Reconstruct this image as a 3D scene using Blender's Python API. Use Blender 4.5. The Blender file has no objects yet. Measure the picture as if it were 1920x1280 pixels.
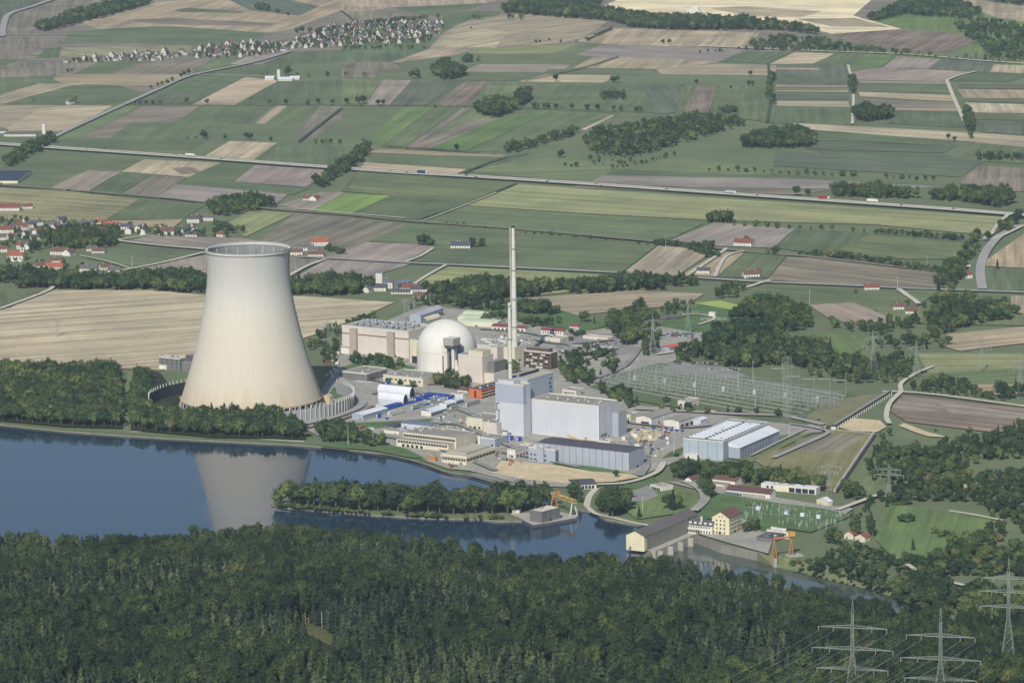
import bpy, bmesh, math, random
from mathutils import Vector, Matrix
from mathutils.geometry import delaunay_2d_cdt
S = bpy.context.scene
COL = S.collection
rnd = random.Random(7)
# ---------------- camera ----------------
FOC, CX, CY = 7500.0, 960.0, 640.0
TH = math.atan(1295.0/7500.0)
ROLL = math.radians(0.8)
CAM = Vector((0.0, -4164.0, 785.0))
_r0 = Vector((1, 0, 0)); _f0 = Vector((0, math.cos(TH), -math.sin(TH))); _u0 = Vector((0, math.sin(TH), math.cos(TH)))
CR = _r0*math.cos(ROLL) - _u0*math.sin(ROLL)
CU = _r0*math.sin(ROLL) + _u0*math.cos(ROLL)
cd = bpy.data.cameras.new('camera'); cam = bpy.data.objects.new('camera', cd); COL.objects.link(cam)
cd.sensor_width = 36.0; cd.lens = FOC/1920*36.0; cd.clip_start = 5; cd.clip_end = 60000
M = Matrix(((CR.x, CU.x, -_f0.x), (CR.y, CU.y, -_f0.y), (CR.z, CU.z, -_f0.z)))
cam.matrix_world = Matrix.Translation(CAM) @ M.to_4x4()
S.camera = cam
def P(px, py, z=0.0):
    d = _f0 + CR*((px-CX)/FOC) - CU*((py-CY)/FOC)
    t = (z-CAM.z)/d.z
    return CAM + d*t
def proj(p):
    v = Vector(p)-CAM; w = v.dot(_f0)
    return CX+FOC*v.dot(CR)/w, CY-FOC*v.dot(CU)/w
# ---------------- world, sun, exposure ----------------
SUN_EL, SUN_AZ = math.radians(40), math.radians(15)      # sun behind the camera, a little to its left
sdir = Vector((-math.sin(SUN_AZ)*math.cos(SUN_EL), -math.cos(SUN_AZ)*math.cos(SUN_EL), math.sin(SUN_EL)))
W = bpy.data.worlds.new('World'); S.world = W; W.use_nodes = True
nt = W.node_tree; bg = nt.nodes['Background']; sky = nt.nodes.new('ShaderNodeTexSky')
sky.sky_type = 'NISHITA'; sky.sun_disc = False; sky.sun_elevation = SUN_EL
sky.sun_rotation = math.atan2(sdir.x, sdir.y); sky.air_density = 1.0; sky.dust_density = 0.6; sky.ozone_density = 1.5
nt.links.new(sky.outputs[0], bg.inputs[0]); bg.inputs[1].default_value = 0.075
sl = bpy.data.lights.new('sun', 'SUN'); sl.energy = 3.6; sl.angle = math.radians(0.5); sl.color = (1.0, 0.95, 0.87)
so = bpy.data.objects.new('sun', sl); COL.objects.link(so); so.rotation_euler = sdir.to_track_quat('Z', 'Y').to_euler()
S.view_settings.view_transform = 'Standard'; S.view_settings.look = 'None'
S.view_settings.exposure = 0.22; S.view_settings.gamma = 1.0
S.cycles.max_bounces = 5; S.cycles.diffuse_bounces = 2; S.cycles.glossy_bounces = 3; S.cycles.volume_bounces = 0
S.cycles.transparent_max_bounces = 6; S.cycles.caustics_reflective = False; S.cycles.caustics_refractive = False
# ---------------- helpers ----------------
def lin(c):
    c = c/255.0
    return c/12.92 if c <= 0.04045 else ((c+0.055)/1.055)**2.4
def C(r, g, b, k=1.0):
    return (lin(r)*k, lin(g)*k, lin(b)*k, 1.0)
def tag(o, label=None, cat=None, group=None, kind=None):
    if label: o['label'] = label
    if cat: o['category'] = cat
    if group: o['group'] = group
    if kind: o['kind'] = kind
    return o
def empty(name, loc=(0, 0, 0), rz=0.0, label=None, cat=None, group=None):
    o = bpy.data.objects.new(name, None); COL.objects.link(o)
    o.location = loc; o.rotation_euler = (0, 0, rz); o.empty_display_size = 1
    return tag(o, label, cat, group)
class MB:
    def __init__(s): s.v = []; s.f = []; s.m = []; s.uv = None
    def add(s, vs, fs, mi=0):
        n = len(s.v); s.v += [tuple(v) for v in vs]
        s.f += [tuple(i+n for i in f) for f in fs]; s.m += [mi]*len(fs); return s
    def box(s, x0, y0, z0, x1, y1, z1, mi=0, top=None):
        s.add([(x0,y0,z0),(x1,y0,z0),(x1,y1,z0),(x0,y1,z0),(x0,y0,z1),(x1,y0,z1),(x1,y1,z1),(x0,y1,z1)],
              [(0,3,2,1),(0,1,5,4),(1,2,6,5),(2,3,7,6),(3,0,4,7)], mi)
        s.f.append(tuple(len(s.v)-8+i for i in (4,5,6,7))); s.m.append(mi if top is None else top); return s
    def cyl(s, x, y, z0, z1, r0, r1=None, n=12, mi=0, cap=True):
        r1 = r0 if r1 is None else r1
        vs = [(x+r*math.cos(2*math.pi*i/n), y+r*math.sin(2*math.pi*i/n), z) for z, r in ((z0, r0), (z1, r1)) for i in range(n)]
        fs = [(i, (i+1) % n, n+(i+1) % n, n+i) for i in range(n)]
        if cap: fs += [tuple(range(n, 2*n))]
        return s.add(vs, fs, mi)
    def bar(s, a, b, r, n=3, mi=0, r2=None):
        a = Vector(a); b = Vector(b); d = (b-a)
        if d.length < 1e-6: return s
        q = d.to_track_quat('Z', 'Y'); r2 = r if r2 is None else r2; vs = []
        for p, rr in ((a, r), (b, r2)):
            for i in range(n):
                an = 2*math.pi*i/n
                vs.append(p + q @ Vector((rr*math.cos(an), rr*math.sin(an), 0)))
        return s.add(vs, [(i, (i+1) % n, n+(i+1) % n, n+i) for i in range(n)], mi)
    def rev(s, prof, n=24, mi=0, x=0, y=0, a0=0, a1=2*math.pi):
        full = abs(a1-a0) >= 2*math.pi-1e-6; m = n if full else n+1; vs = []
        for r, z in prof:
            for i in range(m):
                a = a0+(a1-a0)*i/n; vs.append((x+r*math.cos(a), y+r*math.sin(a), z))
        fs = []
        for k in range(len(prof)-1):
            for i in range(n):
                j = (i+1) % m; fs.append((k*m+i, k*m+j, (k+1)*m+j, (k+1)*m+i))
        return s.add(vs, fs, mi)
    def mesh(s, name, mats, smooth=False):
        me = bpy.data.meshes.new(name); me.from_pydata(s.v, [], s.f)
        for m in (mats if isinstance(mats, (list, tuple)) else [mats]): me.materials.append(m)
        if any(s.m): me.polygons.foreach_set('material_index', s.m)
        if smooth: me.polygons.foreach_set('use_smooth', [True]*len(s.f))
        me.update(); return me
    def build(s, name, mats, parent=None, loc=None, rz=None, smooth=False, col=True):
        o = bpy.data.objects.new(name, s.mesh(name, mats, smooth))
        if col: COL.objects.link(o)
        if parent: o.parent = parent
        if loc is not None: o.location = loc
        if rz is not None: o.rotation_euler = (0, 0, rz)
        return o
def copy_tree(o, parent=None):
    c = o.copy(); COL.objects.link(c); c.parent = parent
    for ch in o.children: copy_tree(ch, c)
    return c
# ---------------- materials ----------------
def newmat(name):
    m = bpy.data.materials.new(name); m.use_nodes = True
    n = m.node_tree.nodes; b = n['Principled BSDF']; b.inputs['Specular IOR Level'].default_value = 0.25
    return m, m.node_tree, b
def N(t, typ, **kw):
    n = t.nodes.new(typ)
    for k, v in kw.items():
        if k.startswith('i_'): n.inputs[k[2:]].default_value = v
        else: setattr(n, k, v)
    return n
def mixc(t, fac, a, b, mode='MIX'):
    n = t.nodes.new('ShaderNodeMix'); n.data_type = 'RGBA'; n.blend_type = mode
    for s, v in ((n.inputs[0], fac), (n.inputs[6], a), (n.inputs[7], b)):
        if hasattr(v, 'links'): t.links.new(v, s)
        else: s.default_value = v
    return n.outputs[2]
def ramp(t, src, stops):
    r = t.nodes.new('ShaderNodeValToRGB'); e = r.color_ramp.elements
    while len(e) < len(stops): e.new(0.5)
    for i, (p, c) in enumerate(stops): e[i].position = p; e[i].color = c if len(c) == 4 else (*c, 1)
    t.links.new(src, r.inputs[0]); return r.outputs[0]
def math_(t, op, a, b=0.0):
    n = t.nodes.new('ShaderNodeMath'); n.operation = op
    for s, v in ((n.inputs[0], a), (n.inputs[1], b)):
        if hasattr(v, 'links'): t.links.new(v, s)
        else: s.default_value = v
    return n.outputs[0]
def noise(t, vec, scale, detail=4, rough=0.6, sc=None):
    if sc is not None:
        m = N(t, 'ShaderNodeMapping'); m.inputs['Scale'].default_value = sc; t.links.new(vec, m.inputs[0]); vec = m.outputs[0]
    n = N(t, 'ShaderNodeTexNoise'); n.inputs['Scale'].default_value = scale; n.inputs['Detail'].default_value = detail
    n.inputs['Roughness'].default_value = rough; t.links.new(vec, n.inputs['Vector']); return n.outputs[0]
MC = {}
def pmat(name, col, var=0.12, scale=0.15, rough=0.85, seam=0.0, streak=0.0, metal=0.0, seamc=0.72, hseam=0.0, spec=0.25):
    """painted / concrete / sheet surface: mottling, rain streaks, panel seams in object space"""
    if name in MC: return MC[name]
    m, t, b = newmat(name); tc = N(t, 'ShaderNodeTexCoord').outputs['Object']
    c = mixc(t, noise(t, tc, scale, 5), tuple(x*(1-var) for x in col[:3])+(1,), tuple(min(1, x*(1+var)) for x in col[:3])+(1,))
    c = mixc(t, math_(t, 'MULTIPLY', noise(t, tc, scale*9, 3), 0.35), c, tuple(x*(1-var*2.0) for x in col[:3])+(1,))
    c = mixc(t, 1.0, c, ramp(t, noise(t, tc, scale*.25, 3, .6), [(.35, (.92, .93, .95)), (.65, (1.06, 1.05, 1.03))]), 'MULTIPLY')
    if streak:
        st = ramp(t, noise(t, tc, 0.9, 5, 0.7, (1, 1, 0.04)), [(0.45, (1, 1, 1)), (0.72, (1-streak,)*3)])
        c = mixc(t, 1.0, c, st, 'MULTIPLY')
    sx = N(t, 'ShaderNodeSeparateXYZ'); t.links.new(tc, sx.inputs[0])
    if seam:
        xy = math_(t, 'ADD', sx.outputs[0], sx.outputs[1])
        fr = math_(t, 'FRACT', math_(t, 'DIVIDE', xy, seam)); ln = math_(t, 'LESS_THAN', fr, 0.06)
        c = mixc(t, ln, c, mixc(t, 1.0, c, (seamc, seamc, seamc, 1), 'MULTIPLY'))
    if hseam:
        fr = math_(t, 'FRACT', math_(t, 'DIVIDE', sx.outputs[2], hseam)); ln = math_(t, 'LESS_THAN', fr, 0.08)
        c = mixc(t, ln, c, mixc(t, 1.0, c, (seamc, seamc, seamc, 1), 'MULTIPLY'))
    t.links.new(c, b.inputs['Base Color']); b.inputs['Roughness'].default_value = rough; b.inputs['Metallic'].default_value = metal
    b.inputs['Specular IOR Level'].default_value = spec
    MC[name] = m; return m
# ---------------- layout helpers ----------------
GA = math.radians(-33)
def axes(a): return Vector((math.cos(a), math.sin(a), 0)), Vector((-math.sin(a), math.cos(a), 0))
def solve(A, D, x, hi=600):
    lo = 0.0; s = 1 if proj(A+D*hi)[0] > proj(A)[0] else -1
    for _ in range(40):
        mid = (lo+hi)/2
        if (proj(A+D*mid)[0]-x)*s < 0: lo = mid
        else: hi = mid
    return (lo+hi)/2
def site(A, xB, xC=None, xD=None, h=0.0, ang=GA):
    """A = roof corner in the photo, xB = right end of the front, xC/xD = back corner right/left -> base point, width, depth"""
    a = P(A[0], A[1], h); U, V = axes(ang); w = solve(a, U, xB)
    if xD is not None: d = solve(a, V, xD)
    else: d = solve(a+U*w, V, xC)
    a.z = 0; return a, w, d
# ================= SETTING: ground, fields, roads, river, hill =================
def sheet_mat(name, c1, c2, scale, rough=0.95, c3=None):
    m, t, b = newmat(name); tc = N(t, 'ShaderNodeNewGeometry').outputs['Position']
    f = ramp(t, noise(t, tc, scale, 6, 0.65), [(0.35, (0, 0, 0)), (0.65, (1, 1, 1))])
    c = mixc(t, f, c1, c2)
    if c3: c = mixc(t, ramp(t, noise(t, tc, scale*6, 4, 0.7), [(0.5, (0, 0, 0)), (0.7, (1, 1, 1))]), c, c3)
    t.links.new(c, b.inputs['Base Color']); b.inputs['Roughness'].default_value = rough; return m
M_GROUND = sheet_mat('meadow_ground', C(98, 111, 80), C(116, 124, 92), 0.006, c3=C(104, 114, 82))
M_FOREST = sheet_mat('forest_floor', C(36, 40, 28), C(56, 58, 38), 0.05)
M_BANK = sheet_mat('stone_bank', C(120, 118, 100), C(150, 146, 130), 0.2)
# field material: colour per object, drill lines along the strip (uv.x across), mottling
def field_material():
    m, t, b = newmat('field_soil'); oi = N(t, 'ShaderNodeObjectInfo'); uv = N(t, 'ShaderNodeUVMap').outputs[0]
    pos = N(t, 'ShaderNodeNewGeometry').outputs['Position']; base = oi.outputs['Color']
    n1 = ramp(t, noise(t, pos, 0.008, 5, 0.6), [(0.32, (0.78, 0.8, 0.82)), (0.68, (1.18, 1.16, 1.12))])
    c = mixc(t, 1.0, base, n1, 'MULTIPLY'); c = mixc(t, ramp(t, noise(t, pos, 0.02, 4, .7), [(.5, (0,0,0)), (.75, (.45,)*3)]), c, mixc(t, 1.0, c, (1.25, 1.12, .95, 1), 'MULTIPLY'))
    n2 = ramp(t, noise(t, pos, 0.09, 5, 0.75), [(0.3, (0.86, 0.87, 0.86)), (0.7, (1.12, 1.1, 1.1))])
    c = mixc(t, 1.0, c, n2, 'MULTIPLY')
    # uneven rows: noise stretched along the working direction
    n3 = ramp(t, noise(t, uv, 0.055, 4, 0.75, (1, 0.03, 1)), [(0.38, (0.6,)*3), (0.6, (1.28,)*3)])
    al = oi.outputs['Alpha']
    c = mixc(t, al, c, mixc(t, 1.0, c, n3, 'MULTIPLY'))
    n4 = ramp(t, noise(t, uv, 0.5, 2, 0.5, (1, 0.01, 1)), [(0.4, (0.9,)*3), (0.6, (1.08,)*3)])
    c = mixc(t, 1.0, c, n4, 'MULTIPLY')
    t.links.new(c, b.inputs['Base Color']); b.inputs['Roughness'].default_value = 1.0; b.inputs['Specular IOR Level'].default_value = 0.05
    return m
M_FIELD = field_material()
GZ = [0.06]
def nextz(s=0.006): GZ[0] += s; return GZ[0]
def poly_obj(name, pts, mat, z, label=None, rot=None, color=None, px=True, pz=None):
    if px: w = [P(x, y, 0 if pz is None else pz) for x, y in pts]
    else: w = [Vector((x, y, 0)) for x, y in pts]
    if pz is not None: z = pz
    cx = sum(p.x for p in w)/len(w); cy = sum(p.y for p in w)/len(w)
    vs = [Vector((p.x-cx, p.y-cy)) for p in w]
    n = len(vs)
    r = delaunay_2d_cdt(vs, [(i, (i+1) % n) for i in range(n)], [], 1, 1e-3)
    me = bpy.data.meshes.new(name); fs = []
    for f in r[2]:
        a, b_, c_ = (r[0][i] for i in f[:3])
        fs.append(f if (b_-a).cross(c_-a) > 0 else f[::-1])
    me.from_pydata([(v.x, v.y, 0) for v in r[0]], [], fs)
    if rot is None:      # long edge direction
        k = max(range(n), key=lambda i: (vs[(i+1) % n]-vs[i]).length); e = vs[(k+1) % n]-vs[k]; rot = math.atan2(e.y, e.x)
    uvl = me.uv_layers.new(name='UVMap'); ca, sa = math.cos(rot), math.sin(rot)
    for lp in me.loops:
        co = me.vertices[lp.vertex_index].co; uvl.data[lp.index].uv = (-sa*co.x+ca*co.y+cx, ca*co.x+sa*co.y)
    me.materials.append(mat); o = bpy.data.objects.new(name, me); COL.objects.link(o); o.location = (cx, cy, z)
    if color: o.color = color
    tag(o, label, None, None, 'structure'); return o
# palette: photo colour (r,g,b), row strength
PAL = dict(g1=((104, 116, 88), .45), g2=((114, 125, 92), .5), g3=((108, 128, 84), .45), g4=((146, 150, 110), .55), g5=((104, 112, 94), .55), gb=((122, 146, 84), .4),
           t1=((168, 155, 132), .7), t2=((186, 172, 146), .8), t3=((134, 127, 114), .7), t4=((152, 142, 132), .5), t5=((150, 146, 116), .9),
           y=((234, 220, 186), .7), b1=((132, 120, 110), .8), dm=((124, 122, 92), .5), gr=((150, 148, 142), .1), sand=((205, 188, 150), .3))
def field(k, pts, rot=None, fade=None):
    (r, g, b), a = PAL[k]
    cy = sum(p[1] for p in pts)/len(pts); j = rnd.uniform(-.07, .07); c = C(r, g, b, 1.05+j)
    poly_obj('field', pts, M_FIELD, nextz(), rot=rot, color=(c[0]*rnd.uniform(.96, 1.04), c[1], c[2]*rnd.uniform(.95, 1.05), a))
def strip(pts, w, z, mat, name='road', label=None, closed=False, px=True, bank=0):
    w3 = [P(*p) for p in pts] if px else [Vector(p) for p in pts]
    # resample with catmull-rom for smooth bends
    q = []
    for i in range(len(w3)-1):
        p0, p1, p2, p3 = w3[max(i-1, 0)], w3[i], w3[i+1], w3[min(i+2, len(w3)-1)]
        k = 6 if len(w3) > 2 else 1
        for s in range(k):
            t = s/k
            q.append(0.5*((2*p1)+(p2-p0)*t+(2*p0-5*p1+4*p2-p3)*t*t+(3*p1-p0-3*p2+p3)*t**3))
    q.append(w3[-1]); L = []; acc = 0; mb = MB(); vs = []; uvs = []
    for i, p in enumerate(q):
        d = (q[min(i+1, len(q)-1)]-q[max(i-1, 0)]); d.z = 0; d.normalize(); nrm = Vector((-d.y, d.x, 0))
        if i: acc += (q[i]-q[i-1]).length
        vs += [p+nrm*w/2, p-nrm*w/2]; uvs += [(0, acc), (w, acc)]
    me = bpy.data.meshes.new(name); me.from_pydata([(v.x, v.y, 0) for v in vs], [], [(2*i, 2*i+1, 2*i+3, 2*i+2) for i in range(len(q)-1)])
    if w: 
        uvl = me.uv_layers.new(name='UVMap')
        for lp in me.loops: uvl.data[lp.index].uv = uvs[lp.vertex_index]
    me.materials.append(mat); o = bpy.data.objects.new(name, me); COL.objects.link(o); o.location.z = z
    for f in me.polygons:
        if f.normal.z < 0: me.flip_normals(); break
    tag(o, label, None, None, 'structure'); return o
def inpoly(x, y, pl):
    c = False; n = len(pl)
    for i in range(n):
        x1, y1 = pl[i][0], pl[i][1]; x2, y2 = pl[(i+1) % n][0], pl[(i+1) % n][1]
        if (y1 > y) != (y2 > y) and x < (x2-x1)*(y-y1)/(y2-y1)+x1: c = not c
    return c
# ---- river outlines (photo points on the water level) ----
RIVER_N = [(-260, 770), (-40, 792), (0, 797), (120, 810), (245, 819), (380, 827), (480, 832), (560, 836), (640, 843), (700, 850), (750, 858), (800, 872), (840, 886), (880, 892),
           (930, 906), (1000, 926), (1050, 940), (1080, 956), (1112, 962), (1135, 975), (1190, 985), (1268, 992)]
RIVER_S = [(1215, 1035), (1170, 1082), (1000, 1092), (850, 1070), (720, 1055), (600, 1045), (480, 1035), (300, 1050), (180, 1058), (0, 1050), (-260, 1040)]
RZ, DZ = -1.6, -8.0
riv = [P(x, y, RZ) for x, y in RIVER_N+RIVER_S]
DOWN_N = [(1218, 1022), (1283, 1003), (1300, 1000), (1352, 1020), (1420, 1034), (1452, 1040), (1500, 1050), (1560, 1066), (1640, 1084), (1700, 1106), (1800, 1150)]
DOWN_S = [(1700, 1148), (1600, 1128), (1500, 1106), (1400, 1090), (1230, 1088)]
dwn = [P(x, y, 0) for x, y in DOWN_N+DOWN_S]
def ground_sheet():
    X, Y0, Y1 = 16000, -6500, 26000
    vs = [Vector((-X, Y0)), Vector((X, Y0)), Vector((X, Y1)), Vector((-X, Y1))]; ed = [(0, 1), (1, 2), (2, 3), (3, 0)]
    for h in (riv, dwn):
        n0 = len(vs); vs += [Vector((p.x, p.y)) for p in h]; ed += [(n0+i, n0+(i+1) % len(h)) for i in range(len(h))]
    r = delaunay_2d_cdt(vs, ed, [], 1, 1e-4); fs = []
    for f in r[2]:
        a, b, c = (r[0][i] for i in f[:3]); m = (a+b+c)/3
        if inpoly(m.x, m.y, riv) or inpoly(m.x, m.y, dwn): continue
        fs.append(f if (b-a).cross(c-a) > 0 else f[::-1])
    me = bpy.data.meshes.new('ground'); me.from_pydata([(v.x, v.y, 0) for v in r[0]], [], fs); me.materials.append(M_GROUND)
    o = bpy.data.objects.new('ground', me); COL.objects.link(o); tag(o, None, None, None, 'structure')
ground_sheet()
def skirt(name, pl, z0, mat):
    n = len(pl); cen = sum(pl, Vector())/n; mb = MB()
    for i in range(n):
        a, b = pl[i], pl[(i+1) % n]; mb.add([(a.x, a.y, 0), (b.x, b.y, 0), (b.x, b.y, z0-1), (a.x, a.y, z0-1)], [(0, 1, 2, 3)])
    tag(mb.build(name, mat), None, None, None, 'structure')
skirt('river_bank', riv, RZ, M_BANK)
M_BANKG = sheet_mat('grassy_bank', C(96, 108, 72), C(122, 124, 92), 0.15)
M_WALLC = pmat('retaining_concrete', C(150, 148, 138), .15, .3, streak=.45)
def channel_bank():
    n = len(dwn); c = sum(dwn, Vector())/n
    for nm, mat, rng, inset in (('retaining_wall', M_WALLC, range(0, 4), 0), ('channel_bank', M_BANKG, range(4, n), 12)):
        mb = MB()
        def low(i):
            p = dwn[i % n]
            if inset == 0 or i % n in (4, 0): return p
            return p+Vector((0, -inset if i < len(DOWN_N) else inset, 0))
        for i in rng:
            a, b = dwn[i], dwn[(i+1) % n]; la, lb = low(i), low(i+1); mb.add([(a.x, a.y, 0.05), (b.x, b.y, 0.05), (lb.x, lb.y, DZ-.5), (la.x, la.y, DZ-.5)], [(0, 1, 2, 3)])
        tag(mb.build(nm, mat), None, None, None, 'structure')
channel_bank()
def water_mat(name, col, rip):
    m, t, b = newmat(name); b.inputs['Base Color'].default_value = col; b.inputs['Roughness'].default_value = 0.04
    b.inputs['IOR'].default_value = 1.33; b.inputs['Specular IOR Level'].default_value = 0.5
    pos = N(t, 'ShaderNodeNewGeometry').outputs['Position']; bu = N(t, 'ShaderNodeBump'); bu.inputs['Strength'].default_value = rip
    bu.inputs['Distance'].default_value = 0.1; t.links.new(noise(t, pos, 0.35, 3), bu.inputs['Height']); wp = noise(t, pos, 0.012, 4, .6, (1, 2.2, 1)); t.links.new(ramp(t, wp, [(.4, (.03,)*3), (.62, (.13,)*3)]), b.inputs['Roughness']); t.links.new(mixc(t, wp, tuple(x*.7 for x in col[:3])+(1,), tuple(min(1, x*1.5) for x in col[:3])+(1,)), b.inputs['Base Color']); t.links.new(bu.outputs[0], b.inputs['Normal'])
    return m
M_WATER = water_mat('river_water', C(34, 52, 72), 0.035); M_WATER2 = water_mat('tail_water', C(70, 80, 74), 0.3)
poly_obj('river_water', RIVER_N+RIVER_S, M_WATER, RZ, pz=RZ)
c0 = sum(dwn, Vector())/len(dwn)
poly_obj('channel_water', [(c0.x+(p.x-c0.x)*1.001, c0.y+(p.y-c0.y)*1.001) for p in dwn], M_WATER2, DZ, px=False)
# island in the river
ISL = [(508, 944), (525, 938), (600, 938), (700, 941), (850, 944), (980, 943), (1060, 944), (1085, 957), (1062, 964), (1000, 968), (985, 975), (930, 976), (900, 972), (800, 970), (700, 964), (600, 956), (530, 950)]
isl = [P(x, y, 0) for x, y in ISL]
def prism(name, pl, z0, z1, mat, side=None, kind='structure'):
    n = len(pl); c = sum(pl, Vector())/n; mb = MB()
    vs = [Vector((p.x, p.y)) for p in pl]; r = delaunay_2d_cdt(vs, [(i, (i+1) % n) for i in range(n)], [], 1, 1e-3)
    mb.add([(v.x-c.x, v.y-c.y, z1) for v in r[0]], [f if (r[0][f[1]]-r[0][f[0]]).cross(r[0][f[2]]-r[0][f[0]]) > 0 else f[::-1] for f in r[2]], 0)
    for i in range(n):
        a, b = pl[i], pl[(i+1) % n]; mb.add([(a.x-c.x, a.y-c.y, z0), (b.x-c.x, b.y-c.y, z0), (b.x-c.x, b.y-c.y, z1), (a.x-c.x, a.y-c.y, z1)], [(0, 1, 2, 3)], 1)
    o = mb.build(name, [mat, side or mat], loc=(c.x, c.y, 0))
    if kind: tag(o, None, None, None, kind)
    return o
prism('island_ground', isl, RZ-1, 0.0, M_GROUND, M_BANK)
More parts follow.
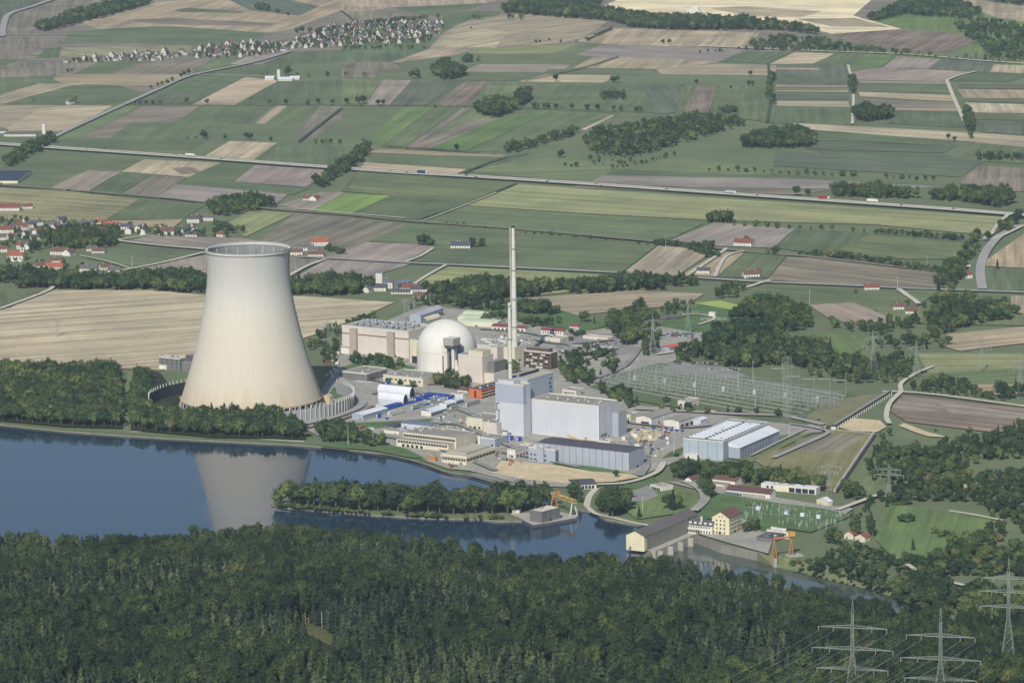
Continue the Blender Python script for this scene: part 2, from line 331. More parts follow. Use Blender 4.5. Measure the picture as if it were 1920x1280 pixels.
# ---- fields, digitised from the photo ----
F = """
t3|-200,-30 2100,-30 2100,112 1300,100 1000,104 700,118 400,110 -200,120
t3|0,70 45,68 125,76 75,92 35,112 0,112
g5|0,0 110,0 60,14 15,28 8,45 5,66 0,66
t3|115,2 300,-5 240,0 160,18 70,48 50,66 10,66 20,30
t1|150,42 200,30 290,4 420,-4 660,-4 640,20 560,50 520,60 380,70 200,60
g1|325,20 350,15 460,22 450,25 340,23
g5|420,-4 520,-4 600,12 560,30 470,20
t3|230,38 320,34 520,44 500,50 300,46
g1|85,92 115,88 110,108 68,110
t5|118,90 360,85 355,96 180,108 110,108|2.2
g1|130,60 240,52 330,50 500,62 490,78 360,86 120,77
g1|0,112 50,112 40,118 0,125
t3|0,125 40,114 130,118 190,117 140,137 120,143 0,145
g1|187,117 277,114 207,138 140,137
t3|277,114 410,108 360,130 365,139 207,139
g2|410,108 465,106 430,120 385,132 358,130
t4|465,106 545,99 530,105 490,121 430,121
g1|545,98 645,94 645,118 555,119 500,142 380,142 430,121 490,121
t1|115,140 355,139 330,150 300,160 210,160 115,157 100,148
g1|0,145 100,144 95,155 75,158 0,175
t1|75,157 160,158 100,172 0,198 0,178
g1|135,160 215,160 290,170 265,183 200,196 5,196 60,180
t3|217,160 302,161 288,170 262,172
g1|370,143 460,146 390,176 290,176
t2|460,145 515,150 520,153 440,197 360,197 400,176|.55
g1|520,153 645,150 645,197 440,198
g5|265,178 395,176 375,190 350,196 245,196
t1|0,197 210,197 110,248 60,242 0,240|.6
t2|70,207 215,199 120,245 0,247|.6
g2|215,197 265,197 150,259 100,259|.6
t3|270,199 375,199 330,229 250,230 205,259 150,259|.6
g1|375,199 480,199 430,235 350,262 200,262 250,230 330,229
g1|480,199 508,199 470,231 438,231
t1|518,199 540,199 497,233 476,232
g2|543,199 600,199 548,235 500,235
t3|600,199 642,200 640,225 592,258 545,268
g1|100,260 390,263 350,290 260,290 88,276
t2|430,265 520,268 470,303 378,297
g1|522,268 645,275 645,316 600,316 472,303
t1|640,0 935,0 905,8 730,15 700,20 640,35
g1|735,15 912,6 880,18 800,30
t3|640,22 700,20 780,30 700,38 665,45 640,42
t1|805,92 830,65 860,45 900,32 960,26 1050,31 1140,40 1120,55 1080,78 1000,86 980,86 890,90|1.0
t2|820,88 850,60 900,52 950,60 930,90|1.1
g1|800,55 840,25 940,20 935,30 880,38 830,60
g3|1630,38 1660,8 1800,-5 1940,15 1940,130 1790,104 1690,60
g2|640,48 800,40 830,60 800,92 640,92
g2|1540,70 1640,88 1900,108 1900,120 1500,98
y|1115,18 1170,-5 1640,-5 1600,30 1690,55 1560,64 1500,50 1420,38 1300,30
t2|1330,16 1400,12 1540,22 1500,34 1400,30
t1|1490,36 1600,34 1670,52 1560,50
t1|1080,78 1140,54 1280,57 1425,62 1395,90 1280,88 1140,84
g1|640,92 805,92 735,117 640,118
t1|735,117 805,92 890,92 830,110 745,118
g4|880,92 1085,83 1130,86 1080,102 875,101
g2|1085,83 1130,84 1080,102 1035,102
t4|1130,86 1280,88 1400,93 1345,118 1260,120 1075,104
g1|740,118 860,103 1080,103 1110,107 1070,121 870,134 760,130
t4|900,121 1070,122 1050,137 865,135
t1|1110,108 1280,112 1345,118 1250,130 1075,128
t3|640,118 735,117 752,128 700,146 640,145
g1|700,146 720,132 870,135 1020,140 985,152 700,150
g1|1030,130 1230,130 1215,140 1020,138
t2|1025,140 1160,142 1130,156 970,154
t1|1230,131 1345,120 1480,124 1455,142 1240,140
t4|718,150 772,151 730,198 685,198
g2|642,148 716,151 684,198 642,198
g5|774,151 870,152 800,199 727,199
b1|870,154 915,153 885,190 870,200 815,200
g2|917,154 1010,157 960,190 900,200
g3|755,202 813,203 713,276 695,262
g1|817,203 865,203 757,277 717,276
t3|867,203 885,204 772,278 760,277
g2|887,204 930,224 850,262 792,280 775,278
t3|895,222 930,224 850,262 800,280 760,278
g3|932,223 1038,206 878,283 802,281
g1|1042,207 1120,215 990,270 945,286 882,284
g2|1122,216 1160,218 1062,237 930,287
g1|1020,158 1160,156 1280,160 1230,212 1060,205 1000,190
t2|1090,243 1145,217 1153,218 1096,245
t1|700,278 950,291 940,296 690,287
g1|690,288 980,296 880,320 700,305
t2|685,305 875,318 850,329 675,316
g2|980,296 1300,300 1480,318 1440,332 1100,345 880,322
g1|1150,318 1480,330 1750,345 1740,352 1130,332
t4|1130,330 1480,335 1760,350 1700,356 1300,352 1100,345
t3|1090,346 1300,353 1560,357 1500,366 1300,363 1070,352
t1|1790,-5 1940,15 1940,44 1870,35 1820,15
b1|1560,64 1690,56 1790,62 1830,78 1790,98 1700,96 1590,80
g1|1400,96 1488,98 1440,119 1348,116
t2|1490,99 1565,101 1530,120 1443,121|.5
g1|1568,101 1625,103 1590,125 1520,122
g3|1625,103 1680,106 1650,127 1590,125|.5
t4|1682,106 1765,112 1738,130 1655,128
g1|1590,125 1650,127 1635,135 1592,134
t4|1593,136 1650,128 1740,131 1830,136 1770,154 1597,150
g5|1770,112 1860,117 1850,137 1745,130
t2|1865,122 1940,124 1940,140 1855,136
g1|1835,137 1940,141 1890,154 1785,153
g5|1455,122 1588,124 1590,160 1455,158
t1|1455,128 1535,129 1535,132 1455,131
g1|1455,146 1588,147 1588,157 1455,156
t4|1455,159 1588,160 1590,165 1455,164
g2|1455,165 1590,166 1590,172 1455,171
t1|1455,170 1590,171 1590,174 1455,173
g5|1455,175 1590,176 1592,188 1456,187
t1|1456,190 1590,191 1594,202 1457,200
g1|1457,204 1594,206 1600,236 1440,232
t4|1600,152 1775,154 1778,159 1602,157
g1|1606,159 1780,160 1785,176 1610,172
t2|1610,173 1785,179 1795,192 1613,182
t3|1613,184 1795,193 1800,208 1640,205
t1|1640,203 1798,205 1800,210 1640,207
g1|1675,208 1800,211 1810,241 1660,232
g5|1797,158 1940,160 1940,168 1797,166
t1|1795,168 1940,170 1940,186 1808,185
g1|1808,187 1940,189 1940,195 1810,192
t2|1810,193 1940,197 1940,214 1818,212
g1|1818,214 1940,217 1940,228 1822,225
g5|1822,227 1940,230 1940,255 1840,248
t2|1480,233 1500,232 1830,250 1940,258 1940,279 1830,268 1470,241
g1|1440,242 1520,244 1700,258 1790,266 1790,275 1600,266 1460,262
g5|1470,262 1790,275 1770,288 1520,282
g1|1530,283 1780,292 1790,300 1560,294
g5|1455,285 1850,300 1800,333 1450,312
g2|1280,162 1303,162 1278,200
b1|1307,163 1342,165 1330,217 1280,214
g1|1345,162 1440,166 1440,230 1333,216
g5|1230,215 1200,160 1276,160 1268,212
g1|1830,268 1940,280 1940,310 1800,300
t3|1835,310 1940,318 1940,360 1890,360 1800,345
g1|30,290 270,300 230,323 165,318 95,354 0,347 0,320
t4|165,319 228,323 165,360 95,353
g1|228,324 287,329 225,363 168,360
t2|270,300 415,306 375,335 228,323
b1|320,316 360,314 385,325 340,328
t3|287,329 350,334 300,370 228,363
g1|350,334 415,306 478,311 440,340 580,354 550,366 340,348
t4|478,311 620,320 575,352 440,341
t4|330,347 540,365 520,382 385,380 297,371
t5|-40,352 110,357 260,375 195,415 -40,415|2.6
g1|260,375 390,383 340,412 200,413
t1|190,415 345,412 325,427 200,427
g4|470,396 555,400 460,445 425,420
t3|555,400 770,422 600,492 480,455
t4|280,442 460,448 560,470 540,490 385,470 230,455
g1|225,458 385,473 370,478 250,503 165,486 170,478
t4|250,503 392,478 395,525 240,518
t3|540,483 605,485 545,522
t4|612,487 775,495 720,512 700,532 550,523
t4|640,470 690,455 825,460 755,492 600,489
t2|-60,583 100,545 280,545 390,555 560,556 740,568 690,590 600,625 430,680 300,695 180,690 60,695 -60,705|.35
g1|-60,545 75,547 20,578 -60,590
gb|585,396 650,363 735,368 660,402
t4|520,386 600,362 650,362 585,396
g1|640,360 672,320 965,345 792,416 662,402 737,368
g2|675,322 965,345 880,380 760,368 650,358
g4|870,386 970,346 1280,368 1885,409 1850,442 1640,422 1330,414 1080,400
g2|795,416 870,387 1080,401 1320,420 1240,457 1050,440 800,421
g1|690,454 765,420 860,425 1060,440 1230,463 1165,512 760,490 820,460
t1|1235,462 1340,470 1270,518 1170,512
g4|780,532 840,501 1130,516 1100,545 1000,556 880,556
t4|1255,452 1340,418 1490,430 1450,466 1340,462
t1|1350,472 1395,475 1345,520 1280,516
g1|1397,475 1475,480 1440,522 1347,521
t3|1437,526 1477,483 1530,485 1765,514 1755,541 1500,530
g1|1455,466 1490,430 1630,438 1820,455 1800,487 1700,487 1530,477
g2|1570,470 1630,440 1815,460 1800,486 1700,486
t1|985,560 1200,546 1320,552 1290,572 1080,592|.3
g1|1390,537 1650,545 1765,545 1700,588 1400,562
g2|1650,575 1700,585 1780,560 1760,610 1640,600
t4|1515,573 1600,568 1685,602 1640,614 1560,602
t1|1848,490 1940,425 1940,505 1848,500
g1|1848,505 1940,507 1940,546 1850,545
g1|1790,553 1895,557 1895,577 1800,577
t1|1895,556 1940,557 1940,592 1897,588
g2|1800,585 1940,592 1940,612 1800,610
g3|1450,622 1650,632 1600,668 1480,662
g3|1540,672 1630,675 1620,700 1550,690
t1|1775,628 1940,612 1940,642 1800,660 1775,652
g4|1720,664 1940,664 1940,690 1740,702
g2|1725,702 1940,690 1940,722 1830,722 1740,725
t1|1812,722 1940,722 1940,742 1850,742
b1|1668,772 1692,740 1940,768 1940,805 1860,812 1700,792
t3|1672,762 1700,745 1860,765 1700,775
t4|1760,756 1940,778 1940,790 1780,776
dm|1410,862 1572,805 1642,815 1567,925 1480,906
t3|1490,825 1580,812 1625,820 1570,850 1500,850
g2|1350,858 1480,790 1550,800 1410,868
g2|1585,925 1640,830 1700,860 1690,900 1660,935
g3|1640,1012 1665,945 1780,962 1872,977 1840,1002 1790,1012 1770,1052 1680,1052
g3|1350,930 1480,945 1500,985 1420,1010 1390,990
g3|1190,905 1290,925 1320,945 1300,960 1195,975 1160,950
"""
for ln in F.strip().splitlines():
    q = ln.split('|'); field(q[0], [tuple(float(v) for v in p.split(',')) for p in q[1].split()], float(q[2]) if len(q) > 2 else None)
# ---- plant yard ----
M_YARD = sheet_mat('yard_concrete', C(150, 147, 138), C(172, 168, 156), 0.03, c3=C(130, 130, 122))
M_ROAD = sheet_mat('asphalt_road', C(150, 149, 146), C(166, 164, 158), 0.05)
M_ROADL = sheet_mat('light_track', C(186, 182, 166), C(204, 198, 180), 0.08)
M_TRACK = sheet_mat('dark_hedge_base', C(66, 76, 58), C(84, 92, 70), 0.1)
M_RAIL = sheet_mat('railway_ballast', C(120, 112, 100), C(140, 132, 120), 0.3)
M_LAWN = sheet_mat('lawn_grass', C(78, 104, 62), C(98, 120, 76), 0.05)
M_SAND = sheet_mat('sandy_fill', C(196, 178, 142), C(216, 198, 164), 0.05, c3=C(166, 148, 116))
M_YARD2 = sheet_mat('parking_asphalt', C(128, 128, 126), C(150, 148, 144), 0.05)
def area(name, pts, mat): return poly_obj(name, pts, mat, nextz())
area('yard', [(545, 790), (600, 735), (632, 690), (640, 640), (760, 588), (800, 575), (900, 585), (1000, 612), (1100, 622), (1230, 600), (1400, 610), (1260, 680), (1120, 715), (1190, 762), (1330, 770),
              (1480, 782), (1555, 797), (1540, 812), (1450, 818), (1380, 858), (1280, 862), (1210, 890), (1150, 900), (1060, 915), (985, 912), (930, 897), (880, 884), (840, 880), (800, 866), (740, 838), (680, 818), (600, 820), (560, 800)], M_YARD)
M_SWG = sheet_mat('switchyard_ground', C(82, 102, 64), C(98, 112, 78), 0.03, c3=C(120, 124, 100))
area('lawn', [(1105, 728), (1150, 704), (1235, 682), (1330, 692), (1604, 742), (1575, 772), (1510, 800), (1440, 792), (1330, 776), (1190, 752)], M_SWG)
for k_ in range(9): area('gravel_strip', [(1130+k_*14, 722-k_*4.3), (1480+k_*13, 786-k_*5.5), (1480+k_*13, 788-k_*5.5), (1130+k_*14, 724-k_*4.3)], M_YARD)
area('lawn', [(1500, 790), (1560, 752), (1660, 738), (1580, 800), (1530, 800)], sheet_mat('dry_grass', C(112, 116, 84), C(136, 130, 100), 0.05))
area('lawn', [(615, 742), (625, 728), (645, 730), (650, 742), (628, 750)], M_LAWN)
area('lawn', [(600, 838), (640, 826), (700, 830), (760, 842), (800, 862), (760, 858), (700, 846), (640, 842)], M_LAWN)
area('lawn', [(640, 690), (700, 672), (780, 690), (770, 705), (720, 690), (660, 702)], M_LAWN)
area('lawn', [(660, 795), (760, 790), (815, 786), (800, 795), (740, 800), (690, 808)], M_LAWN)
area('lawn', [(1000, 886), (1060, 865), (1200, 893), (1190, 898)], M_LAWN)
area('lawn', [(1180, 905), (1215, 885), (1235, 905), (1200, 922), (1165, 915)], M_LAWN)
area('lawn', [(240, 700), (250, 700), (252, 790), (232, 800), (232, 760)], sheet_mat('mown_strip', C(112, 122, 84), C(128, 134, 96), 0.05))
area('lawn', [(880, 585), (980, 560), (1080, 592), (1150, 610), (1100, 622), (1000, 610)], M_LAWN)
area('lawn', [(1255, 850), (1285, 838), (1278, 855), (1240, 862)], M_LAWN)
area('lawn', [(1300, 570), (1350, 565), (1395, 576), (1370, 590), (1310, 585)], sheet_mat('bright_lawn', C(150, 172, 84), C(162, 180, 98), 0.05))
area('lawn', [(1240, 590), (1300, 570), (1420, 590), (1400, 625), (1300, 625), (1230, 612)], M_LAWN)
area('parking', [(1040, 652), (1080, 625), (1150, 628), (1200, 655), (1150, 672), (1060, 670)], M_YARD2)
area('parking', [(1236, 700), (1262, 680), (1360, 690), (1400, 706), (1370, 712), (1240, 702)], M_YARD2)
area('parking', [(1205, 650), (1240, 628), (1295, 638), (1270, 655), (1300, 662), (1230, 668)], M_YARD)
area('parking', [(1180, 925), (1215, 912), (1235, 930), (1210, 942), (1180, 942)], M_YARD2)
area('sandy_ground', [(920, 888), (940, 866), (980, 868), (1050, 875), (1110, 886), (1180, 890), (1200, 896), (1150, 905), (1060, 908), (980, 900)], M_SAND)
area('sandy_ground', [(1560, 800), (1600, 786), (1650, 790), (1662, 802), (1645, 812), (1600, 810)], M_SAND)
area('sandy_ground', [(1685, 800), (1695, 795), (1740, 812), (1780, 822), (1740, 820), (1715, 812)], M_SAND)
area('sandy_ground', [(1165, 812), (1195, 805), (1245, 812), (1230, 828), (1180, 832)], M_SAND)
area('sandy_ground', [(1800, 912), (1815, 905), (1845, 908), (1840, 918), (1812, 920)], M_SAND)
area('yard', [(1250, 905), (1330, 905), (1460, 935), (1520, 945), (1600, 955), (1560, 985), (1490, 985), (1450, 1010), (1440, 1040), (1360, 1018), (1300, 1000), (1325, 985), (1380, 985), (1330, 925)], M_YARD)
area('lawn', [(1310, 945), (1340, 925), (1460, 945), (1540, 955), (1600, 968), (1520, 1000), (1470, 992), (1430, 1000), (1395, 975), (1320, 975)], M_LAWN)
area('forest_ground', [(0, 700), (60, 685), (220, 690), (232, 740), (230, 805), (120, 802), (-60, 785)], M_FOREST)
area('forest_ground', [(250, 690), (300, 700), (345, 760), (420, 775), (560, 800), (575, 825), (400, 822), (245, 808)], M_FOREST)
RD = 1.2
def road(pts, w, mat=None, lift=0.0, name='road'): return strip([(x, y) for x, y in pts], w, RD+lift+nextz(0.004), mat or M_ROAD, name)
# motorway: two carriageways, green verge
A92 = [(-60, 268), (75, 277), (350, 296), (620, 316), (760, 326), (900, 334), (1100, 347), (1300, 361), (1560, 379), (1760, 393), (1890, 403), (1990, 410)]
road([(x, y) for x, y in A92], 34, M_TRACK)
road([(x, y-1.3) for x, y in A92], 11, M_ROADL); road([(x, y+1.5) for x, y in A92], 11, M_ROADL)
road([(-50, 346), (0, 349), (120, 358), (300, 373), (385, 382), (530, 396), (640, 404), (780, 418), (940, 430), (1100, 444), (1250, 458), (1400, 474), (1530, 485), (1700, 505)], 9, M_RAIL, name='railway_bed')
road([(560, 484), (615, 487), (760, 495), (850, 499), (1160, 514), (1360, 527), (1430, 531), (1600, 538), (1700, 543), (1840, 548), (1960, 552)], 10)
road([(545, 98), (470, 120), (360, 143), (300, 168), (255, 188), (180, 222), (100, 260), (80, 275)], 10)
road([(370, 142), (460, 144), (520, 146)], 4, M_ROADL)
road([(115, -5), (60, 14), (18, 28), (8, 45), (4, 70)], 14)
road([(0, 66), (45, 66), (200, 66)], 6)
road([(1910, 425), (1880, 440), (1855, 465), (1842, 490), (1838, 515), (1842, 545)], 12)
road([(1890, 405), (1870, 425), (1860, 440), (1845, 450)], 6, M_ROADL)
road([(1842, 452), (1870, 448), (1920, 425)], 6, M_ROADL)
road([(1340, 522), (1360, 485), (1395, 473)], 5, M_ROADL); road([(1288, 520), (1350, 478), (1362, 468)], 5, M_ROADL)
road([(1400, 542), (1430, 532), (1445, 528)], 6, M_ROADL)
road([(1685, 545), (1700, 556), (1715, 566), (1722, 573)], 7, M_ROADL)
road([(780, 416), (870, 386), (970, 346)], 6, M_TRACK); road([(785, 416), (800, 414), (880, 384), (930, 364)], 3, M_ROADL)
road([(218, 450), (230, 455), (300, 463), (383, 470)], 7, M_ROADL); road([(222, 452), (260, 446), (278, 442)], 4, M_ROADL)
road([(232, 509), (300, 496), (383, 476)], 6, M_ROADL)
road([(150, 482), (190, 490), (245, 506)], 3, M_ROADL)
road([(540, 521), (575, 502), (610, 489)], 6, M_ROADL); road([(760, 494), (790, 482), (812, 468)], 5, M_ROADL)
road([(770, 540), (800, 520), (836, 500)], 5, M_ROADL)
road([(0, 582), (60, 560), (95, 545), (100, 535)], 6, M_ROADL)
road([(1310, 88), (1400, 92), (1540, 98), (1700, 104), (1830, 115), (1960, 124)], 9, M_ROADL)
road([(1590, 124), (1600, 170), (1598, 235)], 5, M_ROADL); road([(1775, 153), (1790, 190), (1812, 238)], 7, M_ROADL)
road([(1775, 153), (1800, 143), (1830, 136)], 6, M_ROADL)
road([(520, 392), (600, 398), (760, 412)], 4, M_ROADL)
road([(640, 50), (662, 44), (660, 38), (640, 22)], 5, M_TRACK)
for tr in ([(680, 262), (690, 284), (640, 320)], [(645, 325), (700, 282), (900, 288)], [(984, 153), (1090, 130), (1160, 108)], [(860, 330), (930, 303), (990, 290)], [(1440, 120), (1445, 180), (1438, 232)], [(720, 275), (900, 288)], [(0, 197), (220, 198), (640, 199), (900, 201), (1160, 213)], [(560, 268), (640, 205)]): road(tr, 5, M_TRACK)
# local roads in and around the plant
road([(1655, 738), (1690, 738), (1760, 744), (1920, 765), (1980, 772)], 6, M_ROADL); road([(1690, 738), (1690, 722), (1715, 705), (1750, 690)], 5, M_ROADL)
road([(1690, 738), (1668, 760), (1662, 785), (1668, 798)], 5.5, M_ROADL)
road([(1450, 862), (1500, 840), (1545, 820)], 6); road([(1545, 820), (1552, 812), (1520, 804), (1480, 798)], 5); road([(1408, 858), (1460, 832), (1510, 808)], 4)
road([(1060, 690), (1120, 668), (1155, 655)], 10); road([(1190, 770), (1290, 775), (1380, 780), (1470, 784), (1545, 800)], 9)
road([(1230, 668), (1280, 660), (1300, 655)], 7, M_ROADL); road([(1250, 600), (1300, 592), (1340, 600), (1310, 612)], 4, M_ROADL)
road([(1280, 905), (1310, 918), (1322, 940), (1300, 962)], 9, M_YARD); road([(1060, 915), (1120, 912), (1180, 908), (1230, 890), (1245, 870)], 6, M_ROADL)
road([(1570, 960), (1610, 945), (1645, 932)], 6, M_ROADL); road([(1780, 962), (1830, 970), (1880, 980)], 4, M_ROADL)
road([(560, 800), (620, 788), (680, 762), (660, 735), (640, 712)], 8); road([(575, 806), (640, 790), (700, 764)], 5, M_RAIL, name='railway_bed')
road([(1700, 1062), (1740, 1085), (1800, 1100), (1900, 1125)], 5, M_ROADL); road([(1760, 1060), (1790, 1050), (1810, 1045)], 6, M_ROADL)
for pts_, w_ in (([(640, 806), (745, 826), (840, 850), (930, 886)], 7), ([(692, 712), (780, 738), (860, 770), (935, 800)], 8), ([(700, 742), (730, 730), (800, 724), (850, 722)], 6), ([(1160, 804), (1195, 842), (1212, 872), (1200, 896)], 8), ([(800, 800), (860, 800), (930, 830), (985, 850)], 7), ([(1085, 880), (1000, 862), (930, 850)], 6), ([(1180, 796), (1290, 805), (1400, 790)], 7), ([(1000, 640), (1060, 648), (1150, 640)], 7), ([(900, 620), (980, 626), (1040, 640), (1120, 670)], 7), ([(1200, 655), (1170, 690), (1120, 712)], 7)): road(pts_, w_, M_YARD2)
# river edge: stone revetment and towpath
edge = [(x, y) for x, y in RIVER_N[:17]]
strip([(x, y-1) for x, y in edge], 3.5, 0.25, M_BANK, 'bank_path'); strip([(x, y-5) for x, y in edge], 5, 0.2, M_LAWN, 'bank_path')
strip([(245, 809), (320, 810), (400, 816), (480, 822), (570, 828)], 4, 0.3, M_ROADL, 'path')
strip([(890, 888), (960, 905), (1030, 926), (1055, 932)], 12, 0.35, M_YARD2, 'path'); strip([(760, 838), (820, 862), (845, 870)], 3, 0.36, M_ROADL, 'path')
strip([(1100, 948), (1116, 962), (1150, 970), (1200, 982), (1245, 988)], 5, .32, M_ROADL, 'path'); strip([(1118, 915), (1105, 930), (1100, 948)], 6, .34, M_ROADL, 'path')
# ---- forested hill in front ----
EDGE = [(-300, 1030), (0, 1035), (180, 1045), (300, 1040), (480, 1022), (600, 1030), (720, 1040), (850, 1055), (1000, 1078), (1080, 1080), (1150, 1076), (1200, 1084), (1290, 1092), (1340, 1104), (1440, 1114), (1480, 1124), (1540, 1144), (1620, 1166), (1700, 1178), (1800, 1186), (2200, 1190)]
edw = [P(x, y) for x, y in EDGE]
def edge_y(x):
    if x <= edw[0].x: return edw[0].y
    for a, b in zip(edw, edw[1:]):
        if x <= b.x: return a.y+(b.y-a.y)*(x-a.x)/(b.x-a.x)
    return edw[-1].y
def hill_z(x, y):
    t = edge_y(x)-y
    if t <= 0: return 0.0
    s = min(t/480.0, 1); z = 58*s*s*(3-2*s)+0.04*max(t-240, 0)
    return z+2.5*math.sin(x*0.011+y*0.004)*s+2*math.sin(y*0.013-x*0.006)*s
def hill():
    nx, ny = 90, 50; mb = MB(); xs = [-1400+2800*i/nx for i in range(nx+1)]
    vs = []
    for x in xs:
        e = edge_y(x)
        for j in range(ny+1):
            y = e - 1500*(j/ny)**1.3; vs.append((x, y, hill_z(x, y)+0.02+(0.0 if j else -0.3)))
    fs = [(i*(ny+1)+j, i*(ny+1)+j+1, (i+1)*(ny+1)+j+1, (i+1)*(ny+1)+j) for i in range(nx) for j in range(ny)]
    o = mb.add(vs, fs).build('hill_terrain', M_FOREST, smooth=True); tag(o, None, None, None, 'structure')
hill()
def clearing_patch(px):
    w = []
    for x, y in px:
        p = P(x, y)
        for _ in range(8): p = P(x, y, hill_z(p.x, p.y))
        w.append(p)
    c = sum(w, Vector())/len(w); n = len(w); vs = [(0, 0, 1.6)]; 
    for f in (.5, 1.0): vs += [((p.x-c.x)*f, (p.y-c.y)*f, hill_z(c.x+(p.x-c.x)*f, c.y+(p.y-c.y)*f)-c.z+(1.2 if f < 1 else .5)) for p in w]
    fs = [(0, 1+i, 1+(i+1) % n) for i in range(n)]+[(1+i, 1+n+i, 1+n+(i+1) % n, 1+(i+1) % n) for i in range(n)]
    mb = MB().add(vs, fs); o = mb.build('clearing_ground', M_CLR, loc=c); tag(o, None, None, None, 'structure')
M_CLR = sheet_mat('clearing_grass', C(74, 86, 48), C(106, 104, 68), 0.12, c3=C(60, 74, 40))
clearing_patch([(545, 1166), (565, 1162), (592, 1170), (622, 1184), (650, 1200), (646, 1212), (618, 1210), (592, 1198), (560, 1182)])
# ================= PLANT BUILDINGS =================
GLASS = pmat('dark_window_glass', C(52, 58, 66), .2, .5, rough=.25, spec=.5)
def glassm(): return GLASS
W_WHITE = pmat('white_render', C(222, 218, 206), .05, .2, streak=.15)
W_CREAM = pmat('cream_render', C(216, 208, 184), .06, .2, streak=.18)
W_PINK = pmat('pale_pink_cladding', C(212, 202, 190), .04, .1, seam=6.0, seamc=.93, streak=.1)
W_GREY = pmat('light_grey_cladding', C(200, 203, 208), .05, .06, seam=2.4, seamc=.9, streak=.12)
W_GREY2 = pmat('grey_cladding', C(166, 172, 184), .05, .08, seam=2.0, seamc=.86, streak=.12)
W_BLUE = pmat('blue_grey_cladding', C(170, 182, 190), .05, .08, seam=1.6, seamc=.88, streak=.12)
W_DGREY = pmat('dark_grey_wall', C(120, 120, 118), .1, .2, streak=.2)
W_BROWN = pmat('brown_facade', C(98, 84, 72), .12, .4)
W_ORANGE = pmat('orange_facade', C(206, 112, 70), .08, .3)
W_YELLOW = pmat('yellow_render', C(226, 217, 182), .05, .2, streak=.12)
W_TEAL = pmat('dark_teal_cladding', C(40, 62, 84), .1, .2, seam=2.0)
W_CONC = pmat('raw_concrete', C(178, 174, 162), .1, .12, streak=.35)
W_GREEN = pmat('green_grey_cladding', C(96, 114, 118), .08, .2, seam=1.5)
R_GREY = pmat('grey_flat_roof', C(150, 147, 138), .16, .06)
R_LIGHT = pmat('gravel_flat_roof', C(182, 176, 160), .14, .05)
R_DARK = pmat('charcoal_sheet_roof', C(86, 84, 94), .08, .05, seam=2.0, seamc=.93)
R_BLUE = pmat('blue_grey_roof', C(112, 124, 140), .08, .1, seam=1.5, seamc=.9)
R_NAVY = pmat('dark_blue_roof', C(60, 72, 92), .1, .2)
R_WHITE = pmat('white_sheet_roof', C(216, 220, 226), .05, .1, seam=2.5, seamc=.92)
R_TILE = pmat('red_tile_roof', C(150, 92, 74), .16, .5, hseam=.6, seamc=.85)
R_BTILE = pmat('brown_tile_roof', C(112, 86, 76), .15, .5, hseam=.6, seamc=.85)
R_GTILE = pmat('grey_tile_roof', C(104, 102, 104), .15, .5, hseam=.6, seamc=.85)
TRIM = pmat('pale_trim', C(206, 204, 196), .05, .3)
DARK = pmat('shadow_gap_metal', C(50, 52, 60), .1, .3)
PYL = pmat('pylon_steel', C(158, 164, 156), .06, .4, rough=.6, metal=.1)
YMET = pmat('switchyard_steel', C(146, 152, 144), .06, .4, rough=.6, metal=.1)
MET = pmat('galvanised_steel', C(160, 166, 164), .06, .4, rough=.55, metal=.2)
MBLUE = pmat('blue_paint', C(52, 92, 178), .12, .6, rough=.55, seam=.6, seamc=.8)
MYEL = pmat('yellow_paint', C(206, 168, 88), .1, .6, rough=.55)
MORA = pmat('orange_steel_paint', C(192, 128, 78), .1, .6, rough=.55)
def quad(side, u0, u1, z0, z1, w, d, off=.16):
    mb = MB()
    if side == 'F': mb.box(u0, -off, z0, u1, .05, z1)
    elif side == 'R': mb.box(w-.05, u0, z0, w+off, u1, z1)
    elif side == 'L': mb.box(-off, u0, z0, .05, u1, z1)
    return mb
def windows(root, w, d, side, z0, z1, n, fill=.6, m0=1.5, name='window', mat=None, u0=None, u1=None, frame=False):
    L = w if side == 'F' else d; a = m0 if u0 is None else u0; b = L-m0 if u1 is None else u1
    st = (b-a)/n; proto = None
    for i in range(n):
        c = a+st*(i+.5); hw = st*fill/2
        if proto is None:
            mb = quad(side, -hw, hw, z0, z1, w if side == 'R' else 0, d) if side != 'F' else quad('F', -hw, hw, z0, z1, w, d)
            proto = mb.build(name, mat or glassm(), root); o = proto
        else:
            o = proto.copy(); COL.objects.link(o)
        o.location = (c, 0, 0) if side == 'F' else (0, c, 0)
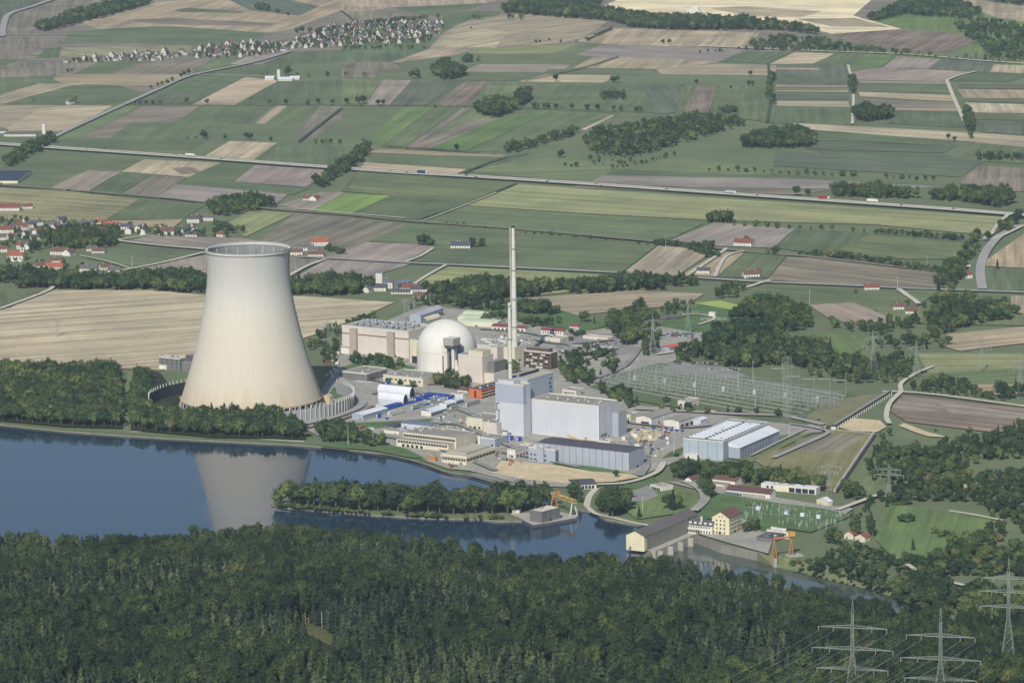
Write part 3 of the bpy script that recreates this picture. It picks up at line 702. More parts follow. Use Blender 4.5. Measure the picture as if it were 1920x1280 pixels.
def body(root, w, d, h, wall, roof, kind='flat', par=.9, rise=None, over=.5, ridge='x'):
    mb = MB()
    if kind == 'flat':
        mb.box(0, 0, 0, w, d, h); mb.build('wall', wall, root)
        r = MB(); e = .45
        for b in ((0, 0, w, e), (0, d-e, w, d), (0, e, e, d-e), (w-e, e, w, d-e)): r.box(b[0]-(.12 if b[0] == 0 else 0), b[1]-(.12 if b[1] == 0 else 0), h-.5, b[2]+(.12 if b[2] == w else 0), b[3]+(.12 if b[3] == d else 0), h+par, 1)
        r.box(e, e, h-.02, w-e, d-e, h+.15, 0); r.build('roof', [roof, TRIM if par > .5 else wall], root)
    elif kind == 'gable':
        rise = rise or min(w, d)*.22
        if ridge == 'x':
            mb.add([(0, 0, 0), (w, 0, 0), (w, d, 0), (0, d, 0), (0, 0, h), (w, 0, h), (w, d, h), (0, d, h), (0, d/2, h+rise), (w, d/2, h+rise)],
                   [(0, 1, 5, 4), (1, 2, 6, 9, 5), (2, 3, 7, 6), (3, 0, 4, 8, 7)])
            k = rise/(d/2); t = .25; o = over; z = h-k*o
            rv = [(-o, -o, z), (w+o, -o, z), (w+o, d/2, h+rise), (-o, d/2, h+rise), (w+o, d+o, z), (-o, d+o, z)]
            rt = [(x, y, zz+t) for x, y, zz in rv]
            fs = [(6, 7, 8, 9), (9, 8, 10, 11), (0, 1, 7, 6), (4, 5, 11, 10), (1, 2, 8, 7), (2, 4, 10, 8), (3, 0, 6, 9), (5, 3, 9, 11), (0, 3, 2, 1), (3, 5, 4, 2)]
        else:
            mb.add([(0, 0, 0), (w, 0, 0), (w, d, 0), (0, d, 0), (0, 0, h), (w, 0, h), (w, d, h), (0, d, h), (w/2, 0, h+rise), (w/2, d, h+rise)],
                   [(0, 1, 5, 8, 4), (1, 2, 6, 5), (2, 3, 7, 9, 6), (3, 0, 4, 7)])
            k = rise/(w/2); t = .25; o = over; z = h-k*o
            rv = [(-o, d+o, z), (-o, -o, z), (w/2, -o, h+rise), (w/2, d+o, h+rise), (w+o, -o, z), (w+o, d+o, z)]
            rt = [(x, y, zz+t) for x, y, zz in rv]
            fs = [(6, 7, 8, 9), (9, 8, 10, 11), (0, 1, 7, 6), (4, 5, 11, 10), (1, 2, 8, 7), (2, 4, 10, 8), (3, 0, 6, 9), (5, 3, 9, 11), (0, 3, 2, 1), (3, 5, 4, 2)]
        mb.build('wall', wall, root); MB().add(rv+rt, fs).build('roof', roof, root)
    elif kind == 'barrel':       # vault running along x or y, rise above wall height h
        rise = rise or (d if ridge == 'x' else w)*.35; n = 12; s = d if ridge == 'x' else w; L = w if ridge == 'x' else d; pr = []
        for i in range(n+1):
            a = math.pi*i/n; pr.append((s/2-s/2*math.cos(a), h+rise*math.sin(a)))
        def pt(l, q): return (l, q[0], q[1]) if ridge == 'x' else (q[0], l, q[1])
        mb.box(0, 0, 0, w, d, h)
        for l in (.1, L-.1): mb.add([pt(l, q) for q in pr], [tuple(range(n+1))])
        mb.build('wall', wall, root); r = MB()
        r.add([pt(l, (q[0], q[1]+.05)) for l in (-.3, L+.3) for q in pr], [(i, i+1, n+2+i, n+1+i) for i in range(n)]); r.build('roof', roof, root)
def detail(r, w, d, h, kind):
    k = random.Random(int(w*97+d*31)); a = w*d
    if kind == 'flat' and a > 110:
        for i in range(min(9, 2+int(a/260))):
            x, y = k.uniform(.1, .86)*w, k.uniform(.12, .84)*d; s, t = k.uniform(.8, 2.6), k.uniform(.8, 2.2)
            addbox(r, 'roof_unit', x, y, h+.1, x+s, y+t, h+k.uniform(.7, 2.1), k.choice([TRIM, MET, R_GREY, W_DGREY]))
        x0 = k.uniform(.1, .4)*w; mb = MB().bar((x0, d*.2, h+.5), (x0+w*.4, d*.2, h+.5), .22, 5); mb.bar((x0, d*.2, h+.5), (x0, d*.75, h+.5), .22, 5); mb.build('roof_pipe', MET, r)
    if a > 60:
        x = k.uniform(.1, .8)*w; addbox(r, 'door', x, -.14, 0, x+min(3.2, w*.12), .04, min(3.4, h*.5), k.choice([DARK, W_DGREY, W_GREEN]))
    if d > 14 and h > 5:
        y = k.uniform(.2, .7)*d; addbox(r, 'side_door', w-.04, y, 0, w+.14, y+3, 3.4, DARK); mb = MB()
        for y in (d*.33, d*.66): mb = MB().bar((w+.15, y, 0), (w+.15, y, h-.3), .13, 4).build('downpipe', MET, r)
def bld(name, label, cat, A, xB, xC=None, xD=None, h=8, wall=None, roof=None, ang=-33, kind='flat', group=None, **kw):
    a, w, d = site(A, xB, xC, xD, h, math.radians(ang))
    r = empty(name, a, math.radians(ang), label, cat, group)
    body(r, w, d, h, wall or W_WHITE, roof or R_GREY, kind, **kw); detail(r, w, d, h, kind); return r, w, d
def addbox(root, name, x0, y0, z0, x1, y1, z1, mat, top=None):
    return MB().box(x0, y0, z0, x1, y1, z1, 0, 1 if top else None).build(name, [mat]+([top] if top else []), root)
# ---------------- cooling tower ----------------
def cooling_tower():
    b = P(472, 762); R = empty('cooling_tower', b, 0, 'giant cream concrete cooling tower by the river', 'cooling tower')
    m, t, bs = newmat('tower_concrete'); tc = N(t, 'ShaderNodeTexCoord').outputs['Object']; sx = N(t, 'ShaderNodeSeparateXYZ'); t.links.new(tc, sx.inputs[0])
    z = math_(t, 'DIVIDE', math_(t, 'ADD', sx.outputs[2], math_(t, 'MULTIPLY', math_(t, 'SUBTRACT', noise(t, tc, .03, 4), .5), 26)), 170)
    c = ramp(t, z, [(0.0, C(204, 192, 168)), (.12, C(209, 199, 178)), (.3, C(212, 204, 186)), (.62, C(214, 208, 192)), (.72, C(210, 207, 196)), (.82, C(204, 202, 194)), (1.0, C(198, 197, 190))])
    an = N(t, 'ShaderNodeMath', operation='ARCTAN2'); t.links.new(sx.outputs[0], an.inputs[0]); t.links.new(sx.outputs[1], an.inputs[1])
    cb = N(t, 'ShaderNodeCombineXYZ'); t.links.new(math_(t, 'MULTIPLY', an.outputs[0], 60), cb.inputs[0]); t.links.new(math_(t, 'MULTIPLY', sx.outputs[2], .03), cb.inputs[1])
    st = ramp(t, noise(t, cb.outputs[0], 1.0, 5, .75), [(.3, (1.05,)*3), (.55, (.97,)*3), (.75, (.8,)*3)]); c = mixc(t, 1.0, c, st, 'MULTIPLY')
    # rusty wash above the lintel
    zz = ramp(t, math_(t, 'DIVIDE', sx.outputs[2], 60), [(.15, (1, 1, 1)), (.62, (0, 0, 0))])
    wash = math_(t, 'MULTIPLY', zz, ramp(t, noise(t, cb.outputs[0], .12, 4, .6), [(.42, (0, 0, 0)), (.62, (.5,)*3)])); c = mixc(t, wash, c, C(194, 164, 122))
    zt = ramp(t, math_(t, 'DIVIDE', sx.outputs[2], 170), [(.62, (0, 0, 0)), (.78, (.6,)*3)])
    fr = math_(t, 'FRACT', math_(t, 'MULTIPLY', an.outputs[0], 120/(2*math.pi)))
    rib = math_(t, 'MULTIPLY', math_(t, 'LESS_THAN', fr, .22), math_(t, 'ADD', zt, .1)); c = mixc(t, rib, c, mixc(t, 1, c, (.8, .81, .84, 1), 'MULTIPLY'))
    hr = math_(t, 'LESS_THAN', math_(t, 'FRACT', math_(t, 'DIVIDE', sx.outputs[2], 5.5)), .06); c = mixc(t, math_(t, 'MULTIPLY', hr, .7), c, mixc(t, 1, c, (.85, .85, .85, 1), 'MULTIPLY'))
    c = mixc(t, 1.0, c, (.93, .93, .935, 1), 'MULTIPLY'); t.links.new(c, bs.inputs['Base Color']); bs.inputs['Roughness'].default_value = .9
    key = [(10, 74.6), (28, 68.7), (47, 62.6), (70, 56.3), (93, 50.9), (116, 46.4), (133, 44.0), (147, 43.2), (160, 43.4), (168, 44.0)]
    def rad(zq):
        for (a, ra), (bb, rb), i in zip(key, key[1:], range(99)):
            if zq <= bb:
                p0 = key[max(i-1, 0)]; p3 = key[min(i+2, len(key)-1)]; tt = (zq-a)/(bb-a)
                m0 = (rb-p0[1])/(bb-p0[0])*(bb-a); m1 = (p3[1]-ra)/(p3[0]-a)*(bb-a)
                return (2*tt**3-3*tt*tt+1)*ra+(tt**3-2*tt*tt+tt)*m0+(-2*tt**3+3*tt*tt)*rb+(tt**3-tt*tt)*m1
        return key[-1][1]
    zs = [10+158*i/60 for i in range(61)]
    MB().rev([(rad(q), q) for q in zs], 144).build('shell', m, R, smooth=True)
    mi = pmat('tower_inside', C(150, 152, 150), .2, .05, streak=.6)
    MB().rev([(rad(q)-.9, q) for q in reversed(zs)], 144).build('inner_wall', mi, R, smooth=True)
    rim = MB().rev([(43.9, 166.8), (45.2, 167.2), (45.2, 169.0), (42.4, 169.0), (42.4, 167), (43.2, 166.5)], 144); rim.build('rim', TRIM, R)
    MB().rev([(45.3, 169.0), (45.3, 170.1), (45.15, 170.1), (45.15, 169.0)], 144).build('railing', MET, R)
    MB().rev([(75.2, 9.2), (75.4, 10.6), (73.6, 10.8), (73.4, 9.2), (75.2, 9.2)], 144).build('lintel', pmat('lintel_concrete', C(188, 172, 146), .1, .2), R)
    # white vertical inspection ribs on the inner wall
    for k in range(20):
        a = 2*math.pi*k/20; q = [(rad(zz)-1.1, zz) for zz in (100, 120, 140, 155, 166)]; mb = MB()
        for (r0, z0), (r1, z1) in zip(q, q[1:]): mb.bar((r0*math.cos(a), r0*math.sin(a), z0), (r1*math.cos(a), r1*math.sin(a), z1), .35, 4)
        mb.build('inner_rib', TRIM, R)
    for az in (-8, 28):
        a = math.radians(az); mb = MB(); qz = [10+158*i/24 for i in range(25)]
        for z0, z1 in zip(qz, qz[1:]):
            for s in (-.012, .012): mb.bar(((rad(z0)+.7)*math.cos(a+s), (rad(z0)+.7)*math.sin(a+s), z0), ((rad(z1)+.7)*math.cos(a+s), (rad(z1)+.7)*math.sin(a+s), z1), .28, 4)
            mb.box((rad(z0)+.9)*math.cos(a)-1.0, (rad(z0)+.9)*math.sin(a)-1.0, z0, (rad(z0)+.9)*math.cos(a)+1.0, (rad(z0)+.9)*math.sin(a)+1.0, z0+.5)
        mb.build('outer_ladder', pmat('ladder_steel', C(92, 94, 98), .1, .5), R)
    n = 44; leg = MB(); da = math.pi/n
    leg.bar((77.5, 0, 0), (74.4*math.cos(da), 74.4*math.sin(da), 9.6), .55, 6); leg.bar((77.5, 0, 0), (74.4*math.cos(da), -74.4*math.sin(da), 9.6), .55, 6); leg.box(76.4, -1, -.5, 78.8, 1, .6)
    l0 = leg.build('leg', W_CONC, R)
    for k in range(1, n):
        l = l0.copy(); COL.objects.link(l); l.rotation_euler = (0, 0, 2*math.pi*k/n)
    MB().rev([(80, -.5), (80, 1.2), (79.5, 1.2), (79.5, .3), (0.1, .3)], 96).build('basin', W_CONC, R)
    MB().rev([(70, .3), (70, 9.0), (0.1, 9.0)], 64).build('shade_drum', DARK, R)  # dark drum painting the shade inside the tower, behind the legs
    # noise wall: curved panel screen with tall white posts
    for lab, a0, a1, pm in (('tall curved noise screen left of the cooling tower', 118, 186, R_NAVY), ('tall curved noise screen right of the cooling tower', -75, 36, W_GREY)):
        Q = empty('noise_barrier', b, 0, lab, 'noise barrier'); k = int((a1-a0)/3.2); r = 108
        MB().rev([(r, 0), (r, 13.5), (r-.5, 13.5), (r-.5, 0)], k, a0=math.radians(a0), a1=math.radians(a1)).build('panel_wall', pmat('screen_panels_dark', C(52, 58, 70), .08, .3, seam=3) if a0 > 0 else pmat('screen_panels', C(160, 162, 164), .08, .3, seam=3), Q)
        pp = None
        for i in range(k+1):
            a = math.radians(a0+(a1-a0)*i/k)
            if pp is None: pp = MB().box(-.35, -.35, 0, .35, .35, 17).build('post', TRIM, Q); o = pp
            else: o = pp.copy(); COL.objects.link(o)
            o.location = ((r+.6)*math.cos(a), (r+.6)*math.sin(a), 0); o.rotation_euler = (0, 0, a)
cooling_tower()
# ---------------- stacks ----------------
def stack(label, base, z0, h, r0, r1, rings, sect):
    R = empty('chimney_stack', base, 0, label, 'chimney'); R.location.z = z0
    m = pmat('stack_concrete', C(214, 212, 200), .07, .1, hseam=12.0, seamc=.82, streak=.2); MB().cyl(0, 0, 0, h, r0, r1, 24).build('shaft', m, R, smooth=False)
    for z in rings:
        r = r0+(r1-r0)*z/h; MB().cyl(0, 0, z-.5, z+.6, r+.9, n=20).build('platform', MET, R)
    lad = MB(); 
    for s in (-.35, .35): lad.bar((-(r0+.25), s, 0), (-(r1+.25), s, h), .12, 4)
    lad.build('ladder', DARK, R); return R
st2 = stack('tallest slim white chimney behind the brown office block', P(965.5, 678), 0, 152, 3.6, 1.75, (8, 40, 71, 104, 128), None)
MB().cyl(0, 0, 60, 152, 1.0, n=8).build('flue_pipe', W_CONC, st2, loc=(-3.4, -.5, 0)); MB().cyl(0, 0, 151.5, 153.5, 2.0, 1.7, n=16).build('cap', DARK, st2)
# ---------------- older reactor block with roof stack ----------------
def old_block():
    r, w, d = bld('reactor_building', 'tall light grey reactor block with slim chimney on its roof', 'reactor building', (929, 718), 981, 994.5, h=53, wall=W_GREY, roof=R_LIGHT, par=1.0)
    addbox(r, 'upper_band', -.25, -.25, 34.5, w+.25, 5, 53.0, pmat('upper_band_cladding', C(168, 174, 186), .04, .1, seam=3))
    addbox(r, 'roof_house', 3, 2, 53.1, w*.62, d-1, 56.5, W_GREY, R_LIGHT)
    # dark zig-zag down pipe
    pts = [(4.5, 33), (1.5, 33), (1.5, 26), (4, 26), (4, 15), (1.6, 15), (1.6, 8), (5, 8), (5, 5), (14, 5), (14, -.0)]; mb = MB()
    for (x0, z0), (x1, z1) in zip(pts, pts[1:]): mb.bar((x0, -.6, z0), (x1, -.6, z1), .35, 6)
    mb.build('down_pipe', DARK, r)
    mb = MB().box(-.4, -.4, 0, w+.4, d, 1.6); mb.build('plinth', TRIM, r)
    # rear, wider block
    a, w2, d2 = site((961, 709.7), 989, 1037.5, None, 56, GA); r2 = empty('reactor_building', a, GA, 'bluish grey block rising behind the reactor tower', 'reactor building')
    a3, w3, d3 = site((934, 711), 960, 986, None, 54, GA); r3 = empty('reactor_building', a3, GA, 'low-roofed block between tower and bluish block, behind the roof chimney', 'reactor building'); body(r3, w3+3, d3, 54, W_GREY, R_BLUE, par=.4)
    bl = pmat('bluish_cladding', C(174, 184, 192), .06, .1, seam=2.2, seamc=.9, streak=.25)
    body(r2, w2, d2, 56, bl, R_LIGHT, par=.5)
    addbox(r2, 'roof_ridge', 0, d2*.25, 56.1, 2, d2-2, 58.6, W_TEAL); mb = MB()
    for i in range(10): 
        z = 10+i*4.4; mb.box(w2-.1, d2-7-(i % 3), z, w2+.14, d2-4.5+(i % 2), z+2.6)
    mb.build('louvre_grille', W_GREEN, r2)
    ps = P(957, 711, 54); stack('slender white chimney standing on the grey reactor block', ps, 54, 79, 2.15, 1.6, (18, 42, 76), None)
old_block()
def turbine_hall():
    r, w, d = bld('turbine_hall', 'large pale grey turbine hall with flat roof', 'industrial hall', (993, 749), 1122, 1158, h=36, wall=W_GREY, roof=R_GREY, par=1.3)
    addbox(r, 'plinth', -.2, -.3, 0, w+.3, d, 2.2, TRIM); addbox(r, 'end_annex', w, d*.72, 0, w+7, d+6, 26, W_GREY2, R_GREY)
    addbox(r, 'corner_trim', w-.7, -.35, 2.2, w+.35, .6, 37.5, R_WHITE)
    for k in range(6): addbox(r, 'roof_vent', w*(.12+.15*k), d*.45, 36.2, w*(.12+.15*k)+1.6, d*.45+1.6, 37.6, TRIM)
    windows(r, w, d, 'R', 4, 7, 3, .5, u0=4, u1=16, mat=DARK)
turbine_hall()
def front_hall():
    r, w, d = bld('storage_hall', 'long low blue-grey hall with charcoal roof beside sandy lot', 'industrial hall', (1008, 829), 1178, 1207, h=19, wall=W_GREY2, roof=R_DARK, kind='gable', rise=1.4, ridge='x', over=.3)
    windows(r, w, d, 'F', .6, 18.6, 13, .03, name='panel_joint', mat=DARK, m0=3)
    addbox(r, 'corner_trim', w-.5, -.3, 0, w+.3, .6, 19.2, TRIM)
    r, w, d = bld('annex', 'small blue-grey annex with dark windows at hall corner', 'annex', (991, 838), 1041, 1051.5, h=14.5, wall=W_GREY2, roof=R_GREY)
    for z in (2.5, 7): windows(r, w, d, 'F', z, z+1.6, 5, .45, mat=DARK, m0=1, u1=w*.7)
    addbox(r, 'stair_tower', w*.36, -2.2, 0, w*.6, 0, 15.5, W_GREY2, R_GREY); addbox(r, 'side_panel', w, 1, 1, w+.25, d-1, 13, W_GREEN)
    for k in range(3): addbox(r, 'roof_unit', 3+k*7, 4, 14.7, 7+k*7, 8, 16.6, TRIM)
front_hall()
def store():
    ang = -28; r, w, d = bld('storage_hall', 'big pale blue storage hall with white skylight strips on roof', 'industrial hall', (1281, 822), 1356, 1440.5, h=19, wall=W_BLUE, roof=pmat('shade_darkened_roof', C(118, 120, 122), .1, .1), ang=ang, par=.8)  # roof tone darkened to stand for shadows between the skylight strips
    windows(r, w, d, 'F', .4, 18.6, 4, .02, name='panel_joint', mat=DARK)
    proto = None
    for i in range(12):
        for j in range(2):
            if proto is None: proto = MB().box(0, 0, 19.25, w*.40, 2.6, 20.3).build('skylight', R_WHITE, r); o = proto
            else: o = proto.copy(); COL.objects.link(o)
            o.location = (w*(.06+.48*j), 8+i*(d-14)/12, 0)
    addbox(r, 'low_aisle', w, d*.12, 0, w+12, d, 12, W_GREY2); sl = MB()
    y0, y1 = d*.12-.4, d+.4; sl.add([(w-.1, y0, 16.5), (w+12.6, y0, 12.2), (w+12.6, y1, 12.2), (w-.1, y1, 16.5), (w-.1, y0, 12), (w+12.6, y0, 11.7), (w+12.6, y1, 11.7), (w-.1, y1, 12)], [(0, 1, 2, 3), (0, 4, 5, 1), (1, 5, 6, 2), (2, 6, 7, 3)]); sl.build('aisle_roof', R_WHITE, r)
    o = windows(r, w+12.05, d, 'R', 1, 11, 11, .03, name='panel_joint', mat=DARK, m0=d*.15)
    addbox(r, 'canopy', w*.1, -5, 0, w*.4, 0, 5, TRIM); 
store()
# ---------------- newer unit: machine hall, dome, auxiliary blocks ----------------
def unit_two():
    r, w, d = bld('machine_hall', 'long pale pink machine hall with roof fans', 'industrial hall', (641, 611), 766, None, 686, h=31, wall=W_PINK, roof=R_LIGHT, par=1.2)
    addbox(r, 'dark_band', -.12, -.25, 22.6, w+.1, .05, 23.6, W_BROWN)
    for f in (.14, .70): addbox(r, 'stair_shaft', w*f, -3.6, 0, w*f+9, 0, 30.2, pmat('taupe_cladding', C(170, 160, 150), .05, .2, seam=1.6), R_LIGHT)
    addbox(r, 'gate_house', 4, -8, 0, 15, 0, 8, W_WHITE, R_GREY)
    u = None
    for i in range(8):
        for j in range(3):
            if rnd.random() < .12: continue
            if u is None:
                u = MB().box(-2.4, -2, 31, 2.4, 2, 34.6, 0, 1).build('roof_fan', [pmat('fan_housing', C(128, 134, 142), .1, .3), R_WHITE], r); o = u
            else: o = u.copy(); COL.objects.link(o)
            o.location = (w*(.13+.105*i)+rnd.uniform(-1, 1), d*(.22+.26*j)+rnd.uniform(-.8, .8), 0); o.scale = (rnd.uniform(.8, 1.2), rnd.uniform(.8, 1.1), 1.0)
    # reactor dome
    b = P(838, 692); D = empty('reactor_dome', b, GA, 'smooth white reactor dome beside the pink machine hall', 'reactor dome')
    mw = pmat('dome_paint', C(222, 220, 211), .05, .05, hseam=4.5, seamc=.93, streak=.16, seam=0); R = 33.0; h = 23
    MB().rev([(R, 0), (R, h)], 96).build('cylinder_wall', mw, D, smooth=True)
    MB().rev([(R*math.cos(a*math.pi/40), h+R*math.sin(a*math.pi/40)) for a in range(20)]+[(.01, h+R)], 96).build('dome', mw, D, smooth=True)
    MB().rev([(R+.05, h-.3), (R+.3, h), (R+.05, h+.3)], 96).build('ring', W_CREAM, D)
    mb = MB()      # ladder track over the right flank
    for k in range(22):
        a0, a1 = math.pi/2*k/22, math.pi/2*(k+1)/22; az = math.radians(24)
        f = lambda a, s: ((R+.7)*math.cos(a)*math.cos(az+s), (R+.7)*math.cos(a)*math.sin(az+s), h+(R+.7)*math.sin(a))
        for s in (0, .05): mb.bar(f(a0, s), f(a1, s), .35, 4)
    mb.build('maintenance_rail', MET, D)
    # steam valve building on the front of the dome, with two tall fins
    p = P(844, 706); V = empty('valve_house', p, GA, 'tall white finned tower standing against the dome front', 'tower'); V.scale = (.9, .9, .86)
    dk = pmat('recess_steel', C(84, 90, 102), .2, .3)
    addbox(V, 'recess', -7, 3, 0, 8, 16, 36, dk); MB().box(-8.5, -1, 0, -3.2, 5, 36.5).build('fin', W_WHITE, V); MB().box(3.2, -1, 0, 6.8, 5, 36).build('fin', W_WHITE, V)
    addbox(V, 'head', -6, -2, 36.6, 8, 12, 40.5, dk); addbox(V, 'roof_box', -7, -3.6, 40.6, 7.5, 12.5, 50, pmat('grey_box_cladding', C(168, 164, 158), .05, .3, hseam=1.5), TRIM)
    addbox(V, 'arched_surround', 6.9, 1, 0, 11.5, 15, 22, W_WHITE, W_CREAM); addbox(V, 'collar', -11, -1.8, 31, -3.2, 5, 39, W_WHITE); mb = MB(); mb.bar((9, 0, 38), (16, -1, 4), 1.3, 6); mb.bar((-10, 0, 26), (-10, 0, 2), .9, 6); mb.bar((0, -1, 30), (0, 1, 4), .8, 6); mb.build('exhaust_duct', dk, V)
    # auxiliary block, right of dome
    r, w, d = bld('auxiliary_building', 'pale beige auxiliary block right of the white dome', 'industrial building', (859, 665), 904, None, 880, h=30, wall=W_PINK, roof=R_LIGHT)
    addbox(r, 'roof_box', w*.35, 4, 30.2, w-2, d-2, 35.5, W_CREAM, R_LIGHT); addbox(r, 'link_block', w, 4, 0, w+12, d+10, 12, W_PINK, R_LIGHT); addbox(r, 'link_block', w, 10, 12, w+9, d+10, 24, W_DGREY, R_GREY)
    r, w, d = bld('stair_tower', 'square beige tower at the end of the auxiliary block', 'tower', (915, 651), 932, 944, h=27, wall=W_PINK, roof=R_LIGHT)
    r, w, d = bld('switchgear_building', 'wide low cream building with pipework roof behind dome', 'industrial building', (872, 644), 965, None, 905, h=17, wall=W_CREAM, roof=R_LIGHT)
    for i in range(5):
        for j in range(3): addbox(r, 'roof_duct', 3+i*w/5.2, 5+j*d/3.2, 17.2, 3+i*w/5.2+8, 5+j*d/3.2+2.5, 18.6, MET if (i+j) % 2 else TRIM)
    r, w, d = bld('connecting_building', 'low white connecting block between machine hall and dome', 'industrial building', (768, 637), 795, None, 785, h=27, wall=W_CREAM, roof=R_GREY)
    addbox(r, 'gateway', w*.15, -.3, 0, w*.6, .2, 9, DARK)
    r, w, d = bld('office_block', 'brown six-storey office block with ribbon windows', 'office building', (982, 657), 1033, 1045, h=19.5, wall=W_BROWN, roof=R_GREY)
    for i in range(5):
        z = 1.6+i*3.5; addbox(r, 'balcony_band', -.8, -.8, z+2.3, w+.8, .1, z+3.2, pmat('taupe_band', C(124, 108, 94), .1, .3)); windows(r, w, d, 'F', z, z+1.9, 7, .8, m0=1)
        for _ in range(3):
            q = rnd.uniform(2, w-6); addbox(r, 'sun_blind', q, -.28, z+.1, q+4, -.02, z+1.8, TRIM)
    addbox(r, 'penthouse', 2, 3, 19.7, w-5, d-2, 23.4, W_BROWN, R_GREY)
    r, w, d = bld('emergency_building', 'dark teal windowless block behind the tall chimney', 'industrial building', (971, 644.5), 978, 991.5, h=18, wall=W_TEAL, roof=R_GREY)
    r, w, d = bld('workshop_building', 'cream flat-roofed workshop with three trees in front', 'building', (718.5, 703), 793, 831, h=9.5, wall=W_CREAM, roof=R_GREY)
    windows(r, w, d, 'F', 5.4, 7, 8, .5)
    r, w, d = bld('pump_building', 'grey windowless block beside the cooling tower shadow', 'building', (642, 696.5), 688, 726, h=9.5, wall=W_DGREY, roof=R_GREY)
    addbox(r, 'loading_dock', w*.6, -4, 0, w+8, -.1, 1.5, TRIM)
unit_two()
# ---------------- other halls and offices of the yard ----------------
def yard():
    r, w, d = bld('long_office', 'orange-fronted office wing with dark blue roof', 'office building', (880, 728.5), 902, 945, h=11, wall=W_ORANGE, roof=R_NAVY, par=.3)
    windows(r, w, d, 'F', 1.5, 9.5, 1, .2, mat=GLASS)
    for z in (1.4, 4.8, 8): windows(r, w, d, 'R', z, z+1.8, 10, .72); addbox(r, 'balcony', w, .5, z-1, w+.6, d-.5, z-.4, TRIM)
    r, w, d = bld('canteen_building', 'red-brown roofed two-storey house left of orange offices', 'building', (858, 730), 876, 889, h=8, wall=W_WHITE, roof=R_BTILE, kind='gable', rise=2); windows(r, w, d, 'F', 4.5, 6.3, 4, .5)
    r, w, d = bld('flat_shed', 'low white shed below the red-brown roofed house', 'shed', (846, 738), 868, 882, h=4.5, wall=W_WHITE, roof=R_GREY)
    # white vaulted halls
    for lab, A, xB, xD, h in (('rear white vaulted hall with dark arched end', (708, 733), 768, 718, 5), ('front white vaulted hall with dark arched end', (709, 747.5), 756, 718, 5)):
        r, w, d = bld('vaulted_hall', lab, 'hall', A, xB, None, xD, h=h, wall=W_GREY, roof=R_WHITE, kind='barrel', ridge='x', rise=7, group=None)
        mb = MB(); n = 12; mb.add([(w+.25, d/2, 0)]+[(w+.25, d/2-d*.42*math.cos(math.pi*i/n), h+6*math.sin(math.pi*i/n)*1) for i in range(n+1)]+[(w+.25, d*.92, 0), (w+.25, d*.08, 0)], [tuple(range(1, n+4))]); mb.build('end_opening', DARK, r)
    r, w, d = bld('long_shed', 'long low shed with white roof beside blue containers', 'shed', (660, 776), 681, 727, h=6.5, wall=W_GREY2, roof=R_WHITE, kind='gable', ridge='y', rise=1.2)
    r, w, d = bld('low_shed', 'flat white lean-to roof in front of the vaulted halls', 'shed', (705, 758), 721, 746, h=5, wall=W_GREY, roof=R_WHITE, kind='gable', ridge='y', rise=1)
    for lab, A, xB, xC in (('nearest white barrel-roofed store right of container rows', (789, 772), 809, 838), ('middle white barrel-roofed store behind the nearest one', (823, 757.5), 838, 854), ('farthest white barrel-roofed store near the orange offices', (844, 751), 856, 869)):
        r, w, d = bld('barrel_store', lab, 'store', A, xB, xC, h=4.6, wall=W_GREEN, roof=R_WHITE, kind='barrel', ridge='y', rise=3)
        addbox(r, 'front_panel', .5, -.2, .3, w-.5, .1, 6.2, W_WHITE)
    r, w, d = bld('blue_roof_store', 'store with blue-grey roof behind the riverside intake hall', 'store', (752, 792), 805, 823, h=6.5, wall=W_GREY, roof=R_BLUE, kind='gable', ridge='x', rise=.8); windows(r, w, d, 'F', .5, 3, 1, .25, u0=-2, u1=12, mat=MBLUE)
    r, w, d = bld('purple_roof_shed', 'small shed with mauve roof near the riverside trees', 'shed', (720, 797), 738, 757, h=4, wall=W_DGREY, roof=R_DARK, kind='gable', ridge='x', rise=.6)
    r, w, d = bld('garage', 'low white garage left of the riverside intake hall', 'garage', (720, 806), 748, 760, h=4, wall=W_WHITE, roof=R_GREY, par=.3)
    r, w, d = bld('intake_hall', 'large flat grey riverside intake hall with window band', 'industrial hall', (756, 810.5), 855, 892, h=13, wall=W_CREAM, roof=R_GREY, par=.5)
    windows(r, w, d, 'F', 9.3, 11.6, 22, .82, m0=.6, u1=w-1)
    addbox(r, 'front_wing', -1, -11, 0, w*.97, -.1, 8.2, W_CREAM, R_GREY); 
    p = None
    for i in range(18):
        if p is None: p = MB().box(0, -11.2, 5.2, (w*.9)/18*.8, -10.9, 7.4).build('wing_window', GLASS, r); o = p
        else: o = p.copy(); COL.objects.link(o)
        o.location = (1+i*(w*.94)/18, 0, 0)
    for k in range(5): addbox(r, 'gate', 6+k*5.5, -11.3, 0, 9+k*5.5, -10.8, 4, DARK)
    r, w, d = bld('screen_house', 'cream riverside screen house with pale roof and window band', 'building', (828, 850), 874, 929, h=10, wall=W_CREAM, roof=R_LIGHT, par=.2)
    windows(r, w, d, 'F', 4.6, 6.6, 9, .75, m0=.6); windows(r, w, d, 'R', 4.6, 6.6, 9, .7, m0=1); addbox(r, 'cornice', -.9, -.9, 7.6, w+.9, d+.9, 9.2, W_CREAM); addbox(r, 'upper_roof', 4, 6, 10.2, w-4, d-4, 12, R_LIGHT)
    r, w, d = bld('workshop', 'tall cream workshop left of the grey reactor block', 'building', (875, 783), 905, None, 905, h=12, wall=W_CREAM, roof=R_GREY); windows(r, w, d, 'F', 2, 4, 3, .5, mat=DARK)
    r, w, d = bld('workshop', 'beige service building against the reactor block foot', 'building', (906, 792), 931, None, 925, h=13, wall=W_PINK, roof=R_GREY)
    r, w, d = bld('service_house', 'small service house with lilac wall near blue containers', 'building', (899, 820), 928, 951, h=9, wall=W_GREY2, roof=R_GREY)
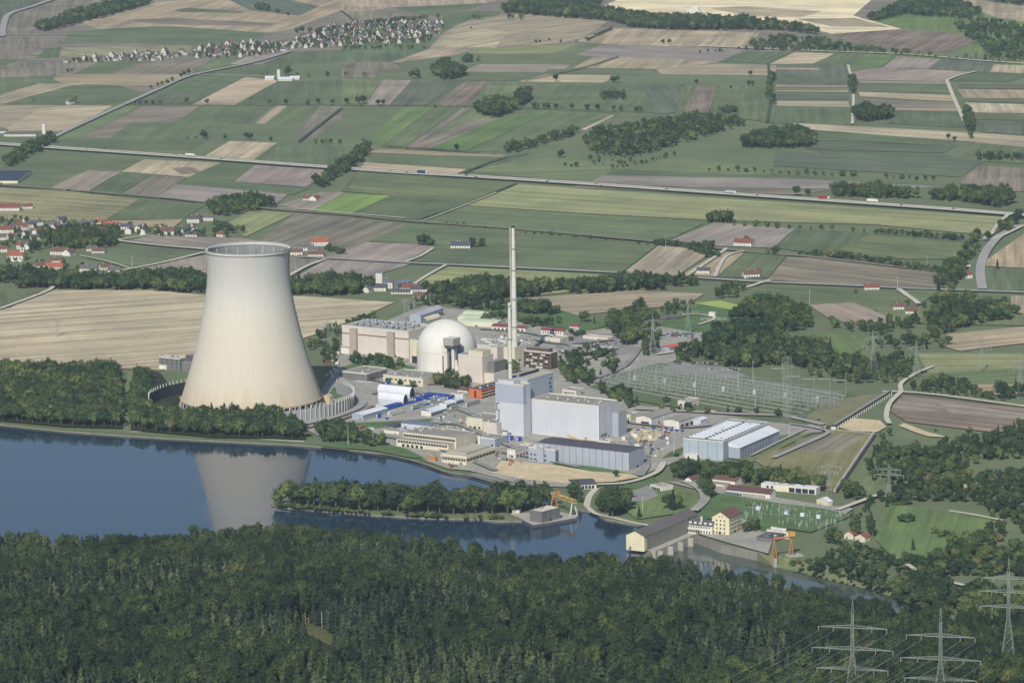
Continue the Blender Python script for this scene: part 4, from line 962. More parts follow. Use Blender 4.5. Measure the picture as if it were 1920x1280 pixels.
    MB().box(-1, -1.6, 0, 1.6, 0, 11).build('stair_shaft', W_WHITE, r)
    r, w, d = bld('white_block', 'white cube building left of the sandy lot', 'building', (951, 843), 966, 992, h=9, wall=W_WHITE, roof=R_GREY); windows(r, w, d, 'F', 2, 4.4, 3, .5); windows(r, w, d, 'R', 2, 4.4, 4, .5)
    r, w, d = bld('low_store', 'flat cream store between blue containers and white cube', 'store', (975, 833), 992, 1000, h=5, wall=W_CREAM, roof=R_LIGHT)
    # right of the turbine hall
    r, w, d = bld('white_hall', 'white hall with grey roof and dark gateway', 'industrial hall', (1192, 781), 1221, 1262, h=9, wall=W_WHITE, roof=R_GREY, kind='gable', ridge='y', rise=2.2); addbox(r, 'gateway', w*.35, -.25, 0, w*.85, .1, 5, DARK)
    r, w, d = bld('white_hall', 'long-roofed white hall beside blue skips', 'industrial hall', (1244, 787), 1273, 1303, h=9, wall=W_WHITE, roof=R_GREY, kind='gable', ridge='y', rise=1.6); windows(r, w, d, 'R', 1, 5, 3, .6, mat=DARK)
    r, w, d = bld('gable_house', 'small pale house with light roof behind the storage hall', 'building', (1299, 786), 1314, 1326, h=6.5, wall=W_GREY, roof=R_WHITE, kind='gable', ridge='y', rise=1.5)
    r, w, d = bld('relay_house', 'flat-roofed relay house right of turbine hall', 'building', (1167, 777), 1182, 1196, h=7, wall=W_CREAM, roof=R_GREY); windows(r, w, d, 'F', 3, 4.6, 3, .5)
    r, w, d = bld('control_house', 'pink-fronted flat house in front of the switchyard', 'building', (1271, 752), 1290, 1311, h=7.5, wall=W_CREAM, roof=R_LIGHT); windows(r, w, d, 'F', 3, 5.4, 2, .5)
    r, w, d = bld('control_house', 'small brown-roofed house in front of the switchyard', 'building', (1320, 766), 1340, 1344, h=4.5, wall=W_WHITE, roof=R_BTILE, kind='gable', ridge='x', rise=1.5)
    r, w, d = bld('site_office', 'cream site office behind the turbine hall', 'office building', (1054, 731), 1080, 1095, h=6, wall=W_CREAM, roof=R_GREY); windows(r, w, d, 'F', 3, 4.6, 6, .6)
    r, w, d = bld('site_hut', 'small cream hut by the corner of the turbine hall', 'hut', (1121, 826), 1143, 1152, h=5, wall=W_CREAM, roof=R_GREY); windows(r, w, d, 'F', 1.5, 3.4, 3, .6)
    for i, (x, y, x2, x3, lb) in enumerate([(1166, 818, 1172, 1180, 'leftmost white cabin among building materials'), (1184, 812, 1195, 1199, 'tall white cabin beside the sandy pit'), (1190, 832, 1199, 1203, 'white cabin nearest the charcoal-roofed hall'), (1216, 815, 1222, 1227, 'small white cabin standing in the sandy pit')]):
        bld('cabin', lb, 'cabin', (x, y), x2, x3, h=5, wall=W_WHITE, roof=R_GREY, par=.2)
    # behind: old farm halls, offices, gate buildings
    r, w, d = bld('long_grey_hall', 'long grey hall with pale metal roof beyond machine hall', 'industrial hall', (768, 590), 789, 831, h=10, wall=W_GREY2, roof=pmat('pale_metal_roof', C(170, 172, 182), .06, .1, seam=2), kind='gable', ridge='y', rise=3, ang=-26); windows(r, w, d, 'R', 2, 6, 9, .5, mat=DARK)
    r, w, d = bld('low_vault', 'cream vaulted store with round dark end', 'store', (788, 602), 800, 826, h=2.5, wall=W_GREEN, roof=W_CREAM, kind='barrel', ridge='y', rise=4.5, ang=-30)
    gl = pmat('pale_green_roof', C(196, 206, 176), .06, .1)
    for A, xB, xC, lb in (((858, 596), 898, 915, 'rear pale green-roofed store with arched ends'), ((868, 588), 912, 925, 'farthest pale green-roofed store below the trees'), ((862, 604), 930, 948, 'nearest pale green-roofed store with arched ends')):
        bld('green_roof_store', lb, 'store', A, xB, xC, h=5, wall=W_CREAM, roof=gl, kind='barrel', ridge='x', rise=2.5, ang=-24)
    mr = pmat('maroon_roof', C(126, 70, 74), .1, .3)
    for A, xB, xC, lb in (((922, 611), 985, 993, 'long white office with maroon roof beside the stacks'), ((1014, 618), 1056, 1062, 'three-winged white office with maroon roof'), ((1068, 611), 1084, 1088, 'small white gatehouse with red roof below the wood')):
        r, w, d = bld('site_office', lb, 'office building', A, xB, xC, h=6.5, wall=W_WHITE, roof=mr, kind='gable', ridge='x', rise=2.2, ang=-27); windows(r, w, d, 'F', 3, 4.8, 8, .5)
    bld('flat_hall', 'low flat hall with pale roof behind the brown offices', 'hall', (1012, 632), 1050, 1066, h=6, wall=W_CREAM, roof=R_LIGHT); bld('flat_hall', 'wide flat hall right of the brown offices', 'hall', (1052, 658), 1130, 1150, h=5, wall=W_BROWN, roof=R_GREY, ang=-20)
    bld('flat_hall', 'square pale-roofed hall beyond the parked cars', 'hall', (1093, 630), 1140, 1150, h=4, wall=W_CREAM, roof=pmat('pink_gravel_roof', C(186, 170, 152), .1, .1))
    r, w, d = bld('red_roof_depot', 'depot with long orange-red roof among trees', 'depot', (1240, 650), 1256, 1285, h=5, wall=W_GREY2, roof=pmat('orange_red_roof', C(196, 104, 76), .08, .2), kind='gable', ridge='y', rise=1.2, ang=-40)
    r, w, d = bld('sewage_office', 'long low office with grey roof beside the round tanks', 'building', (1238, 594), 1278, 1284, h=5, wall=W_WHITE, roof=R_GTILE, kind='gable', ridge='x', rise=1.5, ang=10); windows(r, w, d, 'F', 1.5, 3.4, 8, .6)
    for i, (x, y, lb) in enumerate([(1209, 610, 'left one of two white cabin stacks beneath the pylon'), (1218, 613, 'right one of two white cabin stacks beneath the pylon')]): bld('cabin', lb, 'cabin', (x, y), x+6, x+8, h=8, wall=W_WHITE, roof=R_WHITE, par=.1)
    for x, y, rr, lb in ((1338, 600, 25, 'nearer round settling tank of the sewage works'), (1388, 587, 24, 'farther round settling tank of the sewage works')):
        R = empty('settling_tank', P(x, y), 0, lb, 'tank'); q = rr/1.62
        MB().rev([(q, 0), (q, 1.4), (q-.6, 1.4), (q-.6, .3)], 48).build('outer_wall', TRIM, R); MB().cyl(0, 0, .2, .5, q-.5, n=48).build('water_surface', M_WATER2, R); MB().rev([(q*.55, .4), (q*.55, 1.5), (q*.5, 1.5), (q*.5, .4)], 40).build('inner_wall', TRIM, R)
        MB().box(-q, -.6, 1.4, q, .6, 1.9).build('scraper_bridge', MET, R)
    bld('small_white_house', 'white cube pump house between the settling tanks', 'building', (1329, 586), 1340, 1343, h=6, wall=W_WHITE, roof=R_GREY)
    # grey service building left of the tower
    r, w, d = bld('service_building', 'grey service building with small windows left of cooling tower', 'building', (298, 669), 337, 348, h=13.5, wall=W_DGREY, roof=R_LIGHT, ang=-33, par=.8)
    for z in (3, 7, 10.5): windows(r, w, d, 'F', z, z+1.3, 4, .3)
    addbox(r, 'side_block', w, 3, 0, w+16, d+14, 10, W_DGREY, R_GREY)
    addbox(r, 'plant_room', w+1, 10, 10.1, w+17, d+18, 17, pmat('purple_grey_wall', C(92, 88, 98), .1, .3), R_GREY); addbox(r, 'porch', 2, -3, 0, 12, -.1, 5, W_WHITE)
    r, w, d = bld('gate_shed', 'tan pump shed inside the noise screen', 'shed', (604, 742), 618, 624, h=9, wall=pmat('tan_render', C(206, 186, 148), .06, .2), roof=R_LIGHT, kind='gable', ridge='y', rise=2)
yard()
# ---------------- river power station ----------------
def hydro():
    r, w, d = bld('powerhouse', 'long river powerhouse with grey ridge roof and yellow gable', 'power station', (1174, 1001), 1208, 1307, h=14, wall=W_YELLOW, roof=pmat('brown_grey_roof', C(104, 100, 98), .06, .1, seam=1.2, seamc=.93), kind='gable', ridge='y', rise=4.2, ang=-30, over=.9)
    addbox(r, 'glazed_wall', w-.1, 4, 1, w+.4, d-5, 12, pmat('louvred_facade', C(140, 138, 128), .1, .4, seam=2.2, seamc=.5, hseam=1.4))
    windows(r, w+.3, d, 'R', 1, 12, 22, .16, name='facade_post', mat=W_CONC, m0=4)
    addbox(r, 'weir_sill', w, 6, -9, w+8, d-8, 0.3, W_CONC); 
    for k in range(5): addbox(r, 'pier', w+7, 10+k*(d-24)/4, -9, w+13, 12.5+k*(d-24)/4, -.5, W_CONC)
    r, w, d = bld('river_office', 'white riverside office with dark hipped roof and dormers', 'office building', (1286, 981), 1335, 1345, h=9, wall=W_WHITE, roof=R_DARK, kind='gable', ridge='x', rise=4, ang=-27, over=.6)
    windows(r, w, d, 'F', 1.6, 4.2, 6, .7, u0=1, u1=w*.52); windows(r, w, d, 'F', 1.8, 3.8, 4, .4, u0=w*.54, u1=w-1); windows(r, w, d, 'F', 6.2, 7.6, 9, .45); windows(r, w, d, 'R', 2, 4, 2, .5)
    for k in range(5): addbox(r, 'dormer', 3+k*w/5.2, .4, 9.4, 5.4+k*w/5.2, 3.6, 11.6, W_WHITE, R_DARK)
    addbox(r, 'chimney', w*.52, 2.5, 9, w*.52+1.6, 4.1, 16, W_WHITE)
    r, w, d = bld('river_tower', 'four-storey pale yellow building with brown tiled gable roof', 'building', (1335, 968), 1367, 1391.5, h=16.5, wall=W_YELLOW, roof=R_BTILE, kind='gable', ridge='y', rise=5, ang=-30, over=.5)
    for z in (2, 5.6, 9.2, 12.8): windows(r, w, d, 'F', z, z+1.6, 3, .35, m0=3); windows(r, w, d, 'R', z, z+1.6, 7, .4)
    windows(r, w, d, 'F', 16.8, 18.2, 2, .3, m0=6)
    # retaining wall along the outlet
    r, w, d = bld('open_shed', 'grey-roofed open shed on the lawn by the river', 'shed', (1219, 908), 1240, 1262, h=5, wall=W_WHITE, roof=R_LIGHT, ang=-52, par=.2); windows(r, w, d, 'F', .4, 3.6, 5, .75, mat=DARK); 
    r, w, d = bld('boat_shed', 'low shed with purple-grey roof beside the dock road', 'shed', (1074, 909), 1118, None, 1066, h=4.5, wall=W_WHITE, roof=R_DARK, ang=8, kind='gable', ridge='x', rise=1.4); windows(r, w, d, 'F', .5, 3.4, 6, .75, mat=DARK)
    r, w, d = bld('bungalow', 'small white bungalow with brown roof at the road bend', 'house', (1284, 898), 1297, 1316, h=4.5, wall=W_WHITE, roof=R_BTILE, kind='gable', ridge='y', rise=2.5); windows(r, w, d, 'F', 1, 3, 2, .5)
    r, w, d = bld('long_house', 'white house with brown roof and cross gable', 'house', (1336, 897), 1378, 1395, h=5, wall=W_WHITE, roof=R_BTILE, kind='gable', ridge='x', rise=3); addbox(r, 'garage_wing', 2, -12, 0, w*.8, -.1, 3, W_CREAM, R_GREY)
    r, w, d = bld('barracks', 'long dark red-roofed barracks with regular white windows', 'building', (1362, 917), 1444, 1455, h=6, wall=W_WHITE, roof=pmat('maroon_tile', C(98, 72, 72), .12, .4, hseam=.7), kind='gable', ridge='x', rise=3.6, ang=-31); windows(r, w, d, 'F', 1.6, 4.2, 17, .45, m0=5, u0=14)
    addbox(r, 'porch', 0, -3, 0, 13, -.1, 4, W_GREEN, R_BLUE)
    r, w, d = bld('depot_row', 'long white depot row with dark open bays', 'depot', (1427, 906), 1530, 1538, h=6, wall=W_WHITE, roof=R_WHITE, ang=-28, par=.3); windows(r, w, d, 'F', .4, 4.6, 4, .85, u0=w*.5, u1=w-1, mat=DARK); windows(r, w, d, 'F', 2.4, 4.6, 2, .5, u0=w*.08, u1=w*.24); addbox(r, 'yellow_gate', w*.36, -.25, .2, w*.48, .05, 5, W_YELLOW)
    r, w, d = bld('gable_shed', 'white gabled shed between depot row and trees', 'shed', (1531, 936), 1553, 1561, h=5, wall=W_CREAM, roof=R_WHITE, kind='gable', ridge='y', rise=3, ang=-50)
    r, w, d = bld('switch_house', 'white flat switch house with dark roof and window band', 'building', (1438, 992), 1478, 1481, h=6, wall=W_WHITE, roof=R_NAVY, par=.2, ang=-38); windows(r, w, d, 'F', 3.2, 4.4, 5, .7); addbox(r, 'upper_block', 3, 3, 6.2, w-4, d-1, 8.5, W_WHITE)
    for A, xB, xC, lb in (((1583, 1000), 1600, 1612, 'red-roofed shed under the tall poplars'), ((1603, 1005), 1622, 1632, 'pink-roofed farmhouse beside the poplars')):
        bld('farmhouse', lb, 'house', A, xB, xC, h=4.5, wall=W_CREAM, roof=R_TILE, kind='gable', ridge='y', rise=2.6)
    r, w, d = bld('gate_house', 'low dark-roofed weir gate house by the orange crane', 'building', (1418, 1006), 1448, 1470, h=5, wall=W_DGREY, roof=R_DARK, par=.2, ang=-30)
    # quay with boxy store and gantry crane
    q = [P(955, 965), P(1040, 958), P(1080, 968), P(1082, 972), P(1000, 986), P(968, 970)]
    o = prism('quay', q, RZ-1, 1.0, W_CONC, pmat('sheet_piling', C(100, 98, 104), .15, .3, seam=1.2, seamc=.55), kind='structure')
    r, w, d = bld('dock_store', 'boxy grey dock store with skylights by the crane', 'store', (993, 956), 1016, 1050, h=11, wall=W_DGREY, roof=R_LIGHT, ang=-42, par=.3); 
    for k in range(5): addbox(r, 'skylight', 2, 4+k*d/5.5, 11.2, w-2, 5.4+k*d/5.5, 11.7, TRIM if k % 2 else W_CREAM)
    bld('cabin', 'white cabin on the quay beside the island trees', 'cabin', (961, 957), 974, 977, h=3, wall=W_WHITE, roof=R_WHITE, par=.1, ang=-10)
hydro()
def lattice_beam(mb, a, b, w, h, n, r=.14, mi=0):
    a = Vector(a); b = Vector(b); d = (b-a).normalized(); s = d.cross(Vector((0, 0, 1))).normalized()*w/2; u = Vector((0, 0, h/2))
    c = [s+u, -s+u, -s-u, s-u]
    for k in c: mb.bar(a+k, b+k, r, 4, mi)
    for i in range(n):
        p, q = a.lerp(b, i/n), a.lerp(b, (i+1)/n)
        for k in range(4):
            x, y = (k, (k+1) % 4) if i % 2 else ((k+1) % 4, k); mb.bar(p+c[x], q+c[y], r*.7, 3, mi)
def cranes():
    p = P(1038, 955); q = P(1076, 968); a = math.atan2(q.y-p.y, q.x-p.x); L = (q-p).length
    R = empty('gantry_crane', p, a, 'yellow gantry crane standing over the dock', 'crane')
    mb = MB(); lattice_beam(mb, (-2, 0, 14.5), (L+3, 0, 14.5), 2.4, 2.8, 9, .3); mb.build('bridge_girder', MYEL, R)
    for x in (0.5, L-1):
        mb = MB()
        for s in (-4, 4): mb.bar((x, s, 0), (x, s*.25, 13.5), .45, 6); mb.bar((x+2, s, 0), (x, s*.25, 13.5), .3, 6)
        mb.bar((x, -4, 1), (x, 4, 1), .35, 6); mb.build('leg', MORA if x < 2 else TRIM, R)
    MB().box(L*.15, -2, 16.2, L*.15+4, 2, 18.4).build('trolley', MORA, R)
    # weir crane
    p = P(1452, 1045); R = empty('weir_crane', p, math.radians(20), 'orange portal crane above the weir gate', 'crane'); mb = MB()
    for x in (0, 16):
        mb = MB()
        for s in (-3.2, 3.2): mb.bar((x+s, 0, -6), (x, 0, 17), .5, 6)
        mb.bar((x-2, 0, 5), (x+2, 0, 5), .3, 5); mb.build('leg', MORA, R)
    MB().box(-1, -.8, 16.6, 18, .8, 18).build('cross_beam', MORA, R); MB().box(14, -2, 18, 19, 2, 21.5).build('winch_house', MYEL, R); MB().box(-1.6, -2.5, -9, 1.6, 2.5, -1).build('pier', W_CONC, R); MB().box(12, -5, -9, 26, 5, .8).build('pier', W_CONC, R)
    # mobile crane beside the turbine hall, small orange loader crane on the river bank
    p = P(1097, 835); R = empty('mobile_crane', p, math.radians(-20), 'yellow mobile crane with folded boom by turbine hall', 'crane')
    MB().box(-4, -1.4, .6, 5, 1.4, 2.4).build('carrier', MYEL, R); MB().box(-1.5, -1.5, 2.5, 2.5, 1.5, 5).build('cab', DARK, R); MB().bar((0, 0, 3.5), (-20, 4, 9), .9, 6).bar((-1, 0, 3), (1, 0, 8), .7, 5).build('boom', MYEL, R)
    for x in (-3, 0, 3.6): MB().bar((x, -1.5, .6), (x, 1.5, .6), .6, 10).build('wheel', DARK, R)
    p = P(812, 865); R = empty('loader_crane', p, math.radians(-33), 'orange trash-rack crane on the intake bank', 'crane')
    MB().box(-3, -2, 1, 4, 2, 5).build('cab', MORA, R); MB().box(-4, -2.4, 0, 5, 2.4, .9).build('carrier', DARK, R); MB().bar((0, 0, 5), (-6, -2, 9), .5, 6).bar((-6, -2, 9), (-9, -3, 4), .4, 6).build('boom', MYEL, R)
cranes()
# ================= CONTAINERS, SWITCHYARD, PYLONS, VEHICLES =================
ADJ = []
def container(x, y, lng, col, label, z=0.0, ang=57, grp='shipping containers in the plant yard', hh=2.7):
    R = MB().box(-lng/2, -1.25, 0, lng/2, 1.25, hh).box(-lng/2-.05, -1.3, hh-.15, lng/2+.05, 1.3, hh+.04).box(-lng/2-.08, -.9, .3, -lng/2, -.1, hh-.3, 1).box(-lng/2-.08, .1, .3, -lng/2, .9, hh-.3, 1).build('shipping_container', [col, TRIM])
    p = P(x, y); R.location = (p.x, p.y, z); R.rotation_euler = (0, 0, math.radians(ang)); tag(R, label, 'container', grp); return R
CB = MBLUE; CW = pmat('white_container_paint', C(206, 208, 204), .1, .4, seam=.6, seamc=.85); CG = pmat('grey_green_container', C(150, 166, 158), .1, .4, seam=.6, seamc=.85); CRD = pmat('red_container_paint', C(150, 50, 48), .1, .4, seam=.6); CT = pmat('grey_container', C(150, 152, 150), .1, .4, seam=.6, seamc=.8)
U3, V3 = axes(GA)
def row(px, py, n, step, lng, cols, label, rows=1, rstep=3.2, ang=57, dirv=None, lev=1):
    b = P(px, py); dv = dirv or V3; pv = Vector((-dv.y, dv.x, 0))
    for i in range(n):
        for j in range(rows):
            if rnd.random() < .14: continue
            for k in range(lev if rnd.random() < .55 else 1):
                p = b+dv*(i*step)-pv*(j*rstep); q = proj(p); container(q[0], q[1], lng, rnd.choice(cols), label, k*2.75, ang)
row(716, 772, 9, 12.6, 12, [CB, CB, CB], 'blue container in the long row beside the sheds', 2, lev=2)
row(735, 780, 8, 12.6, 12, [CB, CW, CG, CG], 'container in the mixed pale row beside the blue row', 2, lev=2)
row(800, 746, 10, 3.4, 12, [CB], 'blue container packed in the block near the workshop', 2, 12.5, dirv=U3, lev=2)
row(722, 724, 4, 3.2, 6, [CB], 'blue container under the three workshop trees', 1, dirv=U3, lev=2)
row(698, 784, 3, 4, 6, [CB], 'blue container beside the long white-roofed shed', 1, dirv=U3, lev=2)
row(838, 774, 5, 12.6, 12, [CT], 'grey site container in the row beside barrel stores', 2, 3.0, lev=2)
row(948, 826, 7, 3.2, 6, [CB], 'blue container stacked at the reactor block foot', 1, dirv=U3, lev=2)
row(1224, 806, 3, 7, 6, [CB], 'blue skip in front of the white halls', 1, dirv=U3); row(1247, 808, 4, 6.5, 6, [CB], 'blue skip behind the fence of the storage hall', 1, dirv=U3)
row(724, 788, 1, 7, 6, [CB], 'lone blue and white container on the lawn strip', 1, dirv=U3)
container(679, 805, 12, CRD, 'dark red container under the riverside trees', ang=57); container(694, 806, 10, CW, 'white trailer box beside the dark red container', ang=-33)
row(640, 704, 2, 3, 6, [CB], 'blue container beside the noise screen', 1, dirv=U3)
# ---- switchyard ----
SG = 'steel gantries in rows across the switchyard'
RN = ['one', 'two', 'three', 'four', 'five', 'six', 'seven', 'eight', 'nine', 'ten']
def gantry_proto(w, h):
    R = empty('gantry', (0, 0, 0), GA, 'pale steel gantry in the large switchyard', 'gantry', SG)
    p = MB().bar((0, 0, 0), (0, 0, h+2.6), .2, 5, r2=.09).bar((-.9, 0, 0), (0, 0, h*.8), .1, 4).build('post', YMET, R); o = p.copy(); COL.objects.link(o); o.location = (w, 0, 0)
    mb = MB(); mb.bar((0, -.3, h), (w, -.3, h), .13, 4); mb.bar((0, .3, h), (w, .3, h), .13, 4)
    for i in range(8): mb.bar((w*i/8, -.3 if i % 2 else .3, h), (w*(i+1)/8, .3 if i % 2 else -.3, h), .1, 3)
    mb.build('cross_beam', YMET, R); return R
gp = gantry_proto(16, 8.2); O = P(1124, 726)
def yardpt(u, v): return O+U3*u+V3*v
# extent by photo outline
YP = [(1112, 724), (1170, 702), (1235, 690), (1440, 724), (1588, 748), (1568, 768), (1500, 797), (1440, 787), (1250, 760), (1150, 742)]
first = True; ni = 0
INS = MB().bar((0, 0, 0), (0, 0, 4.2), .2, 4).bar((-.7, 0, 4.3), (.7, 0, 4.3), .22, 4).bar((0, 0, 4.2), (0, 0, 6.4), .3, 5, r2=.2).build('insulator_post', [pmat('insulator_glaze', C(176, 182, 176), .15, 1.0)]); INS.rotation_euler = (0, 0, GA); tag(INS, 'slim insulator post on the switchyard grass', 'insulator', 'insulator posts in the large switchyard')
placed = 0
for j in range(-1, 9):
    v = j*15.0
    for i in range(26):
        u = -50+i*17.5; p = yardpt(u, v); q = proj(p)
        if inpoly(q[0], q[1], YP) and inpoly(*proj(yardpt(u+16, v))[:2], YP):
            g = gp if first else copy_tree(gp); first = False; g.location = p; g['label'] = 'pale steel gantry in row %s of the switchyard, counted from the front' % RN[max(j, 0)]; g['group'] = 'switchyard gantries of row %s from the front' % RN[max(j, 0)]
ip = True
for j in range(13):
    for i in range(44):
        p = yardpt(-50+i*10.3, 4+j*9.6); q = proj(p)
        if inpoly(q[0], q[1], YP) and placed < 300 and rnd.random() < .9:
            o = INS if ip else INS.copy()
            if not ip: COL.objects.link(o)
            ip = False; o.location = p; placed += 1
for j in range(9):
    for dv, zz in ((3.5, 8.4), (9, 5.4)):
        v = j*15.0+dv; us = [u for u in range(-70, 480, 5) if inpoly(*proj(yardpt(u, v)), YP)]
        if len(us) < 4: continue
        a, b = yardpt(us[0], v), yardpt(us[-1], v); L = (b-a).length; mb = MB().bar((0, 0, zz), (L, 0, zz), .2, 4)
        for k in range(int(L/17)+1): mb.bar((k*17, 0, zz-1.4), (k*17, 0, zz), .16, 4)
        o = mb.build('busbar', YMET, loc=a, rz=GA); tag(o, 'long thin %s busbar across row %s of the switchyard from the front' % ('upper' if zz > 6 else 'lower', RN[max(j, 0)]), 'busbar', '%s busbars of switchyard row %s' % ('upper' if zz > 6 else 'lower', RN[max(j, 0)]))
DIS = MB().bar((-1.6, 0, 0), (-1.6, 0, 3.4), .16, 4).bar((1.6, 0, 0), (1.6, 0, 3.4), .16, 4).bar((-1.9, 0, 3.4), (1.9, 0, 3.5), .2, 4).bar((-1.6, 0, 3.4), (-1.6, 0, 4.8), .22, 5).bar((1.6, 0, 3.4), (1.6, 0, 4.8), .22, 5).mesh('disconnector', YMET); nd = 0
for j in range(17):
    for i in range(40):
        p = yardpt(-46+i*11.3, 1.5+j*7.4); 
        if nd < 290 and inpoly(*proj(p)[:2], YP) and rnd.random() < .62:
            o = bpy.data.objects.new('disconnector', DIS); COL.objects.link(o); o.location = p; o.rotation_euler = (0, 0, GA+(1.57 if rnd.random() < .5 else 0)); nd += 1; tag(o, 'low grey disconnector frame on the switchyard grass', 'disconnector', 'disconnector frames of the large switchyard')
for k, (x, y) in enumerate([(1191, 714), (1247, 720), (1303, 727), (1357, 735), (1415, 741), (1473, 747), (1533, 754)]):
    R = empty('transformer', P(x, y), GA, ['leftmost', 'second', 'third', 'middle', 'fifth', 'sixth', 'rightmost'][k]+' white transformer box in the switchyard row from the left', 'transformer')
    MB().box(-1.6, -1.4, 0, 1.6, 1.4, 5.5).build('tank', R_WHITE, R); MB().box(1.7, -1.2, .4, 2.4, 1.2, 5).build('radiator', YMET, R)
    for s in (-.9, 0, .9): MB().bar((s, 0, 5.5), (s*1.4, 0, 7.4), .15, 4).build('bushing', TRIM, R)
# tall portal frames behind the yard
for k, (x, y) in enumerate([(1470, 722), (1498, 737), (1527, 742), (1556, 742), (1586, 744)]):
    R = empty('line_portal', P(x, y), math.radians(-12), '%s tall steel line portal along the switchyard rear' % ['leftmost', 'second', 'middle', 'fourth', 'rightmost'][k], 'portal'); mb = MB()
    MB().bar((0, 0, 0), (0, 0, 27), .45, 4, r2=.12).build('post', MET, R); mb = MB(); lattice_beam(mb, (-14, 0, 18), (1, 0, 18), .9, .9, 7, .13); mb.build('cross_beam', MET, R)
# small switchyard by the river
for k in range(22):
    u = rnd.uniform(0, 1); x = 1390+u*190; y = 955+u*25+rnd.uniform(-14, 24)
    R = copy_tree(gp); p = P(x, y); R.location = p; R['label'] = 'pale steel gantry in the small river switchyard'; R['group'] = 'gantries of the small river switchyard'; R.scale = (.55, .7, .95)
for k in range(70):
    u = rnd.uniform(0, 1); x = 1395+u*185; y = 955+u*22+rnd.uniform(-10, 26)
    o = INS.copy(); COL.objects.link(o); o.location = P(x, y); o['label'] = 'insulator post in the small river switchyard'; o['group'] = 'insulator posts of the small river switchyard'
for k, (x, y) in enumerate([(1422, 958), (1475, 966), (1505, 970), (1535, 974)]):
    R = empty('transformer', P(x, y), GA, ['leftmost', 'second', 'third', 'rightmost'][k]+' white transformer in the small river switchyard', 'transformer'); MB().box(-2, -1.4, 0, 2, 1.4, 4.5).build('tank', R_WHITE, R); MB().box(2.1, -1.2, .4, 2.8, 1.2, 4).build('radiator', MET, R)
# ---- lattice pylons ----
def pylon(label, base, h, wb, arms, ang=0, r=.16, n=14, taper=.55, col=None, apex=True, wtop=1.6):
    R = empty('pylon', base, ang, label, 'pylon'); m = col or PYL; r = r*.66; mb = MB(); hb = h*.86 if apex else h
    def half(z):
        k = z/hb; kb = taper
        return (wb/2)*(1-k/kb)+(wtop*1.5/2)*(k/kb) if k < kb else (wtop*1.5/2)+(wtop/2-wtop*1.5/2)*((k-kb)/(1-kb))
    cs = [(1, 1), (-1, 1), (-1, -1), (1, -1)]; zs = [0]; 
    while zs[-1] < hb-.5: zs.append(min(hb, zs[-1]+max(half(zs[-1])*1.9, 1.7)))
    for z0, z1 in zip(zs, zs[1:]):
        a, b = half(z0), half(z1)
        for i, c in enumerate(cs):
            d = cs[(i+1) % 4]; mb.bar((c[0]*a, c[1]*a, z0), (c[0]*b, c[1]*b, z1), r, 4); mb.bar((c[0]*a, c[1]*a, z0), (d[0]*b, d[1]*b, z1), r*.6, 3); mb.bar((d[0]*a, d[1]*a, z0), (c[0]*b, c[1]*b, z1), r*.6, 3); mb.bar((c[0]*b, c[1]*b, z1), (d[0]*b, d[1]*b, z1), r*.5, 3)
    if apex:
        for c in cs: mb.bar((c[0]*wtop/2, c[1]*wtop/2, hb), (0, 0, h), r, 4)
        for f in (.35, .7):
            e = wtop/2*(1-f)
            for i, c in enumerate(cs): d = cs[(i+1) % 4]; mb.bar((c[0]*e, c[1]*e, hb+(h-hb)*f), (d[0]*e, d[1]*e, hb+(h-hb)*f), r*.5, 3)
    mb.build('lattice_mast', m, R)
    for z, w in arms:
        a = MB(); e = half(z)
        for s in (-1, 1):
            tip = (s*w/2, 0, z+.2)
            for sy in (-1, 1):
                a.bar((s*e, sy*e, z), tip, r*.8, 4); a.bar((s*e, sy*e, z+2.2), tip, r*.7, 4)
                k = max(3, int(w/5))
                for i in range(k):
                    f0, f1 = i/k, (i+1)/k; L0 = Vector((s*e, sy*e, z)).lerp(Vector(tip), f0); L1 = Vector((s*e, sy*e, z)).lerp(Vector(tip), f1); U0 = Vector((s*e, sy*e, z+2.2)).lerp(Vector(tip), f0); U1 = Vector((s*e, sy*e, z+2.2)).lerp(Vector(tip), f1)
                    a.bar(L0, U1, r*.45, 3); a.bar(U0, U1*1, r*.4, 3); a.bar(L0, Vector((L1.x, -L1.y, L1.z)), r*.45, 3)
        a.build('cross_arm', m, R)
        for s in (-1, 1):
            for f in (.55, 1.0):
                x = s*(e+(w/2-e)*f*.97); MB().bar((x, 0, z), (x, 0, z-2.8), .14, 4).build('insulator_string', TRIM, R)
    return R
def wire(a, b, sag, label, grp, r=.09):
    mb = MB(); a = Vector(a); b = Vector(b); n = 14; pr = None
    for i in range(n+1):
        t = i/n; p = a.lerp(b, t); p.z -= sag*4*t*(1-t); 
        if pr is not None: mb.bar(pr-a, p-a, r, 3)
        pr = p
    o = mb.build('power_line', MET, loc=a); tag(o, label, 'power line', grp)
def fg(apex, zt, h, label, wb, arms, ang=math.radians(-14)):
    p = P(apex[0], apex[1], zt); p.z = zt-h; return pylon(label, p, h, wb, arms, ang, r=.19), p
PY = []
q1 = P(1598.5, 1123, 150); z1 = hill_z(q1.x, q1.y)
_, p1 = fg((1598.5, 1123), 148, 148-z1, 'tall lattice pylon nearest the bottom edge, left of its twin', 11, [(148-z1-20, 48), (148-z1-35, 57), (148-z1-49, 50)]); PY.append((p1, 148))
q2 = P(1764, 1139, 145); z2 = hill_z(q2.x, q2.y)
_, p2 = fg((1764, 1139), 143, 143-z2, 'tall lattice pylon with two wide arms at bottom right', 11, [(143-z2-20, 48), (143-z2-36, 56), (143-z2-50, 50)]); PY.append((p2, 143))
q3 = P(1890, 1262, 62); z3 = hill_z(q3.x, q3.y); q3 = P(1890, 1262, z3)
_p = P(1902, 1031, z3+85)
